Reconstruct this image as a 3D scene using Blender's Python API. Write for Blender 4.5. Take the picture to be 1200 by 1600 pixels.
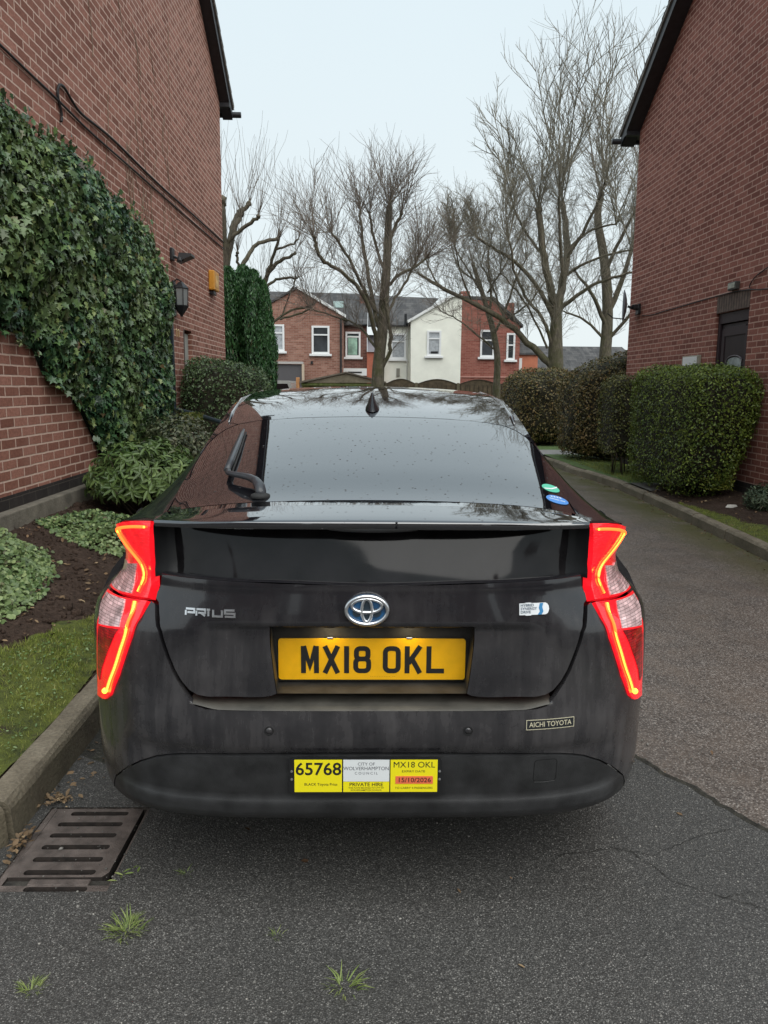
import bpy, bmesh, math, random
import numpy as np
from mathutils import Vector, Matrix
from mathutils.geometry import delaunay_2d_cdt

for o in list(bpy.data.objects):
    bpy.data.objects.remove(o)
SC = bpy.context.scene
COL = SC.collection
rng = np.random.default_rng(7)
random.seed(7)

# ------------------------------------------------------------------ camera
cam_d = bpy.data.cameras.new("camera")
cam = bpy.data.objects.new("camera", cam_d)
COL.objects.link(cam)
cam_d.sensor_fit = 'VERTICAL'
cam_d.sensor_height = 36.0
cam_d.lens = 27.0
cam_d.clip_start = 0.05
cam_d.clip_end = 2000
PITCH, YAW, ROLL = math.radians(9.2667), math.radians(1.1642), math.radians(0.5)
Fv = Vector((math.sin(YAW) * math.cos(PITCH), math.cos(YAW) * math.cos(PITCH), -math.sin(PITCH)))
Rv = Vector((math.cos(YAW), -math.sin(YAW), 0))
Uv = Rv.cross(Fv)
R2 = Rv * math.cos(ROLL) + Uv * math.sin(ROLL)
U2 = Uv * math.cos(ROLL) - Rv * math.sin(ROLL)
m = Matrix((R2, U2, -Fv)).transposed().to_4x4()
m.translation = Vector((0, 0, 1.5))
cam.matrix_world = m
SC.camera = cam

# ------------------------------------------------------------------ light
world = bpy.data.worlds.new("World")
SC.world = world
world.use_nodes = True
nt = world.node_tree
nt.nodes.clear()
SUN_EL, SUN_AZ = math.radians(52), math.radians(155)     # high, behind the camera, veiled by cloud
wo = nt.nodes.new('ShaderNodeOutputWorld')
bg = nt.nodes.new('ShaderNodeBackground')
sky = nt.nodes.new('ShaderNodeTexSky')
sky.sky_type = 'NISHITA'
sky.sun_disc = False
sky.sun_elevation = SUN_EL
sky.sun_rotation = SUN_AZ
sky.air_density = 1.2
sky.dust_density = 3.0
skyb = nt.nodes.new('ShaderNodeVectorMath'); skyb.operation = 'SCALE'
skyb.inputs['Scale'].default_value = 0.10
nt.links.new(sky.outputs[0], skyb.inputs[0])
# cloud layer: pale, a little bluer overhead, whiter at the horizon
tc = nt.nodes.new('ShaderNodeTexCoord')
sep = nt.nodes.new('ShaderNodeSeparateXYZ')
nt.links.new(tc.outputs['Generated'], sep.inputs[0])
rmp = nt.nodes.new('ShaderNodeValToRGB')
rmp.color_ramp.elements[0].position = 0.0
rmp.color_ramp.elements[0].color = (0.83, 0.90, 0.91, 1)
rmp.color_ramp.elements[1].position = 0.75
rmp.color_ramp.elements[1].color = (0.68, 0.82, 0.90, 1)
nt.links.new(sep.outputs[2], rmp.inputs[0])
cn = nt.nodes.new('ShaderNodeTexNoise'); cn.inputs['Scale'].default_value = 1.6
cn.inputs['Detail'].default_value = 3
nt.links.new(tc.outputs['Generated'], cn.inputs['Vector'])
cr = nt.nodes.new('ShaderNodeMapRange'); cr.inputs['To Min'].default_value = 0.96; cr.inputs['To Max'].default_value = 1.05
nt.links.new(cn.outputs['Fac'], cr.inputs['Value'])
cm = nt.nodes.new('ShaderNodeVectorMath'); cm.operation = 'SCALE'
nt.links.new(rmp.outputs[0], cm.inputs[0]); nt.links.new(cr.outputs[0], cm.inputs['Scale'])
mix = nt.nodes.new('ShaderNodeMix'); mix.data_type = 'RGBA'
mix.inputs[0].default_value = 0.93
nt.links.new(skyb.outputs[0], mix.inputs[6]); nt.links.new(cm.outputs[0], mix.inputs[7])
nt.links.new(mix.outputs[2], bg.inputs[0])
bg.inputs[1].default_value = 0.565
nt.links.new(bg.outputs[0], wo.inputs[0])

sun_d = bpy.data.lights.new("sun", 'SUN')
sun_d.energy = 1.5
sun_d.angle = math.radians(70)
sun_d.color = (1.0, 0.97, 0.92)
sun = bpy.data.objects.new("sun", sun_d)
COL.objects.link(sun)
sdir = Vector((math.sin(SUN_AZ) * math.cos(SUN_EL), math.cos(SUN_AZ) * math.cos(SUN_EL), math.sin(SUN_EL)))
sun.rotation_euler = sdir.to_track_quat('Z', 'Y').to_euler()
SC.view_settings.view_transform = 'Standard'
SC.view_settings.look = 'None'
SC.view_settings.exposure = 0.92
SC.view_settings.gamma = 1
SC.render.engine = 'CYCLES'

# ------------------------------------------------------------------ helpers
def link(o, parent=None):
    COL.objects.link(o)
    if parent is not None:
        o.parent = parent
    return o

def thing(name, label, cat, loc=(0, 0, 0), group=None):
    o = bpy.data.objects.new(name, None)
    o.empty_display_size = 0.2
    COL.objects.link(o)
    o.location = loc
    o['label'] = label; o['category'] = cat
    if group: o['group'] = group
    bpy.context.view_layer.update()
    return o

def tag(o, label, cat, group=None):
    o['label'] = label; o['category'] = cat
    if group: o['group'] = group
    return o

def mesh_obj(name, verts, faces, mat, parent=None, smooth=False, rnd=None):
    """faces given in world metres; re-based on the parent's origin"""
    verts = np.asarray(verts, dtype=np.float64)
    if parent is not None:
        p = parent
        off = np.zeros(3)
        while p is not None:
            off += np.array(p.location); p = p.parent
        verts = verts - off
    me = bpy.data.meshes.new(name)
    if isinstance(faces, np.ndarray):
        n, k = faces.shape
        me.vertices.add(len(verts)); me.vertices.foreach_set('co', verts.ravel())
        me.loops.add(n * k); me.loops.foreach_set('vertex_index', faces.ravel().astype(np.int32))
        me.polygons.add(n)
        me.polygons.foreach_set('loop_start', np.arange(0, n * k, k, dtype=np.int32))
        me.update(calc_edges=True)
    else:
        me.from_pydata([tuple(v) for v in verts], [], [tuple(f) for f in faces])
        me.update()
    if rnd is not None:
        a = me.attributes.new('rnd', 'FLOAT', 'FACE')
        a.data.foreach_set('value', np.asarray(rnd, dtype=np.float32))
    mats = mat if isinstance(mat, (list, tuple)) else [mat]
    for m_ in mats: me.materials.append(m_)
    if smooth:
        me.polygons.foreach_set('use_smooth', np.ones(len(me.polygons), dtype=bool))
    me.validate()
    o = bpy.data.objects.new(name, me)
    return link(o, parent)

class MB:
    """collects shapes of one part"""
    def __init__(s): s.v = []; s.f = []
    def add(s, vs, fs):
        b = len(s.v); s.v += [tuple(v) for v in vs]; s.f += [tuple(b + i for i in f) for f in fs]; return s
    def box(s, x0, x1, y0, y1, z0, z1, bev=0.0):
        if x0 > x1: x0, x1 = x1, x0
        if y0 > y1: y0, y1 = y1, y0
        if z0 > z1: z0, z1 = z1, z0
        b = min(bev, (x1-x0)*.45, (y1-y0)*.45, (z1-z0)*.45)
        if b <= 0:
            vs = [(x, y, z) for z in (z0, z1) for x, y in ((x0, y0), (x1, y0), (x1, y1), (x0, y1))]
            return s.add(vs, [(3, 2, 1, 0), (4, 5, 6, 7), (0, 1, 5, 4), (1, 2, 6, 5), (2, 3, 7, 6), (3, 0, 4, 7)])
        bm = bmesh.new(); bmesh.ops.create_cube(bm, size=1)
        for v in bm.verts:
            v.co = Vector(((x0+x1)/2 + v.co.x*(x1-x0), (y0+y1)/2 + v.co.y*(y1-y0), (z0+z1)/2 + v.co.z*(z1-z0)))
        bmesh.ops.bevel(bm, geom=bm.edges[:], offset=b, segments=2, affect='EDGES', profile=.5)
        bm.verts.index_update()
        s.add([v.co[:] for v in bm.verts], [[v.index for v in f.verts] for f in bm.faces]); bm.free(); return s
    def prism(s, poly, axis, a0, a1):
        """poly: 2-D outline, extruded along axis ('x': poly=(y,z); 'y': (x,z); 'z': (x,y))"""
        n = len(poly)
        def P(p, a):
            return {'x': (a, p[0], p[1]), 'y': (p[0], a, p[1]), 'z': (p[0], p[1], a)}[axis]
        vs = [P(p, a0) for p in poly] + [P(p, a1) for p in poly]
        fs = [tuple(range(n))[::-1], tuple(range(n, 2*n))] + [(i, (i+1) % n, n+(i+1) % n, n+i) for i in range(n)]
        return s.add(vs, fs)
    def tube(s, pts, rad, n=8, cap=True, flat=1.0):
        pts = [Vector(p) for p in pts]
        if not isinstance(rad, (list, tuple)): rad = [rad]*len(pts)
        base = len(s.v); up = Vector((0.13, 0.21, 1)).normalized()
        for i, p in enumerate(pts):
            d = (pts[min(i+1, len(pts)-1)] - pts[max(i-1, 0)]).normalized()
            a = d.cross(up)
            if a.length < 1e-3: a = d.cross(Vector((1, 0, 0)))
            a.normalize(); b = a.cross(d)
            for k in range(n):
                t = 2*math.pi*k/n
                s.v.append(tuple(p + a*math.cos(t)*rad[i] + b*math.sin(t)*rad[i]*flat))
        for i in range(len(pts)-1):
            for k in range(n):
                s.f.append((base+i*n+k, base+i*n+(k+1) % n, base+(i+1)*n+(k+1) % n, base+(i+1)*n+k))
        if cap:
            s.f.append(tuple(base+k for k in range(n))[::-1])
            s.f.append(tuple(base+(len(pts)-1)*n+k for k in range(n)))
        return s
    def lathe(s, prof, c, axis='z', n=20):
        """prof [(r,h)]"""
        base = len(s.v)
        for r, h in prof:
            for k in range(n):
                t = 2*math.pi*k/n; a, b = r*math.cos(t), r*math.sin(t)
                s.v.append({'z': (c[0]+a, c[1]+b, c[2]+h), 'x': (c[0]+h, c[1]+a, c[2]+b), 'y': (c[0]+a, c[1]+h, c[2]+b)}[axis])
        for i in range(len(prof)-1):
            for k in range(n):
                s.f.append((base+i*n+k, base+i*n+(k+1) % n, base+(i+1)*n+(k+1) % n, base+(i+1)*n+k))
        s.f.append(tuple(base+k for k in range(n))[::-1]); s.f.append(tuple(base+(len(prof)-1)*n+k for k in range(n)))
        return s
    def build(s, name, mat, parent=None, smooth=False):
        return mesh_obj(name, s.v, s.f, mat, parent, smooth)

# ------------------------------------------------------------------ materials
def new_mat(name):
    mt = bpy.data.materials.new(name); mt.use_nodes = True
    nt = mt.node_tree; b = nt.nodes['Principled BSDF']
    return mt, nt, b
def N(nt, t, **kw):
    n = nt.nodes.new(t)
    for k, v in kw.items():
        if k.startswith('i_'):
            n.inputs[k[2:].replace('_', ' ')].default_value = v
        else: setattr(n, k, v)
    return n
def L(nt, a, b): nt.links.new(a, b)
def coords(nt): return nt.nodes.new('ShaderNodeTexCoord').outputs['Object']
def noise(nt, vec, scale, detail=4, rough=.55):
    n = N(nt, 'ShaderNodeTexNoise'); n.inputs['Scale'].default_value = scale
    n.inputs['Detail'].default_value = detail; n.inputs['Roughness'].default_value = rough
    L(nt, vec, n.inputs['Vector']); return n.outputs['Fac']
def ramp(nt, fac, stops):
    r = N(nt, 'ShaderNodeValToRGB'); e = r.color_ramp.elements
    while len(e) < len(stops): e.new(0.5)
    for el, (p, c) in zip(e, stops):
        el.position = p; el.color = (*c, 1) if len(c) == 3 else c
    L(nt, fac, r.inputs[0]); return r.outputs[0]
def mixc(nt, fac, a, b, mode='MIX'):
    n = N(nt, 'ShaderNodeMix', data_type='RGBA', blend_type=mode)
    for sock, val in ((0, fac), (6, a), (7, b)):
        if isinstance(val, (int, float)): n.inputs[sock].default_value = val
        elif isinstance(val, tuple): n.inputs[sock].default_value = (*val, 1) if len(val) == 3 else val
        else: L(nt, val, n.inputs[sock])
    return n.outputs[2]
def math_(nt, op, a, b=None, clamp=False):
    n = N(nt, 'ShaderNodeMath', operation=op, use_clamp=clamp)
    for i, v in enumerate((a, b)):
        if v is None: continue
        if isinstance(v, (int, float)): n.inputs[i].default_value = v
        else: L(nt, v, n.inputs[i])
    return n.outputs[0]
def bump(nt, b, height, strength=.3, dist=.01):
    n = N(nt, 'ShaderNodeBump'); n.inputs['Strength'].default_value = strength
    n.inputs['Distance'].default_value = dist
    L(nt, height, n.inputs['Height']); L(nt, n.outputs[0], b.inputs['Normal']); return n
def plain(name, col, rough=.5, metal=0., spec=.5, var=.0, vscale=8., coat=0., bumpy=0., bscale=60.):
    mt, nt, b = new_mat(name)
    b.inputs['Roughness'].default_value = rough; b.inputs['Metallic'].default_value = metal
    b.inputs['Specular IOR Level'].default_value = spec; b.inputs['Coat Weight'].default_value = coat
    b.inputs['Coat Roughness'].default_value = .03
    if var:
        c = coords(nt)
        f = noise(nt, c, vscale, 5)
        lo = tuple(max(x*(1-var), 0) for x in col); hi = tuple(min(x*(1+var), 1) for x in col)
        L(nt, ramp(nt, f, [(.3, lo), (.7, hi)]), b.inputs['Base Color'])
    else: b.inputs['Base Color'].default_value = (*col, 1)
    if bumpy: bump(nt, b, noise(nt, coords(nt), bscale, 4), bumpy, .01)
    return mt
def emit(name, col, strength):
    mt, nt, b = new_mat(name)
    b.inputs['Base Color'].default_value = (*col, 1)
    b.inputs['Emission Color'].default_value = (*col, 1); b.inputs['Emission Strength'].default_value = strength
    return mt

def brick_mat(name, axis, lo, hi, mortar, bw=.225, bh=.075, ms=.0075, rustic=.5, tint=None, grime=.25, off=(0, 0)):
    """axis 'x': wall faces X (uses y,z); 'y': wall faces Y (uses x,z)"""
    mt, nt, b = new_mat(name)
    c = coords(nt); s = N(nt, 'ShaderNodeSeparateXYZ'); L(nt, c, s.inputs[0])
    cb = N(nt, 'ShaderNodeCombineXYZ')
    L(nt, s.outputs[1 if axis == 'x' else 0], cb.inputs[0]); L(nt, s.outputs[2], cb.inputs[1])
    # rows waver by a millimetre or two
    wob = N(nt, 'ShaderNodeTexNoise'); wob.inputs['Scale'].default_value = 9; L(nt, cb.outputs[0], wob.inputs['Vector'])
    ws = N(nt, 'ShaderNodeVectorMath', operation='SCALE'); ws.inputs['Scale'].default_value = .008
    L(nt, wob.outputs['Color'], ws.inputs[0])
    wa = N(nt, 'ShaderNodeVectorMath', operation='ADD'); L(nt, cb.outputs[0], wa.inputs[0]); L(nt, ws.outputs[0], wa.inputs[1])
    wb = N(nt, 'ShaderNodeVectorMath', operation='ADD'); L(nt, wa.outputs[0], wb.inputs[0]); wb.inputs[1].default_value = (off[0]-.004, off[1]-.004, 0)
    br = N(nt, 'ShaderNodeTexBrick', offset=.5, squash=1.0)
    br.inputs['Scale'].default_value = 1; br.inputs['Brick Width'].default_value = bw
    br.inputs['Row Height'].default_value = bh; br.inputs['Mortar Size'].default_value = ms
    br.inputs['Mortar Smooth'].default_value = .25; br.inputs['Bias'].default_value = 0
    br.inputs['Color1'].default_value = (0, 0, 0, 1); br.inputs['Color2'].default_value = (1, 1, 1, 1)
    br.inputs['Mortar'].default_value = (.5, .5, .5, 1)
    L(nt, wb.outputs[0], br.inputs['Vector'])
    vr = ramp(nt, br.outputs['Color'], [(0, lo), (.55, tuple((a+h_)/2 for a, h_ in zip(lo, hi))), (1, hi)])
    fine = noise(nt, wb.outputs[0], 45, 6, .7)
    vr = mixc(nt, math_(nt, 'MULTIPLY', ramp(nt, fine, [(.35, (1, 1, 1)), (.62, (0, 0, 0))]), .5), vr, tuple(x*.55 for x in lo))
    big = noise(nt, wb.outputs[0], .9, 4)
    vr = mixc(nt, math_(nt, 'MULTIPLY', ramp(nt, big, [(.42, (0, 0, 0)), (.7, (1, 1, 1))]), grime), vr, tuple(x*.6+.01 for x in lo))
    mp2 = N(nt, 'ShaderNodeMapping'); mp2.inputs['Scale'].default_value = (2.6, .45, 1); L(nt, wb.outputs[0], mp2.inputs[0])
    vr = mixc(nt, math_(nt, 'MULTIPLY', ramp(nt, noise(nt, mp2.outputs[0], 1.3, 5, .65), [(.50, (0, 0, 0)), (.72, (1, 1, 1))]), grime*1.3), vr, tuple(x*.8+.05 for x in hi))
    mo = mixc(nt, noise(nt, wb.outputs[0], 30, 3), tuple(x*.75 for x in mortar), tuple(min(1, x*1.15) for x in mortar))
    L(nt, mixc(nt, br.outputs['Fac'], vr, mo), b.inputs['Base Color'])
    b.inputs['Roughness'].default_value = .85
    b.inputs['Specular IOR Level'].default_value = .25
    # rusticated face: horizontal drag marks
    mp = N(nt, 'ShaderNodeMapping'); mp.inputs['Scale'].default_value = (14, 60, 1); L(nt, wb.outputs[0], mp.inputs[0])
    rs = noise(nt, mp.outputs[0], 1.3, 4, .6)
    h_ = math_(nt, 'SUBTRACT', math_(nt, 'MULTIPLY', rs, rustic), br.outputs['Fac'])
    bump(nt, b, h_, .8, .006)
    return mt

def leaf_mat(name, stops, rough=.4, spec=.5, trans=.15, edge=None):
    """colour by per-leaf random number"""
    mt, nt, b = new_mat(name)
    a = N(nt, 'ShaderNodeAttribute', attribute_name='rnd')
    c = ramp(nt, a.outputs['Fac'], stops)
    f = noise(nt, coords(nt), 1.4, 3)
    c = mixc(nt, math_(nt, 'MULTIPLY', ramp(nt, f, [(.4, (0, 0, 0)), (.65, (1, 1, 1))]), .35), c, stops[-1][1])
    L(nt, c, b.inputs['Base Color'])
    b.inputs['Roughness'].default_value = rough; b.inputs['Specular IOR Level'].default_value = spec
    b.inputs['Transmission Weight'].default_value = 0
    if trans:
        tr = N(nt, 'ShaderNodeBsdfTranslucent'); L(nt, c, tr.inputs[0])
        ms = N(nt, 'ShaderNodeMixShader'); ms.inputs[0].default_value = trans
        L(nt, b.outputs[0], ms.inputs[1]); L(nt, tr.outputs[0], ms.inputs[2])
        L(nt, ms.outputs[0], nt.nodes['Material Output'].inputs[0])
    return mt

# ------------------------------------------------------------------ leaves
def leaves(name, P, Nn, size, tpl, mat, parent=None, up=None, tilt=.5, rnd=None, twist=None):
    """tpl: (verts (k,3) in leaf plane x=width,y=length,z=lift ; faces list of equal length k)"""
    tv, tf = np.array(tpl[0], float), np.array(tpl[1])
    n = len(P); P = np.asarray(P, float); Nn = np.asarray(Nn, float) + rng.normal(0, tilt, (n, 3))
    Nn /= np.linalg.norm(Nn, axis=1)[:, None]
    if up is None: up = rng.normal(0, 1, (n, 3))
    else: up = np.asarray(up, float) + rng.normal(0, twist if twist is not None else .5, (n, 3))
    xa = np.cross(up, Nn); xa /= (np.linalg.norm(xa, axis=1)[:, None] + 1e-9)
    ya = np.cross(Nn, xa)
    size = np.broadcast_to(np.asarray(size, float), (n,))
    V = (P[:, None, :] + size[:, None, None]*(tv[None, :, 0, None]*xa[:, None, :] + tv[None, :, 1, None]*ya[:, None, :] + tv[None, :, 2, None]*Nn[:, None, :]))
    k = len(tv)
    F = (tf[None, :, :] + (np.arange(n)*k)[:, None, None]).reshape(-1, tf.shape[1])
    if rnd is None: rnd = rng.random(n)
    return mesh_obj(name, V.reshape(-1, 3), F, mat, parent, rnd=np.repeat(rnd, len(tf)))
IVY = ([(0, -.5, 0), (-.45, -.35, .05), (-.25, -.02, .06), (-.55, .12, .0), (-.18, .22, .05), (0, .6, -.08), (.18, .22, .05), (.55, .12, .0), (.25, -.02, .06), (.45, -.35, .05), (0, 0, .0)],
       [(10, 0, 1), (10, 1, 2), (10, 2, 3), (10, 3, 4), (10, 4, 5), (10, 5, 6), (10, 6, 7), (10, 7, 8), (10, 8, 9), (10, 9, 0)])
OVAL = ([(0, -.5, 0), (-.28, -.1, .06), (-.2, .3, .05), (0, .55, -.05), (.2, .3, .05), (.28, -.1, .06)], [(0, 1, 2, 3), (0, 3, 4, 5)])
LONG = ([(0, -.5, 0), (-.12, -.1, .04), (-.09, .3, .03), (0, .6, -.06), (.09, .3, .03), (.12, -.1, .04)], [(0, 1, 2, 3), (0, 3, 4, 5)])
QUAD = ([(0, -.5, 0), (-.3, 0, .05), (0, .5, 0), (.3, 0, .05)], [(0, 1, 2, 3)])
BLADE = ([(-.04, 0, 0), (.04, 0, 0), (.025, .55, .05), (-.025, .55, .05), (0, 1, .2)], [(0, 1, 2, 3), (3, 2, 4, 4)])
def pchip(xs,ys):
    xs=np.array(xs,float);ys=np.array(ys,float);h=np.diff(xs);d=np.diff(ys)/h
    m=np.zeros(len(xs));m[0]=d[0];m[-1]=d[-1]
    for i in range(1,len(xs)-1):
        if d[i-1]*d[i]>0:
            a=2*h[i]+h[i-1];b=h[i]+2*h[i-1];m[i]=(a+b)/(a/d[i-1]+b/d[i])
    def f(x):
        x=min(max(float(x),xs[0]),xs[-1]);i=min(int(np.searchsorted(xs,x,'right'))-1,len(h)-1);i=max(i,0)
        t=(x-xs[i])/h[i];H=h[i]
        return ((1+2*t)*(1-t)**2*ys[i]+t*(1-t)**2*H*m[i]+t*t*(3-2*t)*ys[i+1]+t*t*(t-1)*H*m[i+1])
    return f
YJ=2.5; NX=4.6; NM=2.0; YF=5.55; YFR=6.47
Wt=pchip([.2,.30,.40,.5,.6,.7,.8,.85,.88,.92,.96,1.0,1.04,1.08,1.12,1.17],[.86,.876,.880,.880,.882,.886,.884,.870,.842,.800,.770,.768,.785,.805,.825,.83])
Ws=pchip([.2,.3,.45,.6,.8,.95,1.0,1.05],[.80,.84,.865,.872,.88,.868,.85,.82])
Yc=pchip([.2,.28,.34,.42,.5,.58,.64,.75,.85,.95,1.05,1.17],[2.10,2.03,1.985,1.96,1.95,1.945,1.952,1.965,1.975,1.99,2.02,2.06])
def sm(t): t=min(max(t,0),1); return t*t*(3-2*t)
def W(z,y): a=Wt(z); return a+(Ws(z)-a)*sm((y-2.25)/.9)
def tail(u,z):
    """u 0..1 from the centre line round the corner to the side at YJ"""
    y=YJ-(YJ-Yc(z))*math.cos(FU(u))**(2/NM)
    x=W(z,y)*math.sin(FU(u))**(2/NX)
    return x,y
# reparametrise by arc length
_t=np.linspace(0,math.pi/2,2000)**1; _t=(math.pi/2)*np.linspace(0,1,4000)**3
_t=np.concatenate([_t[_t<math.pi/4],np.linspace(math.pi/4,math.pi/2,1500)])
_x=.87*np.sin(_t)**(2/NX);_y=-.52*np.cos(_t)**(2/NM)
_s=np.concatenate([[0],np.cumsum(np.hypot(np.diff(_x),np.diff(_y)))]);SL=_s[-1];_s/=SL
def FU(u): return float(np.interp(u,_s,_t))
def g(x,y,z):
    if y>=YJ: return abs(x)/W(z,y)-1
    return (abs(x)/W(z,y))**NX+((YJ-y)/(YJ-Yc(z)))**NM-1
# ------------------------------------------------------------------ car
CX = .012
def tri2d(outer, holes=(), step=.05, asp=1.0):
    """constrained triangulation with interior points; asp scales the first axis to metres"""
    pts = []; faces = []; edges = []
    def ring(poly, st):
        idx = []
        n = len(poly)
        for i in range(n):
            a, b = poly[i], poly[(i+1) % n]
            k = max(1, int(math.hypot((b[0]-a[0])*asp, b[1]-a[1])/st))
            for j in range(k):
                t = j/k; idx.append(len(pts)); pts.append(((a[0]+(b[0]-a[0])*t)*asp, a[1]+(b[1]-a[1])*t))
        return idx
    faces.append(ring(outer, step))
    for h_ in holes: faces.append(ring(h_, step))
    A = np.array([p for p in pts]); nb = len(pts)
    def inside(p, poly):
        c = False; n = len(poly); x, y = p
        for i in range(n):
            x1, y1 = poly[i]; x2, y2 = poly[(i+1) % n]
            if (y1 > y) != (y2 > y) and x < (x2-x1)*(y-y1)/(y2-y1)+x1: c = not c
        return c
    so = [(p[0]*asp, p[1]) for p in outer]; sh = [[(p[0]*asp, p[1]) for p in h_] for h_ in holes]
    x0, x1 = min(p[0] for p in so), max(p[0] for p in so); y0, y1 = min(p[1] for p in so), max(p[1] for p in so)
    nx = int((x1-x0)/step)+1; ny = int((y1-y0)/step)+1
    for i in range(1, nx):
        for j in range(1, ny):
            p = (x0+(x1-x0)*i/nx, y0+(y1-y0)*j/ny)
            if inside(p, so) and not any(inside(p, q) for q in sh) and np.min(np.hypot(A[:, 0]-p[0], A[:, 1]-p[1])) > step*.45:
                pts.append(p)
    v, e, f, _, _, _ = delaunay_2d_cdt([Vector(p) for p in pts], [], [list(x) for x in faces], 1, 1e-7)
    out = []
    for t in f:
        cx = sum(v[i][0] for i in t)/3; cy = sum(v[i][1] for i in t)/3
        if inside((cx, cy), so) and not any(inside((cx, cy), q) for q in sh): out.append(tuple(t))
    return [(q[0]/asp, q[1]) for q in v], out

def panel(name, outer, fn, mat, parent, holes=(), step=.04, asp=1.0, rim=.012, flip=False, side=1, smooth=True, seam=0.0):
    """lift a 2-D outline onto the surface fn(a,b)->xyz and turn its edge inwards"""
    if seam:
        outer = inset(outer, seam, asp)
    v2, tr = tri2d(outer, holes, step, asp)
    P = np.array([fn(a, b) for a, b in v2])
    e = 1e-3
    Na = np.array([np.cross(np.array(fn(a+e, b))-np.array(fn(a-e, b)), np.array(fn(a, b+e))-np.array(fn(a, b-e))) for a, b in v2])
    Na /= (np.linalg.norm(Na, axis=1)[:, None]+1e-12)
    if flip: Na = -Na
    V = [tuple(p) for p in P]; F = []
    for t in tr:
        nrm = np.cross(P[t[1]]-P[t[0]], P[t[2]]-P[t[0]])
        F.append(t if np.dot(nrm, Na[t[0]]) > 0 else t[::-1])
    if rim:
        cnt = {}
        for t in F:
            for i in range(3):
                a, b = t[i], t[(i+1) % 3]; cnt[(a, b)] = 1
        be = [(a, b) for (a, b) in cnt if (b, a) not in cnt]
        mp = {}
        for a, b in be:
            ids = []
            for k in (a, b):
                i1 = len(V); V.append(tuple(P[k])); V.append(tuple(P[k]-Na[k]*rim)); ids.append(i1)
            F.append((ids[1], ids[0], ids[0]+1, ids[1]+1))
    V = [(x*side+CX, y, z) for x, y, z in V]
    if side < 0: F = [t[::-1] for t in F]
    return mesh_obj(name, V, F, mat, parent, smooth)

def inset(poly, d, asp=1.0):
    P = [Vector((p[0]*asp, p[1])) for p in poly]; n = len(P)
    area = sum(P[i].x*P[(i+1) % n].y-P[(i+1) % n].x*P[i].y for i in range(n))
    s = 1 if area > 0 else -1; out = []
    for i in range(n):
        a, b, c = P[i-1], P[i], P[(i+1) % n]
        u, w = (b-a).normalized(), (c-b).normalized()
        n1, n2 = Vector((-u.y, u.x))*s, Vector((-w.y, w.x))*s
        bis = n1+n2
        if bis.length < .2: bis = n1
        bis.normalize(); k = d/max(bis.dot(n1), .35)
        q = b+bis*k; out.append((q.x/asp, q.y))
    return out
def both(poly):
    """right-half outline from centre line to centre line -> whole outline"""
    return list(poly)+[(-a, b) for a, b in reversed(poly) if abs(a) > 1e-6]

def tailf(off=0.0, dfn=None):
    def f(u, z):
        s = 1 if u >= 0 else -1
        x, y = tail(min(abs(u), 1.0), z)
        o = off+(dfn(abs(u), z) if dfn else 0)
        # outward normal of the plan curve
        e = .004; a = tail(max(abs(u)-e, 0), z); b = tail(min(abs(u)+e, 1), z)
        tx, ty = b[0]-a[0], b[1]-a[1]; l = math.hypot(tx, ty)+1e-9
        nx, ny = ty/l, -tx/l
        if abs(u) < .02: nx, ny = 0, -1
        return (s*(x+nx*o), y+ny*o, z)
    return f

# --- materials of the car
def paint_mat():
    mt, nt, b = new_mat('black_pearl_paint')
    c = coords(nt)
    s = N(nt, 'ShaderNodeSeparateXYZ'); L(nt, c, s.inputs[0])
    d1 = noise(nt, c, 7, 6, .65); d2 = noise(nt, c, 90, 3, .7)
    low = N(nt, 'ShaderNodeMapRange'); low.inputs['From Min'].default_value = 1.12; low.inputs['From Max'].default_value = .45
    low.clamp = True; L(nt, s.outputs[2], low.inputs['Value'])
    mp = N(nt, 'ShaderNodeMapping'); mp.inputs['Scale'].default_value = (26, 26, 3.5); L(nt, c, mp.inputs[0])
    st_ = ramp(nt, noise(nt, mp.outputs[0], 1, 4, .6), [(.38, (.35, .35, .35)), (.62, (1, 1, 1))])
    dust = math_(nt, 'MULTIPLY', math_(nt, 'MULTIPLY', ramp(nt, d1, [(.36, (.3, .3, .3)), (.6, (1, 1, 1))]), st_), low.outputs[0])
    sp = math_(nt, 'MULTIPLY', ramp(nt, d2, [(.66, (0, 0, 0)), (.74, (1, 1, 1))]), low.outputs[0])
    col = mixc(nt, math_(nt, 'MULTIPLY', dust, .62, True), (.012, .0115, .014), (.108, .100, .100))
    col = mixc(nt, math_(nt, 'MULTIPLY', sp, .5, True), col, (.10, .09, .08))
    L(nt, col, b.inputs['Base Color'])
    r = N(nt, 'ShaderNodeMapRange'); r.inputs['To Min'].default_value = .12; r.inputs['To Max'].default_value = .5
    L(nt, dust, r.inputs['Value']); L(nt, r.outputs[0], b.inputs['Roughness'])
    cr_ = N(nt, 'ShaderNodeMapRange'); cr_.inputs['To Min'].default_value = .55; cr_.inputs['To Max'].default_value = .10
    L(nt, dust, cr_.inputs['Value']); L(nt, cr_.outputs[0], b.inputs['Coat Weight'])
    b.inputs['Coat Roughness'].default_value = .05
    return mt
M_paint = paint_mat()
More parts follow.
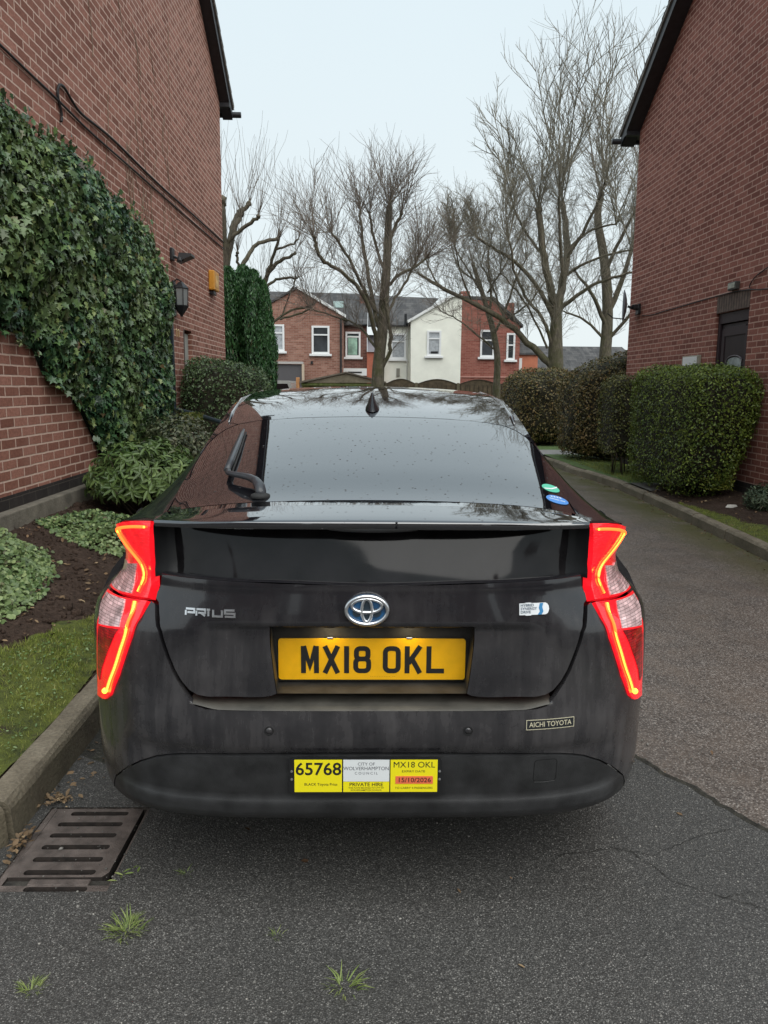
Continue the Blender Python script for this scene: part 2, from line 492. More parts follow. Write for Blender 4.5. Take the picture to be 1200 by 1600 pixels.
def gloss_drops(name, col, rough, drops=1.0):
    """clean glossy skin with rain drops"""
    mt, nt, b = new_mat(name)
    c = coords(nt)
    v = N(nt, 'ShaderNodeTexVoronoi', voronoi_dimensions='2D'); v.inputs['Scale'].default_value = 48; L(nt, c, v.inputs['Vector'])
    v.inputs['Randomness'].default_value = 1
    wn = N(nt, 'ShaderNodeTexWhiteNoise'); L(nt, v.outputs['Position'], wn.inputs['Vector'])
    thr = math_(nt, 'MULTIPLY', math_(nt, 'SUBTRACT', wn.outputs['Value'], .70, True), .55)
    dr = math_(nt, 'MULTIPLY', math_(nt, 'SUBTRACT', thr, v.outputs['Distance'], True), 9)
    b.inputs['Base Color'].default_value = (*col, 1)
    b.inputs['Roughness'].default_value = rough
    b.inputs['Coat Weight'].default_value = 1; b.inputs['Coat Roughness'].default_value = .01
    b.inputs['Coat IOR'].default_value = 2.1
    L(nt, math_(nt, 'SUBTRACT', 1.0, math_(nt, 'MULTIPLY', dr, 1.6, True), True), b.inputs['Coat Weight'])
    n = N(nt, 'ShaderNodeBump'); n.inputs['Strength'].default_value = .9*drops; n.inputs['Distance'].default_value = .01
    L(nt, dr, n.inputs['Height']); L(nt, n.outputs[0], b.inputs['Normal']); L(nt, n.outputs[0], b.inputs['Coat Normal'])
    return mt
M_glass = gloss_drops('dark_privacy_glass', (.006, .006, .008), .02)
M_top = gloss_drops('wet_black_paint', (.008, .008, .011), .05)
M_sideglass = plain('side_window_glass', (.006, .006, .008), .03, coat=1)
M_tailglass = plain('tailgate_lower_glass', (.012, .011, .012), .06, spec=.28, var=.4, vscale=9)
M_blackpl = plain('black_textured_plastic', (.026, .026, .027), .45, var=.45, vscale=14, bumpy=.15, bscale=400)
M_seam = plain('black_seam', (.004, .004, .004), .8)
M_shelf = plain('dusty_bumper_step', (.060, .055, .046), .6, var=.45, vscale=11)
M_cheek = plain('dull_black_trim', (.012, .012, .013), .42, spec=.3)
M_recess = plain('dusty_plate_recess', (.03, .028, .025), .5, var=.5, vscale=18)
M_chrome = plain('bright_chrome', (.85, .86, .88), .28, metal=1.0)
M_rubber = plain('tyre_rubber', (.02, .02, .02), .8)
M_alloy = plain('grey_alloy', (.35, .35, .36), .35, metal=.8)
M_ltr = plain('black_lettering', (.012, .012, .012), .5)

def lens_mat(name, base, em, strength, rough=.08, cells=0):
    mt, nt, b = new_mat(name)
    c = coords(nt)
    mp = N(nt, 'ShaderNodeMapping'); mp.inputs['Scale'].default_value = (30, 30, 240); L(nt, c, mp.inputs[0])
    w = noise(nt, mp.outputs[0], 1, 2)
    f2 = noise(nt, c, 22, 3)
    k = math_(nt, 'MULTIPLY', math_(nt, 'ADD', math_(nt, 'MULTIPLY', w, .5), math_(nt, 'MULTIPLY', f2, 1.1)), strength)
    b.inputs['Base Color'].default_value = (*base, 1)
    b.inputs['Emission Color'].default_value = (*em, 1)
    if cells:
        # moulded reflector pattern behind the lens
        s_ = N(nt, 'ShaderNodeSeparateXYZ'); L(nt, c, s_.inputs[0]); cb_ = N(nt, 'ShaderNodeCombineXYZ'); L(nt, s_.outputs[0], cb_.inputs[0]); L(nt, s_.outputs[2], cb_.inputs[1])
        br_ = N(nt, 'ShaderNodeTexBrick', offset=.0); br_.inputs['Scale'].default_value = 1; br_.inputs['Brick Width'].default_value = .019; br_.inputs['Row Height'].default_value = .0075; br_.inputs['Mortar Size'].default_value = .0012; br_.inputs['Mortar Smooth'].default_value = 1
        br_.inputs['Color1'].default_value = (1, 1, 1, 1); br_.inputs['Color2'].default_value = (.55, .55, .55, 1); br_.inputs['Mortar'].default_value = (.25, .25, .25, 1)
        L(nt, cb_.outputs[0], br_.inputs['Vector'])
        pat = mixc(nt, 1.0, br_.outputs['Color'], ramp(nt, f2, [(.3, (.45, .45, .45)), (.65, (1, 1, 1))]), 'MULTIPLY')
        L(nt, mixc(nt, 1.0, pat, base, 'MULTIPLY'), b.inputs['Base Color']); k = math_(nt, 'MULTIPLY', k, pat)
    L(nt, k, b.inputs['Emission Strength'])
    b.inputs['Roughness'].default_value = rough; b.inputs['Coat Weight'].default_value = 1; b.inputs['Coat Roughness'].default_value = .03
    bump(nt, b, w, .35, .004)
    return mt
M_lens = lens_mat('lit_red_lens', (.45, .006, .01), (1, .010, .020), .62)
M_lensdim = lens_mat('dim_red_lens', (.34, .008, .010), (1, .015, .03), .16, cells=1)  # faint emission stands in for light reaching the reflector from the strip
M_clear = lens_mat('clear_lamp_lens', (.85, .70, .70), (1, .30, .32), .16, .12, cells=1)  # its weak glow is strip light put into the lens material
M_strip = emit('tail_lamp_strip', (1, .34, .03), 3.0)
M_stripcore = emit('tail_lamp_strip_glow', (1, .085, .012), 2.2)

car = thing('parked_car', 'black hatchback seen from behind, parked in the driveway with its red tail lamps lit', 'car', (CX, 4.2, 0))
BG = bpy.data.objects  # alias

USC = SL     # metres per unit of u

# bumper -----------------------------------------------------------------
low_edge = [(0, .512), (.17, .5115), (.30, .508), (.396, .503), (.44, .4975), (.476, .4895), (.509, .478), (.5555, .4525), (.594, .423), (.66, .36), (.727, .268)]
def bump_off(u, z):
    # the painted bumper tucks in a little above the black apron
    return -.012*sm((.535-z)/.022)*sm((.62-u)/.12)
bumper = panel('bumper', both([(0, .6395), (.243, .639), (.33, .6385), (.375, .6395), (.396, .6465), (.411, .666), (.424, .686), (.436, .706), (.4515, .738), (.4645, .773), (.4775, .810), (.4905, .8395), (.5115, .868), (.532, .892), (.547, .908), (.566, .9135),
        (.556, .871), (.559, .813), (.603, .695), (.640, .628), (.687, .598), (.734, .585), (.80, .602), (1.0, .625), (1.0, .24), (.80, .245), (.735, .262)]+[(a, b+.002) for a, b in low_edge[::-1]]),
        tailf(0, bump_off), M_paint, car, step=.016, asp=USC, seam=.0012, rim=.02)
def apron_off(u, z):
    o = .010*sm((.395-z)/.03)*sm((.36-z+.02)/.02+1)      # lower lip swells out
    return o-.004
bottom = [(.724, .262), (.66, .274), (.589, .2855), (.524, .289), (.469, .290), (.41, .291), (.345, .293), (.183, .295), (0, .296)]
apron = panel('bumper_apron', both([(a, b-.002) for a, b in low_edge]+bottom), tailf(-.002, lambda u, z: (.015*sm((.378-z)/.016)+.007*sm((.352-z)/.02)-.012*sm((.308-z)/.014))*sm((.70-u)/.16)), M_blackpl, car, step=.011, asp=USC, rim=.03)
# apron underside
mb = MB()
def under(u, z, dy, dz):
    x, y, zz = tailf(0)(u, z); return (x+CX, y+dy, zz+dz)
us = np.linspace(-.72, .72, 41); rows = []
for dy, dz in ((.02, .0), (.10, -.035), (.5, -.05), (.75, -.04)):
    rows.append([under(u, .283, dy, dz) for u in us])
vs = [p for r in rows for p in r]; n = len(us)
fs = [(i*n+j, (i+1)*n+j, (i+1)*n+j+1, i*n+j+1) for i in range(3) for j in range(n-1)]
mb.add(vs, fs); mb.build('undertray', M_seam, car, True)
# bumper step
def strip_surface(name, rows, mat, parent, smooth=True):
    n = len(rows[0]); vs = [p for r in rows for p in r]
    fs = [(i*n+j, i*n+j+1, (i+1)*n+j+1, (i+1)*n+j) for i in range(len(rows)-1) for j in range(n-1)]
    return mesh_obj(name, vs, fs, mat, parent, smooth)
us = np.linspace(-.41, .41, 61)
rows = []
for k, (dy, z) in enumerate(((0.0005, .6385), (.003, .6415), (.02, .6445), (.09, .650), (.12, .655))):
    r = []
    for u in us:
        zz = z+.013*sm((abs(u)-.34)/.07)
        x, y, _ = tailf(0)(u, .64); r.append((x+CX, y+dy, zz))
    rows.append(r)
strip_surface('bumper_step', rows, M_shelf, bumper)

# inner dark shell closes every gap --------------------------------------
mb = MB(); zs = np.linspace(.27, 1.10, 26); us = np.linspace(-1, 1, 81)
fi = tailf(-.14)
def fin(u, z):
    s = 1 if u >= 0 else -1
    x, y = tail(min(abs(u), 1), z); k = .93
    return (s*min(abs(x)*k, .80)+CX, y+.13*(1-abs(u))+.02, z)
vs = [fin(u, z) for z in zs for u in us]; n = len(us)
mb.add(vs, [(i*n+j, i*n+j+1, (i+1)*n+j+1, (i+1)*n+j) for i in range(len(zs)-1) for j in range(n-1)])
mb.build('inner_shell', M_seam, car, True)

# tailgate lower skin -----------------------------------------------------
hs = [(.41, .986), (.54, .988), (.5615, .986), (.566, .960), (.566, .937), (.556, .9205), (.540, .912), (.5263, .8977), (.504, .872), (.483, .842), (.470, .812), (.457, .775), (.444, .741), (.428, .709), (.412, .686), (.3935, .6735), (.37, .6675), (.33, .666), (.278, .6655), (.245, .6665), (.2265, .6700), (.214, .6765), (.2335, .8615), (0, .8600)]
def tg_off(u, z):
    o = .0
    o -= .016*sm((.868-z)/.010)*sm((.41-u)/.10)      # skin steps back under the badge band
    o -= .006*sm((.735-z)/.07)
    o += .004*sm((z-.95)/.03)
    return o
tg = panel('tailgate', both([(0, .9755), (.15, .978), (.26, .9815)]+hs), tailf(.001, tg_off), M_paint, car, step=.011, asp=USC, seam=.0014, rim=.016)
# plate recess: back plate and its walls
YP = 2.058
def rec_out(z): 
    t = (z-.6765)/(.8615-.6765); return .214+(.2335-.214)*t
rows = []
for z, zb in ((.862, .852), (.80, .80), (.74, .74), (.690, .690), (.678, .678)):
    r = []
    for k in np.linspace(-1, 1, 31):
        r.append((k*(.262+.018*(z-.678)/.18)+CX, YP+.004-(.695-zb)*.0, zb))
    rows.append(r)
strip_surface('plate_recess', rows, M_recess, tg)
mb = MB()
for s in (-1, 1):
    for (za, zb) in ((.8615, .80), (.80, .74), (.74, .6765)):
        q = []
        for z in (za, zb):
            x, y, _ = tailf(.001, tg_off)(rec_out(z), z)
            q += [(s*x+CX, y+.001, z), (s*(.262+.018*(z-.678)/.18)+CX, YP+.004, z if z < .86 else .852)]
        mb.add([q[0], q[1], q[3], q[2]], [(0, 1, 2, 3) if s < 0 else (3, 2, 1, 0)])
n = 30; vs = []
for k in np.linspace(-1, 1, n+1):
    x, y, _ = tailf(.001, tg_off)(k*.2335, .8615); vs += [(x+CX, y+.001, .8605), (k*.280+CX, YP+.004, .852)]
mb.add(vs, [(2*i, 2*i+1, 2*i+3, 2*i+2) for i in range(n)])
vs = []
for k in np.linspace(-1, 1, n+1):
    x, y, _ = tailf(-.002, tg_off)(k*.214, .6765); vs += [(x+CX, y+.001, .6765), (k*.262+CX, YP+.004, .678)]
mb.add(vs, [(2*i+2, 2*i+3, 2*i+1, 2*i) for i in range(n)])
mb.build('plate_recess_wall', M_recess, tg)
# lower edge of tailgate under the plate
rows = []
for (dz, dy) in ((0.002, 0.0), (-.004, .006), (-.006, .03)):
    rows.append([(k*.262+CX, YP+.002+dy, .678+dz) for k in np.linspace(-1, 1, 9)])
strip_surface('tailgate_hem', rows, M_seam, tg)

# ledge between lower skin and the upright glass, and the upright glass ----
GOFF = -.062
def gl_z(u): return .975+.008*sm(abs(u)/.3)+.004*sm((abs(u)-.3)/.2)
rows = []
us = np.linspace(-.5615, .5615, 61)
for k in range(4):
    t = (0, .12, .5, 1)[k]
    r = []
    for u in us:
        z = gl_z(u)+(0, .004, .002, -.004)[k]
        x, y, _ = tailf(.001, tg_off)(u, gl_z(u)); 
        r.append((x*(1-.03*t)+CX, y+.05*t+.0005, z))
    rows.append(r)
strip_surface('tailgate_ledge', rows, M_paint, tg)
def gfn(u, z):
    x, y, _ = tailf(0)(u, z)
    return (x*.97, y+.052+.02*abs(u), z)
gp = panel('tailgate_lower_glass', both([(0, .966), (.26, .970), (.555, .978), (.560, 1.00), (.548, 1.05), (.528, 1.115), (.527, 1.13), (0, 1.13)]), gfn, M_tailglass, tg, step=.03, asp=USC, rim=0)
# side cheeks between the upright glass and the lamps
for s in (-1, 1):
    rows = []
    for z in np.linspace(.975, 1.135, 9):
        r = []
        xa, ya, _ = gfn(float(np.interp(z, [.975, 1.0, 1.05, 1.115], [.553, .558, .546, .526])), z); xa -= .004; ya -= .001; ue = .556+.040*math.sin(math.pi*min(max((z-.95)/.22, 0), 1))
        if z > 1.0: ue = np.interp(z, [1.0, 1.07, 1.135], [.596, .568, .545])
        else: ue = np.interp(z, [.95, 1.0], [.588, .596])
        ue -= .004
        xb, yb, _ = tailf(.002)(float(ue), z)
        for t in (0, .25, .5, .8, .95, 1):
            r.append((s*(xa+(xb-xa)*t)+CX, ya+(yb-ya)*t**1.6 , z))
        if s < 0: r = r[::-1]
        rows.append(r)
    strip_surface('tailgate_cheek', rows, M_cheek, tg)

# spoiler and rear window --------------------------------------------------
zc = pchip([1.96, 1.985, 2.1, 2.2, 2.45, 2.7, 2.9, 3.0, 3.2, 3.5, 3.8, 4.2, 4.5, 4.8, 5.0, 5.3, 5.75],
           [1.146, 1.150, 1.163, 1.174, 1.243, 1.309, 1.357, 1.380, 1.416, 1.455, 1.481, 1.500, 1.497, 1.472, 1.435, 1.33, 1.10])
xe = pchip([1.96, 2.2, 2.5, 2.7, 2.9, 3.1, 3.4, 4.2, 5.0, 5.75], [.583, .602, .605, .602, .600, .605, .615, .625, .62, .68])
dr = pchip([1.96, 2.2, 2.5, 2.9, 3.2, 4.2, 5.0, 5.75], [.012, .044, .046, .044, .040, .042, .05, .06])
def topz(x, y):
    t = min(abs(x)/xe(y), 1.15)
    return zc(y)-dr(y)*(.50*t**2+.30*t**4)-.007*t**8*sm((y-2.05)/.2)*sm((3.4-y)/.3)
def topf(x, y): return (x, y, topz(x, y))
# rear window outline in (x,y)
hatch_edge = [(.602, 2.215), (.604, 2.40), (.601, 2.68), (.592, 2.80), (.577, 2.885), (.552, 2.945), (.515, 2.985), (.45, 3.003), (.30, 3.012)]
rw = panel('rear_window', both([(0, 2.205), (.30, 2.205), (.585, 2.212)]+hatch_edge+[(0, 3.018)]), topf, M_glass, car, step=.05, rim=.01, seam=.0015)
# spoiler top, lip, underside
def lipy(x, base=1.984): return base+.05*(abs(x)/.585)**3.2
rows = []
xs = np.linspace(-.586, .586, 61)
def sprow(fy, dz): return [(x/.586*(xe(fy(x))-.003)+CX, fy(x), topz(x, min(fy(x), 2.25))+dz(x)) for x in xs]
rows.append([(x*1.026+CX, 2.2005, topz(x, 2.2)-.008) for x in xs])
rows.append([(x*1.026+CX, 2.2, topz(x, 2.2)) for x in xs])
for t in (.25, .5, .75, .92):
    rows.append(sprow(lambda x: 2.2+(lipy(x)-2.2)*t, lambda x: .0015*math.sin(t*3.14)))
rows.append(sprow(lambda x: lipy(x)+.001, lambda x: -.001))
rows.append([(x+CX, lipy(x)-.001, 1.1445-.001*abs(x)) for x in xs])
rows.append([(x+CX, lipy(x)+.001, 1.134-.004*abs(x)) for x in xs])
rows.append([(x+CX, lipy(x)+.006, 1.1285-.006*abs(x)) for x in xs])
rows.append([(x*.985+CX, lipy(x)+.03, 1.1265-.006*abs(x)+.006*sm((.13-abs(x))/.08)) for x in xs])
rows.append([(x*.96+CX, 2.13, 1.125) for x in xs])
sp = strip_surface('spoiler', rows[:-2][::-1], M_top, car)
strip_surface('spoiler_underside', rows[-3:][::-1], M_seam, sp)
# high stop lamp housing, a shallow lens shape under the lip
mb = MB(); n = 24; vs = []
for i in range(n+1):
    x = -.125+.25*i/n; d = .010*math.sqrt(max(0, 1-(x/.125)**2))
    vs += [(x+CX, lipy(x)+.004, 1.130), (x+CX, lipy(x)+.012, 1.1285-d), (x+CX, lipy(x)+.04, 1.128-d)]
mb.add(vs, [(3*i, 3*i+3, 3*i+4, 3*i+1) for i in range(n)]+[(3*i+1, 3*i+4, 3*i+5, 3*i+2) for i in range(n)])
mb.build('high_stop_lamp', plain('dull_lamp_cover', (.10, .10, .10), .35), sp, True)
# spoiler end caps
for s in (-1, 1):
    q = [(s*.6015+CX, 2.2, topz(.6015, 2.2)), (s*.586+CX, lipy(.586), topz(.586, 2.03)), (s*.586+CX, lipy(.586)+.004, 1.124), (s*.58+CX, 2.13, 1.12)]
    mesh_obj('spoiler_end', q, [(0, 1, 2, 3) if s > 0 else (3, 2, 1, 0)], M_paint, sp)

# roof, windscreen, bonnet --------------------------------------------------
roof = panel('roof', both([(0, 3.023), (.30, 3.017), (.45, 3.009), (.517, 2.992), (.556, 3.03), (.575, 3.2), (.60, 3.6), (.605, 4.3), (.59, 4.92), (.3, 5.0), (0, 5.02)]), topf, M_top, car, step=.09, rim=.008)
for s in (-1, 1):
    panel('roof_corner', [(.603, 2.70), (.5975, 2.80), (.5805, 2.888), (.5555, 2.949), (.521, 2.990), (.559, 3.027), (.578, 3.2), (.603, 3.6), (.608, 4.3), (.622, 4.3), (.613, 3.6), (.6045, 3.2), (.6005, 3.0)], topf, M_top, car, step=.05, rim=.008, side=s)
# roof rail seams / side rails
for s in (-1, 1):
    pts = [(s*xx+CX, yy, topz(xx, yy)+.003) for xx, yy in ((.560, 3.03), (.578, 3.2), (.602, 3.6), (.607, 4.3), (.592, 4.92))]
    MB().tube(pts, [.004, .009, .011, .011, .006], 6, flat=.6).build('roof_rail', M_top, roof, True)
panel('windscreen', both([(0, 5.03), (.3, 5.01), (.585, 4.94), (.66, 5.70), (.3, 5.76), (0, 5.78)]), topf, M_sideglass, car, step=.12, rim=.01)
mb = MB(); rows = []
for y, z, w in ((5.72, 1.09, .76), (5.9, 1.05, .80), (6.15, .97, .80), (6.35, .86, .74), (6.44, .74, .68)):
    rows.append([(x*w+CX, y-.12*abs(x)**3, z-.07*abs(x)**2.5) for x in np.linspace(-1, 1, 21)])
strip_surface('bonnet', rows[::-1], M_paint, car)

# greenhouse flanks: from the roof edge down to the belt ---------------------
zb = pchip([2.05, 2.12, 2.2, 2.3, 2.4, 2.5, 3.0, 4.0, 5.0, 5.75], [1.137, 1.130, 1.112, 1.083, 1.054, 1.03, .985, .975, .97, .97])
def beltx(y):
    z = zb(y)
    if y >= YJ: return W(min(z, 1.05) if y > 2.8 else z, y)-(.0 if y < 2.8 else .02)
    return max(W(z, y)*(max(1-((YJ-y)/(YJ-Yc(z)))**NM, 0))**(1/NX), .01)
def flank(y, t):
    x0, z0 = xe(y)-.004, topz(xe(y)-.004, y); x1, z1 = max(beltx(y), x0+.001), zb(y)
    bow = (.004+.014*sm((y-2.9)/.5))*math.sin(math.pi*t)*min(1, (y-2.0)*2)
    return (x0+(x1-x0)*t+bow*.5, y, z0+(z1-z0)*(t if y > 3 else t**(1+.35*sm((3-y)/.8)))+bow)
for s in (-1, 1):
    q = panel('side_pillar', [(2.07, 0), (2.6, 0), (3.2, 0), (4.3, 0), (5.0, 0), (5.75, 0), (5.75, 1), (5.0, 1), (4.0, 1), (3.0, 1), (2.5, 1), (2.2, 1), (2.07, 1)],
        flank, M_paint, car, holes=[[(3.15, .16), (3.55, .10), (3.88, .09), (3.86, .94), (3.30, .94), (3.12, .6)], [(3.95, .09), (4.9, .10), (5.45, .5), (5.6, .92), (3.93, .94)]], step=.12, rim=0, side=s, flip=True)
    for nm, hh in (('rear_side_window', [(3.15, .16), (3.55, .10), (3.88, .09), (3.86, .94), (3.30, .94), (3.12, .6)]), ('front_side_window', [(3.95, .09), (4.9, .10), (5.45, .5), (5.6, .92), (3.93, .94)])):
        panel(nm, hh, lambda y, t: tuple(np.array(flank(y, t))-np.array((.006, 0, 0))), M_sideglass, car, step=.2, rim=0, side=s, flip=True)

# body sides with wheel arches -----------------------------------------------
def bodys(y, z): return (W(z, y)*(1-.02*sm((y-4.8)/.8)), y, z)
def arch(yc, r=.345, zc_=.315):
    return [(yc+r*math.cos(a), zc_+r*math.sin(a)) for a in np.linspace(math.pi, 0, 15)]
YR, YFW = 2.86, 5.56
outl = [(YJ, .22), (YJ, 1.03), (2.7, 1.008), (3.0, .985), (3.5, .978), (4.0, .975), (5.0, .97), (5.75, .97), (5.95, .93), (5.95, .22), (YFW+.345, .22)]+[(y, z) for y, z in arch(YFW)[::-1] if z > .23]+[(YFW-.345, .22), (YR+.345, .22)]+[(y, z) for y, z in arch(YR)[::-1] if z > .23]+[(YR-.345, .22)]
for s in (-1, 1):
    panel('body_side', outl, bodys, M_paint, car, step=.07, rim=.02, side=s, flip=True)
    # rear wing piece beside the lamp
    panel('rear_wing', [(.738, .583), (.724, .64), (.717, .70), (.714, .7826), (.719, .8408), (.735, .862), (.779, .878), (.810, .897), (.842, .935), (.838, .957), (.815, .985), (.775, 1.03), (.772, 1.078), (.80, 1.072), (.88, 1.052), (1.0, 1.03), (1.0, .629), (.80, .606)],
          tailf(0), M_paint, car, step=.03, asp=USC, rim=.012, side=s, seam=.001)
    # front corner
    rows = []
    for z in np.linspace(.22, .95, 12):
        r = []
        for a in np.linspace(0, math.pi/2, 14):
            w = W(z, 6)*.975; ln = .50-.16*max(0, (z-.6))-.10*max(0, .4-z)
            r.append((s*w*(math.cos(a)**.55)+CX, 5.94+ln*math.sin(a)**.8, z*(1-.10*sm((z-.7)/.25)*math.sin(a))))
        rows.append(r if s > 0 else r[::-1])
    strip_surface('front_corner', rows, M_paint, car)
    # wheels
    for yw in (YR, YFW):
        xo = s*.865; wh = MB().lathe([(.05, -s*.0), (.20, 0), (.225, -.0), (.30, -s*.0)], (xo+CX, yw, .315), 'x')
        wb = thing_w = None
        tyre = MB().lathe([(.20, -s*.20), (.29, -s*.205), (.314, -s*.18), (.316, -s*.10), (.314, -s*.03), (.29, -s*.0), (.215, -s*.002), (.20, -s*.03)], (xo+CX, yw, .316), 'x', 36).build('wheel', M_rubber, car, True)
        rim_ = MB().lathe([(.03, -s*.012), (.20, -s*.02), (.212, -s*.005), (.205, -s*.05), (.2, -s*.19)], (xo+CX, yw, .316), 'x', 30).build('rim', M_alloy, tyre, True)
for y0, y1 in ((3.20, 5.2),):
    MB().box(-.74+CX, .74+CX, y0, y1, .20, .27, .02).build('underbody', M_seam, car)

# tail lamps -------------------------------------------------------------------
LU = [(.547, 1.131), (.60, 1.126), (.66, 1.115), (.716, 1.101), (.752, 1.083), (.767, 1.062), (.766, 1.036), (.785, 1.012), (.812, .985), (.832, .958), (.836, .938), (.815, .905), (.806, .8985), (.70, .908), (.574, .9205), (.583, .935), (.5905, .955), (.597, .985), (.596, 1.012), (.583, 1.045), (.570, 1.075), (.556, 1.105)]
LLo = [(.5725, .9150), (.69, .903), (.801, .8935), (.773, .874), (.730, .857), (.7165, .842), (.7105, .7826), (.7135, .70), (.720, .64), (.732, .592), (.687, .600), (.665, .607), (.640, .630), (.621, .66), (.603, .6953), (.578, .760), (.5585, .8133), (.5555, .845), (.5565, .871)]
CU = [(.662, 1.000), (.70, .992), (.735, .985), (.755, .990), (.790, .985), (.815, .955), (.818, .940), (.806, .908), (.72, .912), (.642, .9215), (.660, .945), (.668, .975)]
CLo = [(.648, .9030), (.70, .8985), (.776, .8905), (.752, .872), (.718, .855), (.706, .840), (.693, .820), (.60, .836), (.612, .868), (.626, .885)]
DLo = [(.602, .829), (.692, .815), (.697, .79), (.700, .72), (.703, .665), (.690, .655), (.675, .69), (.640, .755)]
SU = [(.5688, 1.112), (.6172, 1.1075), (.68, 1.096), (.715, 1.086), (.728, 1.076), (.724, 1.066), (.698, 1.044), (.665, 1.022), (.637, 1.003), (.6235, .985), (.622, .968), (.628, .950), (.622, .931)]
SLo = [(.6063, .906), (.588, .884), (.578, .850), (.5738, .8265), (.5790, .80), (.5888, .7741), (.6072, .7217), (.6289, .6803), (.646, .645)]
for s in (-1, 1):
    lamp = panel('tail_lamp', LU, tailf(.010), M_lens, car, step=.02, asp=USC, rim=.03, side=s, seam=.0012)
    panel('lower_lens', LLo, tailf(.008), M_lens, lamp, step=.02, asp=USC, rim=.03, side=s, seam=.0012)
    panel('clear_lens', CU, tailf(.0135), M_clear, lamp, step=.02, asp=USC, rim=.003, side=s)
    panel('clear_lens', CLo, tailf(.0115), M_clear, lamp, step=.02, asp=USC, rim=.003, side=s)
    panel('reflector', DLo, tailf(.0105), M_lensdim, lamp, step=.02, asp=USC, rim=.002, side=s)
    for path, off in ((SU, .013), (SLo, .011)):
        pts = []
        P = [Vector(tailf(off)(a, b)) for a, b in path]
        # smooth
        for _ in range(2):
            Q = [P[0]]
            for i in range(len(P)-1): Q += [P[i]*.75+P[i+1]*.25, P[i]*.25+P[i+1]*.75]
            P = Q+[P[-1]]
        P = [Vector((p.x*s+CX, p.y, p.z)) for p in P]
        r = [.0044+.0012*(i < len(P)*.35) for i in range(len(P))]
        MB().tube(P, [a*1.25 for a in r], 8, flat=.6).build('light_guide', M_stripcore, lamp, True)
        P2 = [p+Vector((0, -.0022, 0)) for p in P]
        MB().tube(P2, [a*.62 for a in r], 8, flat=.9).build('light_strip', M_strip, lamp, True)
    p = tailf(.016)(.650, .640)
    MB().lathe([(.001, -.004), (.008, -.002), (.008, .004), (.001, .006)], (p[0]*s+CX, p[1], p[2]), 'y', 12).build('lamp_end', M_strip, lamp, True)

# plate, lettering ---------------------------------------------------------------
def stroke(paths, w, close=False):
    """2-D strokes -> list of quads (verts, faces) with mitred joints"""
    V = []; F = []
    for path, cl in paths:
        P = [Vector(p) for p in path]; n = len(P); b = len(V)
        for i in range(n):
            a = P[i-1] if (i > 0 or cl) else None; c = P[(i+1) % n] if (i < n-1 or cl) else None
            d1 = (P[i]-a).normalized() if a is not None else None
            d2 = (c-P[i]).normalized() if c is not None else None
            if d1 is None: d1 = d2
            if d2 is None: d2 = d1
            n1 = Vector((-d1.y, d1.x)); n2 = Vector((-d2.y, d2.x)); bis = (n1+n2).normalized(); k = (w/2)/max(bis.dot(n1), .4)
            V.append(P[i]+bis*k); V.append(P[i]-bis*k)
        for i in range(n if cl else n-1):
            j = (i+1) % n; F.append((b+2*i+1, b+2*j+1, b+2*j, b+2*i))
    return V, F
def rrect(x0, x1, z0, z1, r, n=4):
    out = []
    for cx_, cz_, a0 in ((x1-r, z1-r, 0), (x0+r, z1-r, 90), (x0+r, z0+r, 180), (x1-r, z0+r, 270)):
        for i in range(n+1):
            a = math.radians(a0+90*i/n); out.append((cx_+r*math.cos(a), cz_+r*math.sin(a)))
    return out
def flatprism(name, outline, y, th, mat, parent, x0=0, z0=0):
    mb = MB().prism([(p[0]+x0, p[1]+z0) for p in outline], 'y', y, y-th); return mb.build(name, mat, parent)
W_, H_ = .050, .079; sw = .0138; hs_ = sw/2
GL = {
 'M': [([(hs_, 0), (hs_, H_)], 0), ([(W_-hs_, 0), (W_-hs_, H_)], 0), ([(hs_+.001, H_), (W_/2, H_*.28), (W_-hs_-.001, H_)], 0)],
 'X': [([(hs_, 0), (W_-hs_, H_)], 0), ([(W_-hs_, 0), (hs_, H_)], 0)],
 '1': [([(hs_, 0), (hs_, H_)], 0)],
 '8': [(rrect(hs_+.002, W_-hs_-.002, H_*.53, H_-hs_, .010), 1), (rrect(hs_, W_-hs_, hs_, H_*.53, .011), 1)],
 'O': [(rrect(hs_, W_-hs_, hs_, H_-hs_, .012), 1)],
 'K': [([(hs_, 0), (hs_, H_)], 0), ([(hs_+.003, H_*.36), (W_-hs_, H_)], 0), ([(W_*.42, H_*.52), (W_-hs_, 0)], 0)],
 'L': [([(hs_, 0), (hs_, H_)], 0), ([(hs_+sw*.5, hs_), (W_, hs_)], 0)],
}
def glyphs(name, items, y, mat, parent, w):
    """items: (paths, x, z, scale x, scale z)"""
    V = []; F = []; k = 0
    for paths, gx, gz, sx, sz in items:
        for pth in paths:
            v, f = stroke([pth], w); b = len(V); k += 1
            V += [(gx+p.x*sx, y-.00012*(k % 4), gz+p.y*sz) for p in v]; F += [tuple(b+i for i in q) for q in f]
    return mesh_obj(name, V, F, mat, parent)
M_plate = plain('yellow_reflective_plate', (.86, .44, .005), .32, var=.08, vscale=20)
plate = flatprism('number_plate', rrect(-.2605, .2605, .690, .809, .008), YP-.006, .004, M_plate, car, CX)
px0 = CX-.2605; PZ = .709
glyphs('plate_characters', [(GL[c], px0+x, PZ, 1, 1) for c, x in (('M', .0625), ('X', .1220), ('1', .1825), ('8', .2080), ('O', .2905), ('K', .3515), ('L', .4120))], YP-.0108, M_ltr, plate, sw)
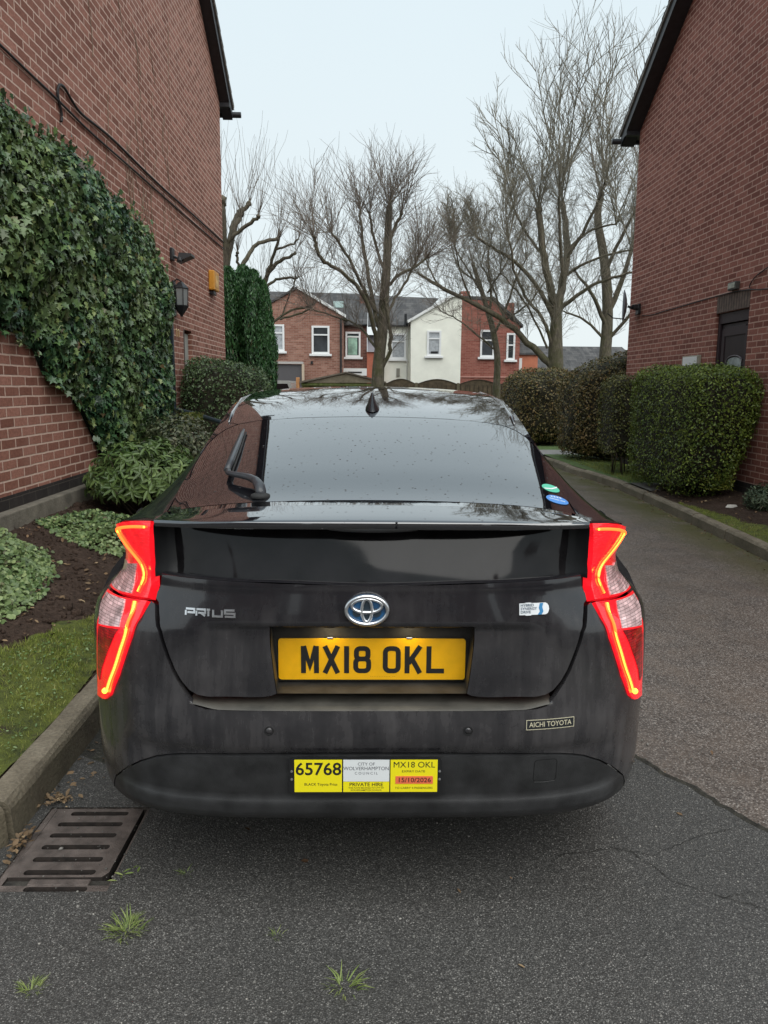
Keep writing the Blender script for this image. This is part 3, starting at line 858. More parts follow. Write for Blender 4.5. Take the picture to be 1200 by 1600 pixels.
def text(body, x, z, size, y, mat, parent, name='lettering', bold=0.0, sx=1.0, align='CENTER', space=1.0, on=None):
    cu = bpy.data.curves.new('t', 'FONT'); cu.body = body; cu.size = 1.0; cu.align_x = align; cu.align_y = 'BOTTOM_BASELINE'
    cu.offset = bold; cu.space_character = space; cu.resolution_u = 3
    ob = bpy.data.objects.new('t', cu); COL.objects.link(ob)
    dg = bpy.context.evaluated_depsgraph_get(); me = bpy.data.meshes.new_from_object(ob.evaluated_get(dg))
    bpy.data.objects.remove(ob)
    V = [(x+v.co.x*size*sx, y, z+v.co.y*size) for v in me.vertices]
    F = [tuple(p.vertices) for p in me.polygons]
    if on: V = [on(*p) for p in V]
    return mesh_obj(name, V, F, mat, parent)
M_small = plain('small_print', (.12, .07, .01), .6)
text('MANUFACTURED BY PLATES LTD  B 1 2AB  0121 000000' if False else '- - - - - - - - - - - -   - -', CX+.03, .6975, .008, YP-.0106, M_small, plate)
# plate lamps, lit
M_warm = emit('plate_lamp_glow', (1, .86, .55), 2)
for xx in (-.117, .103):
    pl = MB().box(xx-.013+CX, xx+.013+CX, 2.012, 2.036, .851, .8565, .001).build('plate_lamp', M_blackpl, tg)
    MB().box(xx-.008+CX, xx+.008+CX, 2.026, 2.034, .8500, .8508).build('bulb', M_warm, pl)
    MB().box(xx-.008+CX, xx+.008+CX, YP-.012, YP-.007, .809, .8135, .001).build('plate_clip', M_chrome, pl)
    ld = bpy.data.lights.new('plate_lamp_light', 'AREA'); ld.energy = .045; ld.size = .03; ld.color = (1, .85, .55)
    lo = bpy.data.objects.new('plate_lamp_light', ld); COL.objects.link(lo); lo.location = (xx+CX, 2.024, .848)

# emblem
EY = 1.968; ez = .914; ex = -.003
emb = MB()
emb.prism([(ex+.0565*math.cos(a), ez+.040*math.sin(a)) for a in np.linspace(0, 2*math.pi, 40, endpoint=False)], 'y', EY+.02, EY+.006)
emblem = emb.build('emblem', plain('blue_emblem_field', (.01, .09, .22), .15, coat=1, var=.5, vscale=25), car)
def ell(cx_, cz_, a, b, r, n=40): return [(cx_+a*math.cos(t), EY, cz_+b*math.sin(t)) for t in np.linspace(0, 2*math.pi, n+1)]
mb = MB()
mb.tube(ell(ex, ez, .0550, .0383, 0), .0056, 8, cap=False)
mb.tube(ell(ex, ez+.0125, .0400, .0185, 0), .0044, 8, cap=False)
mb.tube(ell(ex, ez+.0005, .0135, .0315, 0), .0044, 8, cap=False)
mb.build('emblem_rings', M_chrome, emblem, True)
mb = MB()
mb.prism([(ex+.010*math.cos(a), ez+.0005+.028*math.sin(a)) for a in np.linspace(0, 2*math.pi, 20, endpoint=False)], 'y', EY+.006, EY+.0045)
for s in (-1, 1):
    mb.prism([(ex+s*.026+.012*math.cos(a), ez-.008+.012*math.sin(a)) for a in np.linspace(0, 2*math.pi, 16, endpoint=False)], 'y', EY+.006, EY+.0048)
mb.build('emblem_dark_inlay', plain('emblem_dark_field', (.015, .03, .045), .3, coat=1), emblem)  # darker oval and discs inside the rings

# badges on the band: follow the body surface
def on_tail(off, tgo=True):
    def f(x, y, z):
        # find y on the tailgate skin for this x
        xx = abs(x-CX); lo, hi = 0.0, .62
        for _ in range(22):
            mid = (lo+hi)/2
            if tail(mid, z)[0] < xx: lo = mid
            else: hi = mid
        yy = tail(lo, z)[1]-(tg_off(lo, z) if tgo else bump_off(lo, z))
        return (x, yy-off, z)
    return f
B = {'P': [([(0, 0), (0, .75), ], 0), ([(0, 1), (1, 1), (1, .45), (.2, .45)], 0)], 'R': [([(0, 0), (0, .75)], 0), ([(0, 1), (1, 1), (1, .45), (.2, .45)], 0), ([(.5, .45), (1, 0)], 0)],
     'I': [([(.5, .8), (.5, 0)], 0), ([(.2, 1), (.8, 1)], 0)], 'U': [([(0, 1), (0, 0), (1, 0), (1, 1)], 0)], 'S': [([(1, 1), (0, 1), (0, .5), (1, .5), (1, 0), (0, 0)], 0)]}
V = []; F = []; bz = .8905
lx = [('P', -.502, .024), ('R', -.472, .024), ('I', -.446, .014), ('U', -.426, .024), ('S', -.394, .026)]
for c, x, w in lx:
    for pth, cl in B[c]:
        v, f = stroke([([(p[0]*w, p[1]*.0165) for p in pth], cl)], .0050)
        f1 = on_tail(.0045); f0 = on_tail(.0)
        b = len(V); nn = len(v)
        V += [f1(CX+x+p.x, 0, bz+p.y) for p in v]+[f0(CX+x+p.x, 0, bz+p.y) for p in v]
        for q in f:
            F.append(tuple(b+i for i in q))
            for i in range(4):
                a_, c_ = q[i], q[(i+1) % 4]; F.append((b+c_, b+a_, b+a_+nn, b+c_+nn))
mesh_obj('model_badge', V, F, M_chrome, car)
# drive-system badge
M_white = plain('white_enamel', (.72, .74, .76), .3)
M_blue = plain('blue_enamel', (.03, .2, .42), .3)
def skin_poly(name, poly, off, mat, parent, tgo=True, th=.003):
    f = on_tail(off, tgo); f0 = on_tail(off-th, tgo); v2, tr = tri2d(poly, step=.012)
    n = len(v2); V = [f(CX+a, 0, b) for a, b in v2]
    F = []
    for t in tr:
        A_ = np.cross(np.array(V[t[1]])-np.array(V[t[0]]), np.array(V[t[2]])-np.array(V[t[0]])); F.append(t if A_[1] < 0 else t[::-1])
    cnt = {(t[i], t[(i+1) % 3]) for t in F for i in range(3)}
    be = [(a, b) for a, b in cnt if (b, a) not in cnt]
    for a, b in be:
        k = len(V); V += [V[a], V[b], f0(CX+v2[b][0], 0, v2[b][1]), f0(CX+v2[a][0], 0, v2[a][1])]; F.append((k+1, k, k+3, k+2))
    return mesh_obj(name, V, F, mat, parent)
hb = skin_poly('drive_badge', [(.395, .8965), (.412, .8965), (.412, .895), (.428, .895), (.428, .8965), (.468, .8965), (.474, .899), (.4775, .905), (.4785, .911), (.4775, .918), (.474, .924), (.468, .9265), (.428, .9265), (.428, .928), (.412, .928), (.412, .9265), (.395, .9265)], .004, M_white, car)
skin_poly('badge_wave', [(.446, .8968), (.452, .905), (.449, .914), (.452, .9263), (.462, .9263), (.459, .916), (.462, .905), (.457, .8968)], .0046, M_blue, hb, th=.0005)
M_navy = plain('navy_print', (.02, .05, .09), .5)
for i, wd in enumerate(('HYBRID', 'SYNERGY', 'DRIVE')):
    text(wd, CX+.398, .9188-.0088*i, .0095, 0, M_navy, hb, bold=.02, sx=1.12, align='LEFT', on=on_tail(.0046))
# dealer sticker on bumper
st = skin_poly('bumper_sticker', rrect(.4185, .5555, .5835, .6115, .001, 1), .0012, plain('black_sticker', (.015, .017, .02), .4), car, False, .001)
M_gold = plain('pale_gold_print', (.5, .46, .33), .4)
for a in ((.4185, .5555, .5835, .5853), (.4185, .5555, .6097, .6115), (.4185, .4203, .5854, .6096), (.5537, .5555, .5854, .6096)):
    skin_poly('sticker_border', [(a[0], a[2]), (a[1], a[2]), (a[1], a[3]), (a[0], a[3])], .0018, M_gold, st, False, .0004)
text('AICHI TOYOTA', CX+.487, .5915, .0195, 0, M_gold, st, bold=.012, sx=.88, on=on_tail(.0019, False))
# parking sensors and towing cover
for xx in (-.276, .260):
    q = on_tail(0, False)(xx+CX, 0, .585)
    MB().lathe([(.0125, .004), (.0125, -.002), (.0105, -.002), (.0105, .0005), (.001, .0005)], q, 'y', 20).build('parking_sensor', M_seam, bumper, True)
    MB().lathe([(.0098, .004), (.0094, -.0012), (.001, -.0018)], q, 'y', 20).build('sensor_face', M_paint, bumper, True)
def on_apron(off):
    def f(x, y, z):
        xx = abs(x-CX); lo, hi = 0.0, .62
        for _ in range(22):
            mid = (lo+hi)/2
            if tail(mid, z)[0] < xx: lo = mid
            else: hi = mid
        return (x, tail(lo, z)[1]+.002-off, z)
    return f
V = []; F = []
for i, rr in enumerate((rrect(.448, .513, .422, .490, .010), )):
    v, f = stroke([(rr, 1)], .0016)
    V = [on_apron(.0008)(CX+p.x, 0, p.y) for p in v]; F = f
    mesh_obj('towing_cover', V, F, M_seam, apron)
V = []; v, f = stroke([([(.452, .4215), (.480, .4195), (.509, .4215)], 0)], .0014)
mesh_obj('towing_cover_edge', [on_apron(.0012)(CX+p.x, 0, p.y) for p in v], f, plain('pale_edge', (.12, .12, .12), .4), apron)  # paler line along the lower edge of the cover

# hire plate on the apron
HY = 1.938
hp = flatprism('hire_plate', rrect(-.223, .190, .407, .513, .010), HY, .004, plain('black_plaque', (.012, .012, .013), .35), car, CX)
M_yel = plain('yellow_vinyl', (.86, .74, .01), .4); M_wht = plain('white_vinyl', (.72, .74, .74), .4); M_org = plain('orange_panel', (.80, .16, .07), .45)
fy = HY-.0045
def card(name, x0, x1, z0, z1, mat, y=fy, par=hp):
    return MB().box(x0+CX, x1+CX, y-.0008, y, z0, z1).build(name, mat, par)
card('yellow_panel', -.208, -.080, .4155, .5085, M_yel); card('white_panel', -.0765, .048, .446, .5085, M_wht)
card('yellow_panel', -.0765, .048, .4155, .4452, M_yel); card('yellow_panel', .051, .178, .4155, .5085, M_yel)
card('orange_panel', .0645, .166, .4395, .4615, M_org, fy-.0009)
ty = fy-.0012; T_ = lambda b, x, z, s_, **k: text(b, CX+x, z, s_, k.pop('y', ty), k.pop('mat', M_ltr), hp, **k)
T_('65768', -.1435, .4655, .050, bold=.016, sx=1.0)
T_('BLACK Toyota Prius', -.137, .4345, .0105, bold=.005)
M_gr = plain('grey_print', (.12, .12, .14), .5)
T_('CITY OF', -.0145, .4925, .0125, mat=M_gr); T_('WOLVERHAMPTON', -.0145, .479, .0145, mat=M_gr, sx=.95); T_('COUNCIL', -.0145, .4665, .0105, mat=M_gr, space=1.5)
T_('PRIVATE HIRE', -.0145, .4445, .0145, bold=.03, sx=1.02) if False else None
T_('PRIVATE HIRE', -.0145, .4325, .0150, bold=.008, sx=1.0)
T_('THIS PLATE BELONGS TO CITY OF', -.0145, .4255, .0062, bold=.004); T_('WOLVERHAMPTON COUNCIL', -.0145, .4190, .0062, bold=.004)
T_('MX18 OKL', .1145, .4865, .0240, bold=0, sx=1.0); T_('EXPIRY DATE', .113, .4725, .0088, bold=.0, sx=1.2)
T_('15/10/2026', .1155, .4445, .0185, bold=.006, sx=1.08, y=ty-.0010); T_('TO CARRY 4 PASSENGERS', .1145, .4245, .0084, bold=.0, sx=1.05)
for xx in (-.2155, .184):
    for zz in (.475, .452): MB().lathe([(.0035, 0), (.0035, -.001), (.001, -.0015)], (xx+CX, fy, zz), 'y', 10).build('screw', M_chrome, hp)

# rear-window stickers
def on_top(off):
    def f(x, y, z=0): return (x+CX, y, topz(x, y)+off)
    return f
def ellip(cx_, cy_, a, b, rot=0, n=28):
    return [(cx_+a*math.cos(t)*math.cos(rot)-b*math.sin(t)*math.sin(rot), cy_+a*math.cos(t)*math.sin(rot)+b*math.sin(t)*math.cos(rot)) for t in np.linspace(0, 2*math.pi, n, endpoint=False)]
def top_poly(name, poly, off, mat, parent):
    f = on_top(off); return mesh_obj(name, [f(*p) for p in poly], [tuple(range(len(poly)))], mat, parent)
M_grn = plain('green_sticker', (.10, .50, .34), .35); M_bls = plain('blue_sticker', (.08, .25, .62), .35)
s1 = top_poly('green_sticker', ellip(.559, 2.380, .0275, .028, 0), .0018, M_grn, rw)
top_poly('sticker_stripe', [(.535, 2.373), (.56, 2.379), (.583, 2.400), (.582, 2.390), (.561, 2.371), (.538, 2.366)], .0024, M_wht, s1)
s2 = top_poly('blue_sticker', ellip(.5615, 2.300, .0335, .030, -.15), .0018, M_bls, rw)
for k in range(4):
    x = .545+.009*k; top_poly('sticker_figure', [(x, 2.313), (x+.005, 2.312), (x+.005, 2.321), (x, 2.322)], .0024, M_wht, s2)
top_poly('sticker_line', [(.538, 2.300), (.585, 2.294), (.585, 2.298), (.538, 2.304)], .0024, M_wht, s2)

# wiper ------------------------------------------------------------------------
M_wip = plain('wiper_plastic', (.035, .037, .042), .32, var=.2, vscale=40)
def tp(x, y, h_): return (x+CX, y, topz(x, y)+h_)
wip = MB()
wip.tube([tp(-.330, 2.250, .004), tp(-.332, 2.262, .014), tp(-.338, 2.282, .022), tp(-.352, 2.31, .026), tp(-.376, 2.335, .027), tp(-.402, 2.352, .027), tp(-.428, 2.368, .026), tp(-.448, 2.385, .025), tp(-.457, 2.415, .024)],
         [.014, .0175, .0175, .016, .0145, .013, .012, .011, .010], 10, flat=.75)
wip = wip.build('wiper', M_wip, car, True)
MB().tube([tp(-.457, 2.41, .024), tp(-.460, 2.50, .022), tp(-.463, 2.62, .022), tp(-.470, 2.78, .018), tp(-.476, 2.86, .012)], [.011, .0115, .0105, .008, .005], 8, flat=.8).build('wiper_arm', M_wip, wip, True)
MB().tube([tp(-.446, 2.44, .006), tp(-.452, 2.62, .006), tp(-.464, 2.84, .006)], [.0035, .004, .0035], 6).build('wiper_blade', M_rubber, wip, True)
MB().lathe([(.030, -.004), (.028, .006), (.018, .010), (.002, .011)], tp(-.332, 2.255, 0), 'z', 18).build('wiper_pivot', M_rubber, wip, True)
# aerial fin ---------------------------------------------------------------------
mb = MB()
secs = []
for t, wy, wx in ((0, .085, .030), (.2, .080, .027), (.5, .05, .014), (.8, .030, .008), (1.0, .018, .005)):
    z = topz(0, 3.2)-.004+.064*t; yc_ = 3.17+.035*t
    secs.append([(CX+wx*math.cos(a)*(.8 if math.sin(a) > 0 else 1), yc_+wy*math.sin(a), z-(yc_-3.17)*0+(.012*math.sin(a) if t < .3 else 0)) for a in np.linspace(0, 2*math.pi, 16, endpoint=False)])
vs = [p for r in secs for p in r]
mb.add(vs, [(i*16+j, i*16+(j+1) % 16, (i+1)*16+(j+1) % 16, (i+1)*16+j) for i in range(4) for j in range(16)]+[tuple(range(64, 80))])
mb.build('aerial_fin', plain('aerial_black', (.012, .012, .014), .22), roof, True)
# ------------------------------------------------------------------ ground, road, kerbs
def fbm(x, y, s=1.0, seed=0):
    v = 0; a = 1; t = 0
    for o in range(4):
        f = s*2**o; p = seed*13.7+o*5.1
        v = v+a*(np.sin(x*f*1.7+p+1.3*np.sin(y*f*1.1+p))*np.cos(y*f*1.9-p+1.1*np.sin(x*f*.9))); t += a; a *= .5
    return v/t
def asphalt(name, dark, light, speck, rough=.6, scale=170, brown=(0, 0, 0), wet=.2, mossy=0.0):
    mt, nt, b = new_mat(name); c = coords(nt)
    v = N(nt, 'ShaderNodeTexVoronoi'); v.inputs['Scale'].default_value = scale; L(nt, c, v.inputs['Vector'])
    wn = N(nt, 'ShaderNodeTexWhiteNoise'); L(nt, v.outputs['Position'], wn.inputs['Vector'])
    col = ramp(nt, wn.outputs['Value'], [(0, dark), (.62, light), (.90, tuple(x*1.5 for x in light)), (1, speck)])
    edge = ramp(nt, v.outputs['Distance'], [(.25, (0, 0, 0)), (.6, (1, 1, 1))])
    col = mixc(nt, math_(nt, 'MULTIPLY', edge, .65), col, tuple(x*.4 for x in dark))
    big = noise(nt, c, 1.1, 5, .6)
    col = mixc(nt, math_(nt, 'MULTIPLY', ramp(nt, big, [(.35, (0, 0, 0)), (.7, (1, 1, 1))]), .45), col, tuple(x*.55 for x in dark))
    if sum(brown):
        col = mixc(nt, math_(nt, 'MULTIPLY', ramp(nt, noise(nt, c, 3.5, 5, .7), [(.4, (0, 0, 0)), (.75, (1, 1, 1))]), .5), col, brown)
    if mossy:
        # moss gathers along the foot of the kerbs
        s = N(nt, 'ShaderNodeSeparateXYZ'); L(nt, c, s.inputs[0])
        r1 = N(nt, 'ShaderNodeMapRange'); r1.inputs['From Min'].default_value = 2.95; r1.inputs['From Max'].default_value = 3.55; L(nt, s.outputs[0], r1.inputs['Value'])
        mm = math_(nt, 'MULTIPLY', r1.outputs[0], ramp(nt, noise(nt, c, 2.2, 6, .75), [(.32, (0, 0, 0)), (.52, (1, 1, 1))]))
        col = mixc(nt, math_(nt, 'MULTIPLY', mm, .85, True), col, (.075, .075, .016))
    L(nt, col, b.inputs['Base Color'])
    rr = N(nt, 'ShaderNodeMapRange'); rr.inputs['To Min'].default_value = rough-wet; rr.inputs['To Max'].default_value = rough+.15
    L(nt, noise(nt, c, 2.3, 4), rr.inputs['Value']); L(nt, rr.outputs[0], b.inputs['Roughness'])
    b.inputs['Specular IOR Level'].default_value = .45
    h_ = math_(nt, 'ADD', math_(nt, 'MULTIPLY', math_(nt, 'SUBTRACT', 1.0, v.outputs['Distance']), wn.outputs['Value']), noise(nt, c, scale*.4, 3))
    bump(nt, b, h_, .9, .004)
    return mt
M_asph_new = asphalt('new_dark_asphalt', (.052, .050, .047), (.132, .126, .118), (.42, .40, .37), .6, 230)
M_asph_old = asphalt('old_coarse_asphalt', (.078, .062, .053), (.26, .222, .197), (.50, .45, .41), .46, 125, brown=(.19, .145, .115), mossy=1)
M_patch = asphalt('dark_brown_asphalt', (.022, .020, .016), (.055, .050, .042), (.18, .16, .13), .55, 170, brown=(.030, .034, .010))
M_earth = plain('dark_earth', (.035, .028, .020), .9, var=.5, vscale=.6)

HX0, HX1, HY0, HY1 = -1.125, -.775, 2.095, 2.56        # gully opening
def struct(o): o['kind'] = 'structure'; return o
def sheet(name, poly, z, mat, holes=(), step=.5, zf=None):
    v, t = tri2d(poly, holes, step)
    V = [(a, b, z+(zf(a, b) if zf else 0)) for a, b in v]; F = []
    for q in t:
        A_ = np.cross(np.array(V[q[1]])-np.array(V[q[0]]), np.array(V[q[2]])-np.array(V[q[0]])); F.append(q if A_[2] > 0 else q[::-1])
    return struct(mesh_obj(name, V, F, mat, None, True))
hole = [(HX0, HY0), (HX1, HY0), (HX1, HY1), (HX0, HY1)]
def ring_quads(x0, x1, y0, y1):
    xs = [x0, HX0, HX1, x1]; ys = [y0, HY0, HY1, y1]; V = [(x, y) for y in ys for x in xs]; F = []
    for j in range(3):
        for i in range(3):
            if (i, j) != (1, 1): F.append((j*4+i, j*4+i+1, j*4+i+5, j*4+i+4))
    return V, F
v, f = ring_quads(-600, 600, -600, 900)
struct(mesh_obj('ground', [(a, b, -.008) for a, b in v], f, M_earth))
v, f = ring_quads(-1.6, 3.85, -30, 22)
struct(mesh_obj('road', [(a, b, -.002) for a, b in v], f, M_asph_old))
sheet('car_park', [(-9, 15.2), (3.3, 15.2), (3.3, 17.5), (12, 24), (12, 29.5), (-9, 29.5)], .002, M_asph_old, step=2)
# the newer dark patch in front: wavy hand-raked joint on its right
seam_pts = [(.98, 3.35), (1.04, 3.15), (1.105, 2.962), (1.17, 2.80), (1.235, 2.70), (1.29, 2.57), (1.375, 2.41), (1.47, 2.26), (1.60, 2.02), (1.72, 1.80), (1.95, 1.3), (2.3, .6), (2.9, -1.2), (3.2, -4)]
sm_ = []
for i in range(len(seam_pts)-1):
    a, b = seam_pts[i], seam_pts[i+1]; k = max(2, int(math.hypot(b[0]-a[0], b[1]-a[1])/.035)); k = min(k, 30)
    for j in range(k):
        t = j/k; sm_.append((a[0]+(b[0]-a[0])*t+random.uniform(-.007, .007), a[1]+(b[1]-a[1])*t))
patch = [(-1.25, 3.0), (-.9, 2.80), (-.5, 3.1), (.1, 3.3), (.6, 3.45)]+sm_+[(3.2, -4), (-3.4, -4), (-3.4, .9), (-2.0, 1.7), (-1.25, 2.15)]
nb = sheet('new_road_surface', patch, .006, M_asph_new, [hole], .4)
# crumbly edge of the joint
V = []; F = []
for i in range(len(sm_)-1):
    a, b = sm_[i], sm_[i+1]; k = len(V); w = random.uniform(.010, .022)
    V += [(a[0]-.014, a[1]-.004, .0065), (b[0]-.014, b[1]-.004, .0065), (b[0]+w, b[1]+.01, .001), (a[0]+w, a[1]+.01, .001), (a[0], a[1], .0125), (b[0], b[1], .0125)]
    F += [(k, k+4, k+5, k+1), (k+4, k+3, k+2, k+5)]
struct(mesh_obj('road_joint', V, F, plain('crumbled_joint', (.030, .027, .020), .9, var=.7, vscale=30, bumpy=.8, bscale=150)))
# cracks with a little moss
M_crack = plain('road_crack', (.012, .011, .008), .95, var=.8, vscale=25)
def crack(pts, w):
    V = []; F = []; P = []
    for a, b in zip(pts[:-1], pts[1:]):
        k = max(2, int(math.hypot(b[0]-a[0], b[1]-a[1])/.02))
        for j in range(k): P.append((a[0]+(b[0]-a[0])*j/k+random.uniform(-.006, .006), a[1]+(b[1]-a[1])*j/k+random.uniform(-.006, .006)))
    for i, p in enumerate(P):
        q = P[min(i+1, len(P)-1)]; o = P[max(i-1, 0)]; d = Vector((q[0]-o[0], q[1]-o[1])).normalized(); ww = w*random.uniform(.25, 1)
        V += [(p[0]-d.y*ww, p[1]+d.x*ww, .0095), (p[0]+d.y*ww, p[1]-d.x*ww, .0095)]
    F = [(2*i+1, 2*i+3, 2*i+2, 2*i) for i in range(len(P)-1)]
    struct(mesh_obj('road_crack', V, F, M_crack))
crack([(.62, 2.26), (.80, 2.30), (.93, 2.26), (1.10, 2.36), (1.28, 2.42)], .0018)
crack([(1.05, 2.05), (1.20, 2.08), (1.33, 2.04), (1.52, 2.10)], .0019)
crack([(.85, 2.30), (.95, 2.12), (1.16, 2.0), (1.3, 1.82)], .0015)
wp = sheet('gutter_strip', [(-1.22, 2.62), (-.76, 2.62), (-.55, 3.0), (.0, 3.25), (.2, 3.9), (.2, 5), (-1.22, 5)], .002, M_patch, (), .5)  # darker sheet from the left kerb to under the car

# kerbs -------------------------------------------------------------------------
def kerb_mat():
    mt, nt, b = new_mat('weathered_concrete_kerb'); c = coords(nt)
    a = noise(nt, c, 6, 6, .65); d = noise(nt, c, 70, 4, .7)
    col = ramp(nt, a, [(.3, (.11, .090, .065)), (.5, (.21, .175, .125)), (.72, (.31, .265, .195))])
    col = mixc(nt, math_(nt, 'MULTIPLY', ramp(nt, d, [(.4, (1, 1, 1)), (.6, (0, 0, 0))]), .4), col, (.05, .042, .03))
    col = mixc(nt, ramp(nt, noise(nt, c, 11, 5, .7), [(.63, (0, 0, 0)), (.75, (.6, .6, .6))]), col, (.40, .37, .28))
    ge = N(nt, 'ShaderNodeNewGeometry'); s = N(nt, 'ShaderNodeSeparateXYZ'); L(nt, ge.outputs['Normal'], s.inputs[0])
    col = mixc(nt, math_(nt, 'MULTIPLY', math_(nt, 'SUBTRACT', 1.0, s.outputs[2], True), ramp(nt, noise(nt, c, 3, 4), [(.35, (.2, .2, .2)), (.65, (.75, .75, .75))])), col, (.055, .048, .022))
    L(nt, col, b.inputs['Base Color']); b.inputs['Roughness'].default_value = .85
    bump(nt, b, math_(nt, 'ADD', d, a), .9, .008)
    return mt
M_kerb = kerb_mat()
def kerb_run(path, side, z=.14, w=.115, name='kerb_stone', L_=.915):
    """side +1: verge lies on the +x side of the face"""
    # resample into stones
    P = [Vector((p[0], p[1], 0)) for p in path]; seg = []
    d = [0]
    for i in range(1, len(P)): d.append(d[-1]+(P[i]-P[i-1]).length)
    def at(s):
        s = min(max(s, 0), d[-1]); i = max(j for j in range(len(d)-1) if d[j] <= s+1e-9)
        return P[i].lerp(P[i+1], (s-d[i])/(d[i+1]-d[i]))
    s = 0; k = 0; out = []
    while s < d[-1]-.1:
        e = min(s+L_, d[-1]); mb = MB(); rows = []
        g0 = .004
        ss = np.linspace(s+g0, e-g0, 9)
        jz = random.uniform(-.006, .006); jx = random.uniform(-.005, .005)
        for q in ss:
            p = at(q); t = (at(q+.02)-at(q-.02)).normalized(); nrm = Vector((t.y, -t.x, 0))*side
            prof = [(0, -.05), (0, .0), (.008, z*.75), (.016, z-.018), (.028, z-.005), (.045, z), (w-.01, z), (w, z-.008), (w, -.05)]
            rows.append([p+nrm*(a+jx+random.uniform(-.0015, .0015))+Vector((0, 0, h_+jz*(h_ > 0)+random.uniform(-.0015, .0015)*(h_ > 0))) for a, h_ in prof])
        n = len(rows[0]); vs = [tuple(v_) for r in rows for v_ in r]
        fs = [(i*n+j, i*n+j+1, (i+1)*n+j+1, (i+1)*n+j) if side*1 > 0 else (i*n+j, (i+1)*n+j, (i+1)*n+j+1, i*n+j+1) for i in range(8) for j in range(n-1)]
        fs += [tuple(range(n)), tuple(8*n+j for j in range(n))[::-1]]
        mb.add(vs, fs); out.append(mb.build('kerb', M_kerb, None, False)); struct(out[-1])
        s = e; k += 1
    return out
kerb_run([(-1.172, 2.36), (-1.176, 3.0), (-1.186, 3.3), (-1.24, 6), (-1.28, 9.0), (-1.30, 14.5)], -1)
kerb_run([(-2.8, 1.62), (-2.1, 1.72), (-1.55, 1.93), (-1.33, 2.07), (-1.20, 2.20), (-1.165, 2.27), (-1.172, 2.345)][::1], -1, .155, .13, L_=2.2)
kerb_run([(3.30, 3.0), (3.42, 5.0), (3.54, 6.57), (3.63, 8.1), (3.74, 10.4), (3.765, 11.6), (3.70, 12.6), (3.60, 13.6), (3.58, 15), (3.3, 18)], 1, .115)

# verges and beds -----------------------------------------------------------------
def bedL(x, y):
    t = np.clip((-1.30-x)/1.25, 0, 1)
    return .125+.36*t**1.1+.012*fbm(np.array(x), np.array(y), 3, 1)
def bedR(x, y):
    t = np.clip((x-3.75)/.95, 0, 1)
    return .10+.12*t+.012*fbm(np.array(x), np.array(y), 3, 2)
def grid_sheet(name, x0f, x1f, y0, y1, hf, mat, nx=60, ny=160, dz=0, kind='structure', rough=.0):
    V = []; F = []
    for j in range(ny+1):
        y = y0+(y1-y0)*j/ny; a, b = x0f(y), x1f(y)
        for i in range(nx+1):
            x = a+(b-a)*i/nx; V.append((x, y, float(hf(x, y))+dz+(rough*float(fbm(np.array(x), np.array(y), 14, 3)) if rough else 0)))
    n = nx+1
    F = np.array([(j*n+i, j*n+i+1, (j+1)*n+i+1, (j+1)*n+i) for j in range(ny) for i in range(nx)])
    o = mesh_obj(name, V, F, mat, None, True); o['kind'] = kind; return o
kx = pchip([-3, 1.7, 1.95, 2.1, 2.3, 3.0, 3.3, 6, 9, 14.5], [-2.9, -2.35, -1.68, -1.44, -1.285, -1.285, -1.30, -1.35, -1.39, -1.41])
def soil_mat():
    mt, nt, b = new_mat('damp_soil'); c = coords(nt)
    a = noise(nt, c, 5, 6, .7); d = noise(nt, c, 40, 5, .75)
    col = ramp(nt, d, [(.3, (.028, .019, .014)), (.5, (.085, .056, .042)), (.75, (.16, .11, .085))])
    col = mixc(nt, math_(nt, 'MULTIPLY', ramp(nt, a, [(.4, (0, 0, 0)), (.65, (1, 1, 1))]), .5), col, (.035, .022, .016))
    L(nt, col, b.inputs['Base Color']); b.inputs['Roughness'].default_value = .95; b.inputs['Specular IOR Level'].default_value = .2
    bump(nt, b, math_(nt, 'ADD', d, noise(nt, c, 130, 3)), 1, .02)
    return mt
M_soil = soil_mat()
def turf_mat(name, a_, b_, c_):
    mt, nt, b = new_mat(name); c = coords(nt)
    f = noise(nt, c, 9, 6, .75); g_ = noise(nt, c, 110, 3, .7)
    col = ramp(nt, f, [(.35, a_), (.55, b_), (.72, c_)])
    col = mixc(nt, math_(nt, 'MULTIPLY', g_, .6), col, tuple(x*.35 for x in a_))
    col = mixc(nt, ramp(nt, noise(nt, c, 6.5, 5, .7), [(.56, (0, 0, 0)), (.68, (.85, .85, .85))]), col, (.045, .030, .018))
    L(nt, col, b.inputs['Base Color']); b.inputs['Roughness'].default_value = .9
    bump(nt, b, g_, 1, .015); return mt
M_moss = turf_mat('mossy_turf', (.06, .075, .016), (.16, .19, .026), (.27, .28, .04))
M_lawn = turf_mat('green_lawn', (.07, .12, .03), (.13, .21, .06), (.15, .24, .07))
grid_sheet('garden_bed', lambda y: -2.62, lambda y: kx(y)+.01, 1.75, 14.4, bedL, M_soil, 60, 260, rough=.012)
gx = pchip([1.7, 2.3, 3.2, 3.54, 3.9, 4.27, 4.8, 5.5, 6.5, 14], [-2.5, -2.35, -1.93, -1.78, -1.66, -1.57, -1.50, -1.48, -1.49, -1.5])
grid_sheet('mossy_verge', lambda y: gx(y)+.04*math.sin(y*9)+.03*math.sin(y*23), lambda y: kx(y), 1.78, 9, bedL, M_moss, 26, 200, dz=.012, rough=.008)
grid_sheet('garden_bed', lambda y: np.interp(y, [3, 5, 6.57, 8.1, 10.4], [3.42, 3.54, 3.65, 3.74, 3.85]), lambda y: 4.72, 3, 10.35, bedR, M_soil, 40, 160, rough=.014)
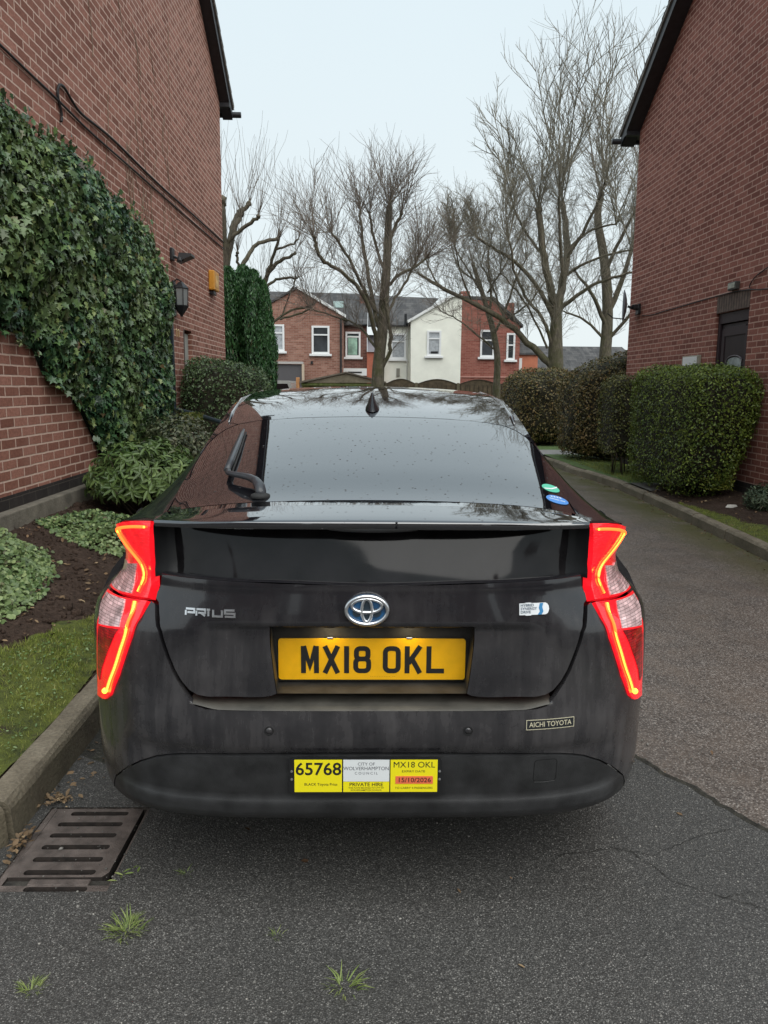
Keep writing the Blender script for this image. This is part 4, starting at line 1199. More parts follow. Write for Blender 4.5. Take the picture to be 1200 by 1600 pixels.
grid_sheet('mossy_verge', lambda y: np.interp(y, [3, 5, 6.57, 8.1, 9.3], [3.41, 3.53, 3.645, 3.73, 3.80]), lambda y: np.interp(y, [3, 6, 7.5, 9.3], [4.3, 4.25, 3.98, 3.81])+.04*math.sin(y*11), 3, 9.3, bedR, M_moss, 14, 120, dz=.012, rough=.008)
sheet('paved_path', [(3.855, 10.36), (4.70, 10.36), (4.70, 11.25), (3.875, 11.25)], .125, plain('grey_paving', (.17, .16, .145), .8, var=.25, vscale=8, bumpy=.3), (), .3)
sheet('lawn', [(3.875, 11.26), (4.70, 11.26), (4.70, 14.2), (6.5, 14.25), (6.5, 16.2), (3.7, 16.2), (3.695, 14.8), (3.72, 13.6), (3.815, 12.6), (3.88, 11.8)], .115, M_lawn, (), .3)
sheet('path', [(3.69, 16.3), (7, 16.3), (7, 17.6), (3.45, 17.6)], .10, plain('pale_path', (.22, .21, .20), .8, var=.2, vscale=5), (), .5)
sheet('lawn', [(3.45, 17.65), (9, 17.65), (9, 24), (3.45, 21)], .09, M_lawn, (), .5)

# grass blades on the verge, and lawn
def scatter_blades(name, n, xf, yr, hf, size, mat, dens=None):
    P = []; 
    while len(P) < n:
        y = random.uniform(*yr); a, b = xf(y); x = random.uniform(a, b)
        if dens and random.random() > dens(x, y): continue
        P.append((x, y, float(hf(x, y))+.005))
    P = np.array(P); n = len(P)
    th = rng.random(n)*6.283; up = np.stack([np.cos(th)*.0, np.sin(th)*.0, np.ones(n)], 1)
    Nn = np.stack([np.cos(th), np.sin(th), rng.normal(0, .25, n)], 1)
    o = leaves(name, P, Nn, size*(.5+rng.random(n)), BLADE3, mat, up=up, tilt=.15, twist=.35); o['kind'] = 'stuff'; return o
BLADE3 = ([(-.06, 0, 0), (.06, 0, 0), (.04, .55, .10), (-.04, .55, .10), (-.04, .55, .10), (.04, .55, .10), (.012, 1, .35), (-.012, 1, .35)], [(0, 1, 2, 3), (4, 5, 6, 7)])
M_blade = leaf_mat('grass_blades', [(0, (.07, .10, .015)), (.4, (.17, .23, .035)), (.8, (.27, .33, .05)), (1, (.40, .36, .14))], .5, .3, .2)
def dn(x, y): return .25+.75*(math.sin(x*7+1)*math.sin(y*5+2)+math.sin(x*17)*math.sin(y*13) > -.25)
scatter_blades('grass', 27000, lambda y: (gx(y)+.02, kx(y)-.005), (1.85, 6.6), bedL, .021, M_blade, dn)
scatter_blades('grass', 5000, lambda y: (np.interp(y, [3, 5, 6.57, 8.1, 9.3], [3.43, 3.55, 3.665, 3.75, 3.82]), np.interp(y, [3, 6, 7.5, 9.3], [4.3, 4.25, 3.98, 3.83])), (5.6, 9.3), bedR, .02, M_blade, dn)
scatter_blades('grass', 9000, lambda y: (3.9, 4.7 if y < 14.2 else 6), (11.3, 16.1), lambda x, y: .115, .03, M_blade)

# small clover-like weeds on the verge (uncountable) and dead leaves
M_weed = leaf_mat('weed_leaves', [(0, (.06, .12, .03)), (.6, (.13, .22, .07)), (1, (.28, .36, .18))], .5, .3, .1)
def pts_on(n, xf, yr, hf, dz=.02):
    ys = rng.uniform(*yr, n); a = np.array([xf(y) for y in ys]); xs = a[:, 0]+(a[:, 1]-a[:, 0])*rng.random(n)
    return np.array([(x, y, float(hf(x, y))+dz) for x, y in zip(xs, ys)])
P = pts_on(1500, lambda y: (gx(y)+.1, kx(y)-.03), (1.9, 5), bedL, .024)
o = leaves('small_weeds', P, np.tile((0, 0, 1), (len(P), 1)), rng.uniform(.008, .018, len(P)), OVAL, M_weed, tilt=.35); o['kind'] = 'stuff'
M_dead = leaf_mat('dead_leaves', [(0, (.035, .018, .010)), (.5, (.10, .055, .03)), (.85, (.20, .12, .065)), (1, (.40, .30, .18))], .7, .25, .05)
P1 = pts_on(900, lambda y: (-2.5, gx(y)+.05), (2.6, 9), bedL, .014)
P2 = pts_on(330, lambda y: (3.75, 4.68), (6, 10.3), bedR, .014)
P3 = np.stack([np.interp((yy := rng.uniform(5, 13.5, 330)), [3, 5, 6.57, 8.1, 10.4, 11.6, 12.6, 13.6], [3.30, 3.42, 3.54, 3.63, 3.74, 3.765, 3.70, 3.60])-rng.gamma(1.2, .05, 330), yy, np.full(330, .006)], 1)
P4 = np.array([(-1.12+random.gauss(0, .035), 2.60+random.gauss(0, .03), .012+random.random()*.02) for _ in range(60)]+[(-1.13+random.gauss(0, .012), 2.33+random.gauss(0, .04), .01+random.random()*.03) for _ in range(55)]+[(-1.165+abs(random.gauss(0, .10)), random.uniform(2.6, 3.6), .008) for _ in range(60)]+[(random.uniform(-1.1, 1.6), random.uniform(1.5, 3), .008) for _ in range(14)])
P = np.concatenate([P1, P2, P3, P4])
o = leaves('fallen_leaves', P, np.tile((0, 0, 1), (len(P), 1)), rng.uniform(.012, .042, len(P))*np.where(P[:, 2] < .05, .75, 1), OVAL, M_dead, tilt=.35); o['kind'] = 'stuff'
# crumbs of soil and grit
def lump(n, P, s, mat, name):
    ico = bmesh.new(); bmesh.ops.create_icosphere(ico, subdivisions=1, radius=1)
    tv = np.array([v.co[:] for v in ico.verts]); tf = np.array([[v.index for v in f_.verts] for f_ in ico.faces]); ico.free()
    sc_ = s[:, None]*rng.uniform(.5, 1.2, (n, 3)); a = rng.random(n)*6.28
    V = tv[None]*(1+rng.normal(0, .18, (n, len(tv), 1)))*sc_[:, None, :]
    x = V[..., 0]*np.cos(a)[:, None]-V[..., 1]*np.sin(a)[:, None]; y = V[..., 0]*np.sin(a)[:, None]+V[..., 1]*np.cos(a)[:, None]
    V = np.stack([x, y, V[..., 2]], -1)+P[:, None, :]
    F = (tf[None]+(np.arange(n)*len(tv))[:, None, None]).reshape(-1, 3)
    return mesh_obj(name, V.reshape(-1, 3), F, mat, None, rnd=np.repeat(rng.random(n), len(tf)))
P = pts_on(2200, lambda y: (-2.55, gx(y)), (2.8, 9), bedL, .004)
o = lump(len(P), P, rng.gamma(2, .0035, len(P))+.003, M_soil, 'soil_crumbs'); o['kind'] = 'stuff'
M_grit = leaf_mat('grit_stones', [(0, (.03, .03, .03)), (.6, (.09, .088, .08)), (.93, (.18, .17, .16)), (1, (.38, .36, .32))], .7, .3, 0)
P = np.stack([rng.uniform(-1.15, 3.3, 5200), 1.35+rng.gamma(2, .9, 5200), np.full(5200, .0065)], 1)
o = lump(len(P), P, rng.gamma(2, .0006, len(P))+.0010, M_grit, 'grit'); o['kind'] = 'stuff'
for i, (x, y, s, c_) in enumerate(((4.20, 8.70, .05, 'pale flat stone'), )):
    st_ = MB(); st_.add([(x+s*math.cos(a)*(1.5), y+s*math.sin(a)*.8, float(bedR(x, y))+.0) for a in np.linspace(0, 6.283, 12, endpoint=False)]+[(x+s*.7*math.cos(a)*(1.5), y+s*.7*math.sin(a)*.8, float(bedR(x, y))+.03) for a in np.linspace(0, 6.283, 12, endpoint=False)],
        [(j, (j+1) % 12, 12+(j+1) % 12, 12+j) for j in range(12)]+[tuple(range(12, 24))])
    tag(st_.build('stone', plain('pale_stone', (.5, .47, .42), .8, var=.2), None, True), 'pale flat stone lying on the soil in front of the big right hedge', 'stone')

# gully grate --------------------------------------------------------------------
M_iron = plain('rusty_cast_iron', (.145, .118, .105), .6, metal=.35, var=.45, vscale=16, bumpy=.5, bscale=220)
M_ironwall = plain('dirty_slot_wall', (.022, .016, .013), .9, var=.5, vscale=40)
M_pit = plain('gully_pit', (.012, .010, .008), .9)
gul = thing('drain_grate', 'rusty cast iron gully grate with seven slots set in the road against the left kerb', 'drain grate', (-.95, 2.33, 0))
def slab_holes(name, outer, holes, z0, z1, mat, parent, step=.03):
    v2, tr = tri2d(outer, holes, step); n = len(v2)
    V = [(a, b, z1) for a, b in v2]; F = []
    for q in tr:
        ar = (v2[q[1]][0]-v2[q[0]][0])*(v2[q[2]][1]-v2[q[0]][1])-(v2[q[2]][0]-v2[q[0]][0])*(v2[q[1]][1]-v2[q[0]][1]); F.append(q if ar > 0 else q[::-1])
    ed = {(t[i], t[(i+1) % 3]) for t in F for i in range(3)}
    for a, b in [e for e in ed if (e[1], e[0]) not in ed]:
        k = len(V); V += [V[a], V[b], (V[b][0], V[b][1], z0), (V[a][0], V[a][1], z0)]; F.append((k+1, k, k+3, k+2))
    o = mesh_obj(name, V, F, [mat, M_ironwall], parent); nt_ = len([f_ for f_ in F if len(f_) == 3])
    for i_, p_ in enumerate(o.data.polygons):
        if len(p_.vertices) == 4: p_.material_index = 1
    return o
def slot(x0, x1, y0, y1, r=.010): return [(p[0], p[1]) for p in rrect(x0, x1, y0, y1, min(r, (y1-y0)*.48), 3)]
slots = []
ys_ = np.linspace(2.190, 2.522, 6)
for i, y in enumerate(ys_): slots.append(slot(-1.062+(.02 if i == 5 else -.004*(5-i)*0), -.842, y-.0125, y+.0125))
slab_holes('grating', [(-1.102, 2.166), (-.815, 2.166), (-.800, 2.19), (-.797, 2.551), (-1.100, 2.551)], slots, -.035, .004, M_iron, gul)
# outer frame with side slots
fr = [(-1.124, 2.096), (-.776, 2.096), (-.776, 2.559), (-1.124, 2.559)]
slab_holes('frame', fr, [[(-1.104, 2.130), (-.782+.0, 2.130), (-.785, 2.553), (-1.104, 2.553)], slot(-1.03, -.84, 2.101, 2.124), ], -.04, .001, M_iron, gul)
MB().box(-1.030, -.845, 2.132, 2.162, -.02, .0015, .003).build('frame_ledge', M_iron, gul)
MB().box(-1.104, -.782, 2.130, 2.1645, -.012, -.008).build('packed_silt', plain('silt', (.04, .036, .03), .9, var=.5, vscale=30, bumpy=.6, bscale=120), gul)
mb = MB(); mb.add([(HX0, HY0, -.004), (HX1, HY0, -.004), (HX1, HY1, -.004), (HX0, HY1, -.004), (HX0, HY0, -.45), (HX1, HY0, -.45), (HX1, HY1, -.45), (HX0, HY1, -.45)], [(0, 1, 5, 4), (1, 2, 6, 5), (2, 3, 7, 6), (3, 0, 4, 7), (4, 5, 6, 7)])
mb.build('pit', M_pit, gul)
# weeds in the road
def tuft(x, y, r, n, ln, label, mat=None, flat=.6):
    th = rng.random(n)*6.283; P = np.stack([x+np.cos(th)*r*rng.random(n)*.6, y+np.sin(th)*r*rng.random(n)*.6, np.full(n, .005)], 1)
    up = np.stack([np.cos(th)*flat*2.2, np.sin(th)*flat*2.2, np.ones(n)*.42*(.4+rng.random(n))], 1); Nn = np.stack([-np.cos(th)*.6, -np.sin(th)*.6, np.ones(n)], 1)
    o = leaves('grass_tuft', P, Nn, ln*(.5+.8*rng.random(n)), ([(-.035, 0, 0), (.035, 0, 0), (.03, .5, .12), (-.03, .5, .12), (-.03, .5, .12), (.03, .5, .12), (.006, 1, -.05), (-.006, 1, -.05)], [(0, 1, 2, 3), (4, 5, 6, 7)]), M_tuft, up=up, tilt=.12, twist=.3)
    return tag(o, label, 'grass tuft', 'grass tufts growing in the road')
M_tuft = leaf_mat('tuft_blades', [(0, (.06, .10, .02)), (.5, (.15, .22, .05)), (1, (.32, .36, .13))], .5, .3, .2)
tuft(-.665, 1.925, .085, 130, .038, 'bright grass tuft growing in the road in front of the drain grate, the densest one')
tuft(-.835, 1.715, .045, 60, .028, 'small round grass tuft nearest the bottom left corner')
tuft(-.055, 1.72, .070, 34, .046, 'sparse long bladed grass tuft in the road right of the middle')
tuft(-.56, 2.18, .03, 16, .024, 'tiny faint grass tuft just right of the drain grate')
tuft(-.245, 1.90, .03, 16, .024, 'thin faded grass tuft in the road between the two larger ones')
P = np.array([(-.775+.012*i, 2.150+.006*i+(.012 if i % 2 else -.012), .012+.002*i) for i in range(7)])
o = leaves('weed_seedling', P, np.tile((0, 0, 1), (7, 1)), np.full(7, .028), LONG, M_tuft, tilt=.2); tag(o, 'pale green leafy weed at the right corner of the drain grate', 'weed')

# ------------------------------------------------------------------ brick buildings
M_brL = brick_mat('red_brick_left', 'x', (.23, .092, .064), (.46, .215, .160), (.66, .47, .385), off=(.05, .02))
M_brR = brick_mat('red_brick_right', 'x', (.22, .080, .060), (.40, .165, .125), (.56, .36, .295), off=(.03, .01), grime=.15)
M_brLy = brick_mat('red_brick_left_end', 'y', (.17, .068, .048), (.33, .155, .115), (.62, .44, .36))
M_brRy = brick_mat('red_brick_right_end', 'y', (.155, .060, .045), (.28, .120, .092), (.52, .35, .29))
M_plinth = brick_mat('blue_brick_plinth', 'x', (.030, .025, .024), (.05, .042, .040), (.09, .075, .065), ms=.004, rustic=.2)
M_conc = plain('rough_concrete', (.17, .15, .12), .9, var=.35, vscale=7, bumpy=.6, bscale=50)
M_darkwood = plain('black_stained_timber', (.020, .021, .025), .5, var=.3, vscale=12)
M_weathwood = plain('weathered_verge_board', (.20, .18, .155), .7, var=.4, vscale=10)
M_rooftile = plain('dark_roof_tile', (.045, .038, .036), .8, var=.4, vscale=5, bumpy=.5, bscale=20)
M_blk = plain('black_metal', (.015, .016, .018), .4)

def gable_building(name, label, xw, side, y0, y1, ez_, slope, depth, mb_x, mb_y, over, plz, rec=()):
    """xw: face plane facing the drive; side -1 building lies to -x"""
    b = thing(name, label, 'building', (xw, y1, 0))
    ym = (y0+y1)/2; rz = ez_+slope*(y1-y0)/2
    outer = [(y0, plz), (y1, plz), (y1, ez_), (ym, rz), (y0, ez_)]
    # face with openings
    v2, tr = tri2d(outer, rec, .9)
    V = [(xw, a, c) for a, c in v2]; F = []
    for q in tr:
        n_ = np.cross(np.array(V[q[1]])-np.array(V[q[0]]), np.array(V[q[2]])-np.array(V[q[0]])); F.append(q if n_[0]*side < 0 else q[::-1])
    ed = {(t[i], t[(i+1) % 3]) for t in F for i in range(3)}
    xb = xw+side*.10
    for a, c in [e for e in ed if (e[1], e[0]) not in ed]:
        ya, za = v2[a]; yb, zb_ = v2[c]
        if any(min(p[0] for p in h_)-1e-4 <= ya <= max(p[0] for p in h_)+1e-4 and min(p[1] for p in h_)-1e-4 <= za <= max(p[1] for p in h_)+1e-4 for h_ in rec):
            k = len(V); V += [V[a], V[c], (xb, yb, zb_), (xb, ya, za)]; F.append((k+1, k, k+3, k+2))
    mesh_obj('wall', V, F, mb_x, b)
    xf = xw+side*depth
    mb = MB()
    for y in (y1, y0):
        q = [(xw, y, plz), (xf, y, plz), (xf, y, ez_), (xw, y, ez_)]; mb.add(q, [(0, 1, 2, 3)])
    mb.add([(xf, a, c) for a, c in outer], [tuple(range(5))])
    mb.build('end_wall', mb_y, b)
    # plinth
    MB().box(xw-side*.004, xf, y0-.004, y1+.004, -.1, plz-.0005).build('plinth', M_plinth, b)
    # roof: two slabs with overhang
    for sgn, ya in ((1, y1), (-1, y0)):
        yo = ya+sgn*.30; zo = ez_-slope*.30
        xo = xw-side*over; xi = xf+side*over
        th = .16
        q = [(ym, rz+.03), (yo, zo+.03), (yo, zo+.03+th), (ym, rz+.03+th)]
        mb = MB()
        # courses of tiles step down the slope
        n = 26
        for k in range(n):
            t0, t1 = k/n, (k+1)/n
            pa = (ym+(yo-ym)*t0, rz+(zo-rz)*t0); pb = (ym+(yo-ym)*t1, rz+(zo-rz)*t1)
            mb.prism([(pa[0], pa[1]+.06), (pb[0]+sgn*.02, pb[1]+.075), (pb[0]+sgn*.02, pb[1]+.115), (pa[0], pa[1]+.09)] , 'x', xo-side*.03, xi)
        mb.build('roof', M_rooftile, b)
        # verge board, soffit, eaves fascia and gutter
        MB().prism([(ym, rz-.13), (yo, zo-.13), (yo, zo+.06), (ym, rz+.06)], 'x', xo, xo+side*.022).build('verge_board', M_darkwood, b)
        MB().prism([(ym, rz+.03), (yo, zo+.03), (yo, zo+.075), (ym, rz+.075)], 'x', xo-side*.028, xo-side*.001).build('verge_undercloak', M_weathwood, b)
        MB().prism([(ym, rz-.13), (yo-sgn*.01, zo-.13), (yo-sgn*.01, zo-.115), (ym, rz-.115)], 'x', xo+side*.023, xw-side*.001).build('soffit', M_darkwood, b)
        # boxed end at the eaves
        MB().prism([(ya-sgn*.0, ez_-.20), (yo, ez_-.20), (yo, zo-.131), (ya, ez_-.135)], 'x', xo+side*.001, xw-side*.001).build('boxed_eaves', M_darkwood, b)
        MB().box(xw, xf, ya+sgn*.001, yo, ez_-.20, ez_-.185).build('soffit', M_darkwood, b)
        gb = MB(); gb.tube([(xo-side*.14, yo+sgn*.05, zo-.03), (xi, yo+sgn*.05, zo-.03)], .050, 10); gb.build('gutter', M_blk, b, True)
    return b
bl = gable_building('brick_building', 'red brick building on the left, its tall gable wall half covered in ivy', -2.6, -1, 2.9, 14.2, 6.43, .64, 8, M_brL, M_brLy, .17, .70,
    rec=[[(9.98, .86), (10.47, .86), (10.47, 2.62), (9.98, 2.62)], [(11.03, 1.2), (11.55, 1.2), (11.55, 2.27), (11.03, 2.27)]])
MB().box(-2.62, -2.52, 2.5, 14.2, .1, .60, .01).build('footing', M_conc, bl)
door = MB().box(-2.69, -2.66, 9.99, 10.46, .87, 2.61, .004).build('door', plain('dark_teal_door', (.018, .035, .045), .35), bl)
MB().box(-2.66, -2.59, 10.41, 10.469, .861, 2.619, .004).build('door_frame', plain('dark_blue_frame', (.02, .032, .042), .4), door)
MB().box(-2.695, -2.60, 11.03, 11.10, 1.2, 2.27).build('vent_frame', plain('brown_frame', (.09, .05, .04), .6), bl)
MB().box(-2.68, -2.655, 11.101, 11.549, 1.2, 2.23, .004).build('meter_panel', plain('pale_grey_panel', (.36, .37, .34), .5, var=.1), bl)

br = gable_building('brick_building', 'red brick building on the right with a dark door behind the hedge', 4.7, 1, 2.9, 14.2, 6.07, .587, 9, M_brR, M_brRy, .24, .36,
    rec=[[(9.70, .5), (10.62, .5), (10.62, 2.51), (9.70, 2.51)]])
M_soldier = brick_mat('soldier_course', 'x', (.10, .055, .040), (.19, .12, .09), (.035, .025, .02), bw=.5, bh=.075)
# lintel of bricks on end
mb = MB(); n = 13
lin = []
for i in range(n):
    y = 9.70+(10.62-9.70)*i/n; mb.box(4.697, 4.705, y+.006, y+(.92)/n-.006, 2.515, 2.735, .002)
mb.build('soldier_lintel', plain('buff_brown_brick', (.12, .085, .068), .8, var=.35, vscale=14), br)
MB().box(4.6985, 4.7045, 9.70, 10.62, 2.512, 2.738).build('lintel_mortar', plain('dark_mortar', (.035, .026, .024), .9), br)
M_dr = plain('dark_brown_door', (.024, .013, .015), .55, spec=.3, var=.2)
M_drf = plain('dark_door_frame', (.036, .022, .026), .55, spec=.3)
d2 = MB().box(4.765, 4.795, 9.77, 10.55, .5, 2.36, .004).build('door', M_dr, br)
mb = MB(); mb.box(4.735, 4.80, 9.70, 9.768, .5, 2.51, .004); mb.box(4.735, 4.80, 10.552, 10.62, .5, 2.51, .004); mb.box(4.736, 4.799, 9.767, 10.553, 2.37, 2.509, .004)
mb.build('door_frame', M_drf, d2)
mb = MB(); mb.box(4.752, 4.766, 9.80, 9.87, .55, 2.30, .006); mb.box(4.752, 4.766, 10.44, 10.52, .55, 2.30, .006); mb.box(4.753, 4.765, 9.86, 10.45, 2.20, 2.32, .006)
mb.build('door_moulding', M_drf, d2)
arc = [(9.93, 1.35), (10.33, 1.35), (10.33, 1.86)]+[(10.13+.2*math.cos(a), 1.86+.06*math.sin(a)) for a in np.linspace(0, math.pi, 9)][1:]
MB().prism(arc, 'x', 4.764, 4.758).build('door_glass', plain('leaded_glass', (.16, .20, .20), .1, var=.6, vscale=7), d2)
mb = MB(); mb.tube([(4.757, 9.91, 1.85)]+[(4.757, 10.13+.22*math.cos(a), 1.86+.08*math.sin(a)) for a in np.linspace(math.pi, 0, 11)]+[(4.757, 10.35, 1.85)], .010, 6); mb.build('glass_moulding', plain('pale_moulding', (.12, .10, .11), .4), d2, True)

# fittings on the left wall ---------------------------------------------------------
al = thing('alarm_box', 'yellow alarm box high on the left brick wall near its corner', 'alarm box', (-2.6, 13.05, 3.15))
MB().box(-2.6, -2.50, 12.86, 13.24, 3.02, 3.33, .02).build('casing', plain('amber_plastic', (.62, .28, .03), .4, var=.1), al)
MB().box(-2.499, -2.495, 12.93, 13.17, 3.08, 3.27, .001).build('front_panel', plain('pale_amber_plastic', (.68, .40, .12), .4, var=.4, vscale=14), al)
MB().box(-2.599, -2.53, 12.92, 13.14, 2.955, 3.018, .01).build('strobe', M_blk, al)
lt = thing('wall_lantern', 'black half lantern on the left brick wall beside the ivy', 'wall lantern', (-2.6, 10.55, 2.55))
mb = MB(); mb.box(-2.6, -2.575, 10.50, 10.60, 2.40, 2.86, .01); mb.tube([(-2.59, 10.55, 2.84), (-2.55, 10.55, 2.88), (-2.49, 10.55, 2.85), (-2.48, 10.55, 2.80)], .010, 6)
mb.build('backplate', M_blk, lt)
mb = MB()
mb.lathe([(.03, .30), (.09, .24), (.105, .22), (.10, .215)], (-2.50, 10.55, 2.54), 'z', 6)
mb.lathe([(.10, -.005), (.095, -.02), (.05, -.09), (.02, -.13), (.012, -.15)], (-2.50, 10.55, 2.545), 'z', 6)
for k in range(6):
    a = math.pi/3*k; mb.tube([(-2.50+.085*math.cos(a), 10.55+.085*math.sin(a), 2.54), (-2.50+.096*math.cos(a), 10.55+.096*math.sin(a), 2.757)], .006, 5)
mb.build('cage', M_blk, lt)
MB().lathe([(.078, 0), (.090, .215)], (-2.50, 10.55, 2.541), 'z', 6).build('glass', plain('lantern_glass', (.22, .24, .24), .1, coat=1), lt)
fl = thing('floodlight', 'small black sensor floodlight above the wall lantern', 'floodlight', (-2.6, 10.5, 3.2))
mb = MB(); mb.box(-2.6, -2.56, 10.42, 10.54, 3.10, 3.26, .01); mb.tube([(-2.57, 10.48, 3.16), (-2.50, 10.50, 3.13), (-2.46, 10.55, 3.12)], .018, 8); mb.build('bracket', M_blk, fl)
mb = MB(); mb.prism([(-2.53, 3.09), (-2.34, 3.17), (-2.34, 3.20), (-2.50, 3.21)], 'y', 10.50, 10.72); mb.build('lamp_head', plain('dark_grey_metal', (.05, .052, .055), .4), fl)
mb = MB(); mb.lathe([(.03, -.03), (.035, 0), (.02, .04)], (-2.48, 10.44, 3.10), 'z', 10); mb.build('sensor', M_blk, fl)
# brass house number
mb = MB(); mb.tube([(-2.592, 10.62, 2.14), (-2.592, 10.62, 2.245), (-2.592, 10.59, 2.225)], .009, 5); mb.tube([(-2.592, 10.735, 2.14), (-2.592, 10.735, 2.245), (-2.592, 10.705, 2.225)], .009, 5)
tag(mb.build('house_number', plain('brass', (.75, .55, .30), .3, metal=.6)), 'brass number 11 on the left wall under the lantern', 'house number')
# cables
M_cable = plain('black_cable', (.014, .012, .013), .6)
def cable(pts, r, label, mat=M_cable, nm='cable'):
    P = [Vector(p) for p in pts]
    for _ in range(2):
        Q = [P[0]]
        for i in range(len(P)-1): Q += [P[i]*.75+P[i+1]*.25, P[i]*.25+P[i+1]*.75]
        P = Q+[P[-1]]
    return tag(MB().tube(P, r, 6).build(nm, mat, None, True), label, 'cable')
cable([(-2.585, y, z) for y, z in ((3.5, 3.84), (5.0, 3.82), (5.82, 3.83), (6.22, 3.82), (6.92, 3.815), (7.54, 3.79), (8.68, 3.81), (11, 3.83), (14.19, 3.88))], .010, 'lower black cable running straight along the left brick wall above the ivy')
cable([(-2.583, y, z) for y, z in ((6.90, 3.66), (6.93, 3.72), (6.88, 3.80), (6.85, 3.87), (6.90, 3.955), (7.01, 3.97), (7.16, 3.92), (7.35, 3.875), (7.73, 3.90), (8.2, 3.925), (8.7, 3.92), (9.95, 3.91), (11.6, 3.95), (14.19, 3.99))], .012, 'upper black cable with a loop at its end on the left brick wall')
cable([(4.685, y, z) for y, z in ((13.5, 2.74), (13.1, 2.71), (12.42, 2.725), (11.5, 2.735), (10.7, 2.745), (9.9, 2.745), (9.2, 2.66), (8, 2.66))], .008, 'thin dark cable running over the door on the right brick wall')
cable([(4.685, y, z) for y, z in ((9.72, 2.745), (9.70, 2.80), (9.55, 2.88), (9.0, 2.98), (8, 3.1))], .007, 'short dark cable climbing to the right above the door lintel')
# fittings on the right wall
dish = thing('satellite_dish', 'grey satellite dish seen edge-on at the corner of the right building', 'satellite dish', (4.7, 13.9, 2.9))
mb = MB(); n = 20; vs = []
for r_, dx in ((.0, .07), (.1, .058), (.18, .035), (.25, .0)):
    for k in range(n):
        a = 2*math.pi*k/n; vs.append((4.42+dx*.9+r_*math.cos(a)*.27, 13.72+r_*math.cos(a), 2.93+r_*1.08*math.sin(a)))
mb.add(vs, [(i*n+j, i*n+(j+1) % n, (i+1)*n+(j+1) % n, (i+1)*n+j) for i in range(3) for j in range(n)])
o = mb.build('reflector', plain('dish_grey', (.16, .17, .19), .5), dish, True); sd = o.modifiers.new('thick', 'SOLIDIFY'); sd.thickness = .008
mb = MB(); mb.tube([(4.70, 13.70, 2.86), (4.60, 13.70, 2.88), (4.50, 13.72, 2.92)], .022, 8); mb.box(4.66, 4.70, 13.62, 13.78, 2.78, 2.96, .008); mb.box(4.55, 4.63, 13.55, 13.68, 2.86, 2.94, .01)
mb.build('bracket', M_blk, dish); MB().tube([(4.48, 13.72, 2.70), (4.25, 13.72, 2.72), (4.15, 13.72, 2.80)], .010, 6).build('feed_arm', M_blk, dish)
pb = thing('wall_light', 'small square outside light above the dark door lintel', 'wall light', (4.7, 10.1, 2.80))
MB().box(4.64, 4.70, 10.00, 10.22, 2.765, 2.865, .008).build('casing', plain('dark_casing', (.05, .05, .045), .5), pb)
MB().box(4.632, 4.639, 10.02, 10.20, 2.785, 2.85, .002).build('lamp_glass', plain('dull_glass', (.32, .34, .28), .3, var=.4, vscale=20), pb)
mx = thing('meter_box', 'white meter box on the right brick wall, its top showing over the hedge', 'meter box', (4.7, 11.28, 1.8))
MB().box(4.66, 4.70, 11.0, 11.58, 1.36, 1.985, .006).build('frame', plain('buff_frame', (.30, .27, .21), .6), mx)
MB().box(4.648, 4.659, 11.05, 11.53, 1.40, 1.965, .003).build('cover', plain('white_cover', (.75, .76, .76), .4), mx)

# step rail, planter ------------------------------------------------------------------
sheet('paved_step', [(-2.5, 9.5), (-1.5, 9.5), (-1.5, 10.3), (-2.5, 10.3)], .57, M_conc, (), .5)
rl = thing('handrail', 'dark blue-grey metal handrail in front of the clipped evergreen hedge', 'handrail', (-2.0, 9.3, .4))
M_rail = plain('blue_grey_rail', (.035, .050, .062), .4, metal=.2)
MB().tube([(-2.55, 9.75, 1.225), (-2.40, 9.67, 1.20), (-2.05, 9.30, 1.145), (-1.60, 8.70, 1.07), (-1.52, 8.62, 1.02)], .028, 10).build('top_rail', M_rail, rl, True)
for x, y, z in ((-2.40, 9.67, 1.19), (-1.68, 8.80, 1.08)):
    MB().tube([(x, y, float(bedL(x, y))-.05), (x, y, z)], .022, 8).build('post', M_rail, rl, True)
pt = thing('plant_pot', 'pale stone plant pot by the handrail with an upright green plant', 'plant pot', (-2.10, 9.15, .45))
MB().lathe([(.11, 0), (.15, .42), (.175, .44), (.175, .50), (.15, .50), (.14, .46)], (-2.10, 9.15, .46), 'z', 20).build('pot', plain('pale_stone_pot', (.30, .27, .22), .8, var=.2), pt, True)
M_upright = leaf_mat('yellow_green_shoots', [(0, (.04, .06, .01)), (.5, (.09, .12, .02)), (1, (.18, .17, .05))], .5, .3, .15)
n = 900; a = rng.random(n)*6.28; r_ = np.sqrt(rng.random(n))*.15
P = np.stack([-2.10+r_*np.cos(a), 9.15+r_*np.sin(a), .94+rng.random(n)*.22], 1)
leaves('plant', P, np.stack([np.cos(a), np.sin(a), np.zeros(n)], 1), .07, QUAD, M_upright, pt, up=np.tile((0, 0, 1), (n, 1)), tilt=.3, twist=.25)
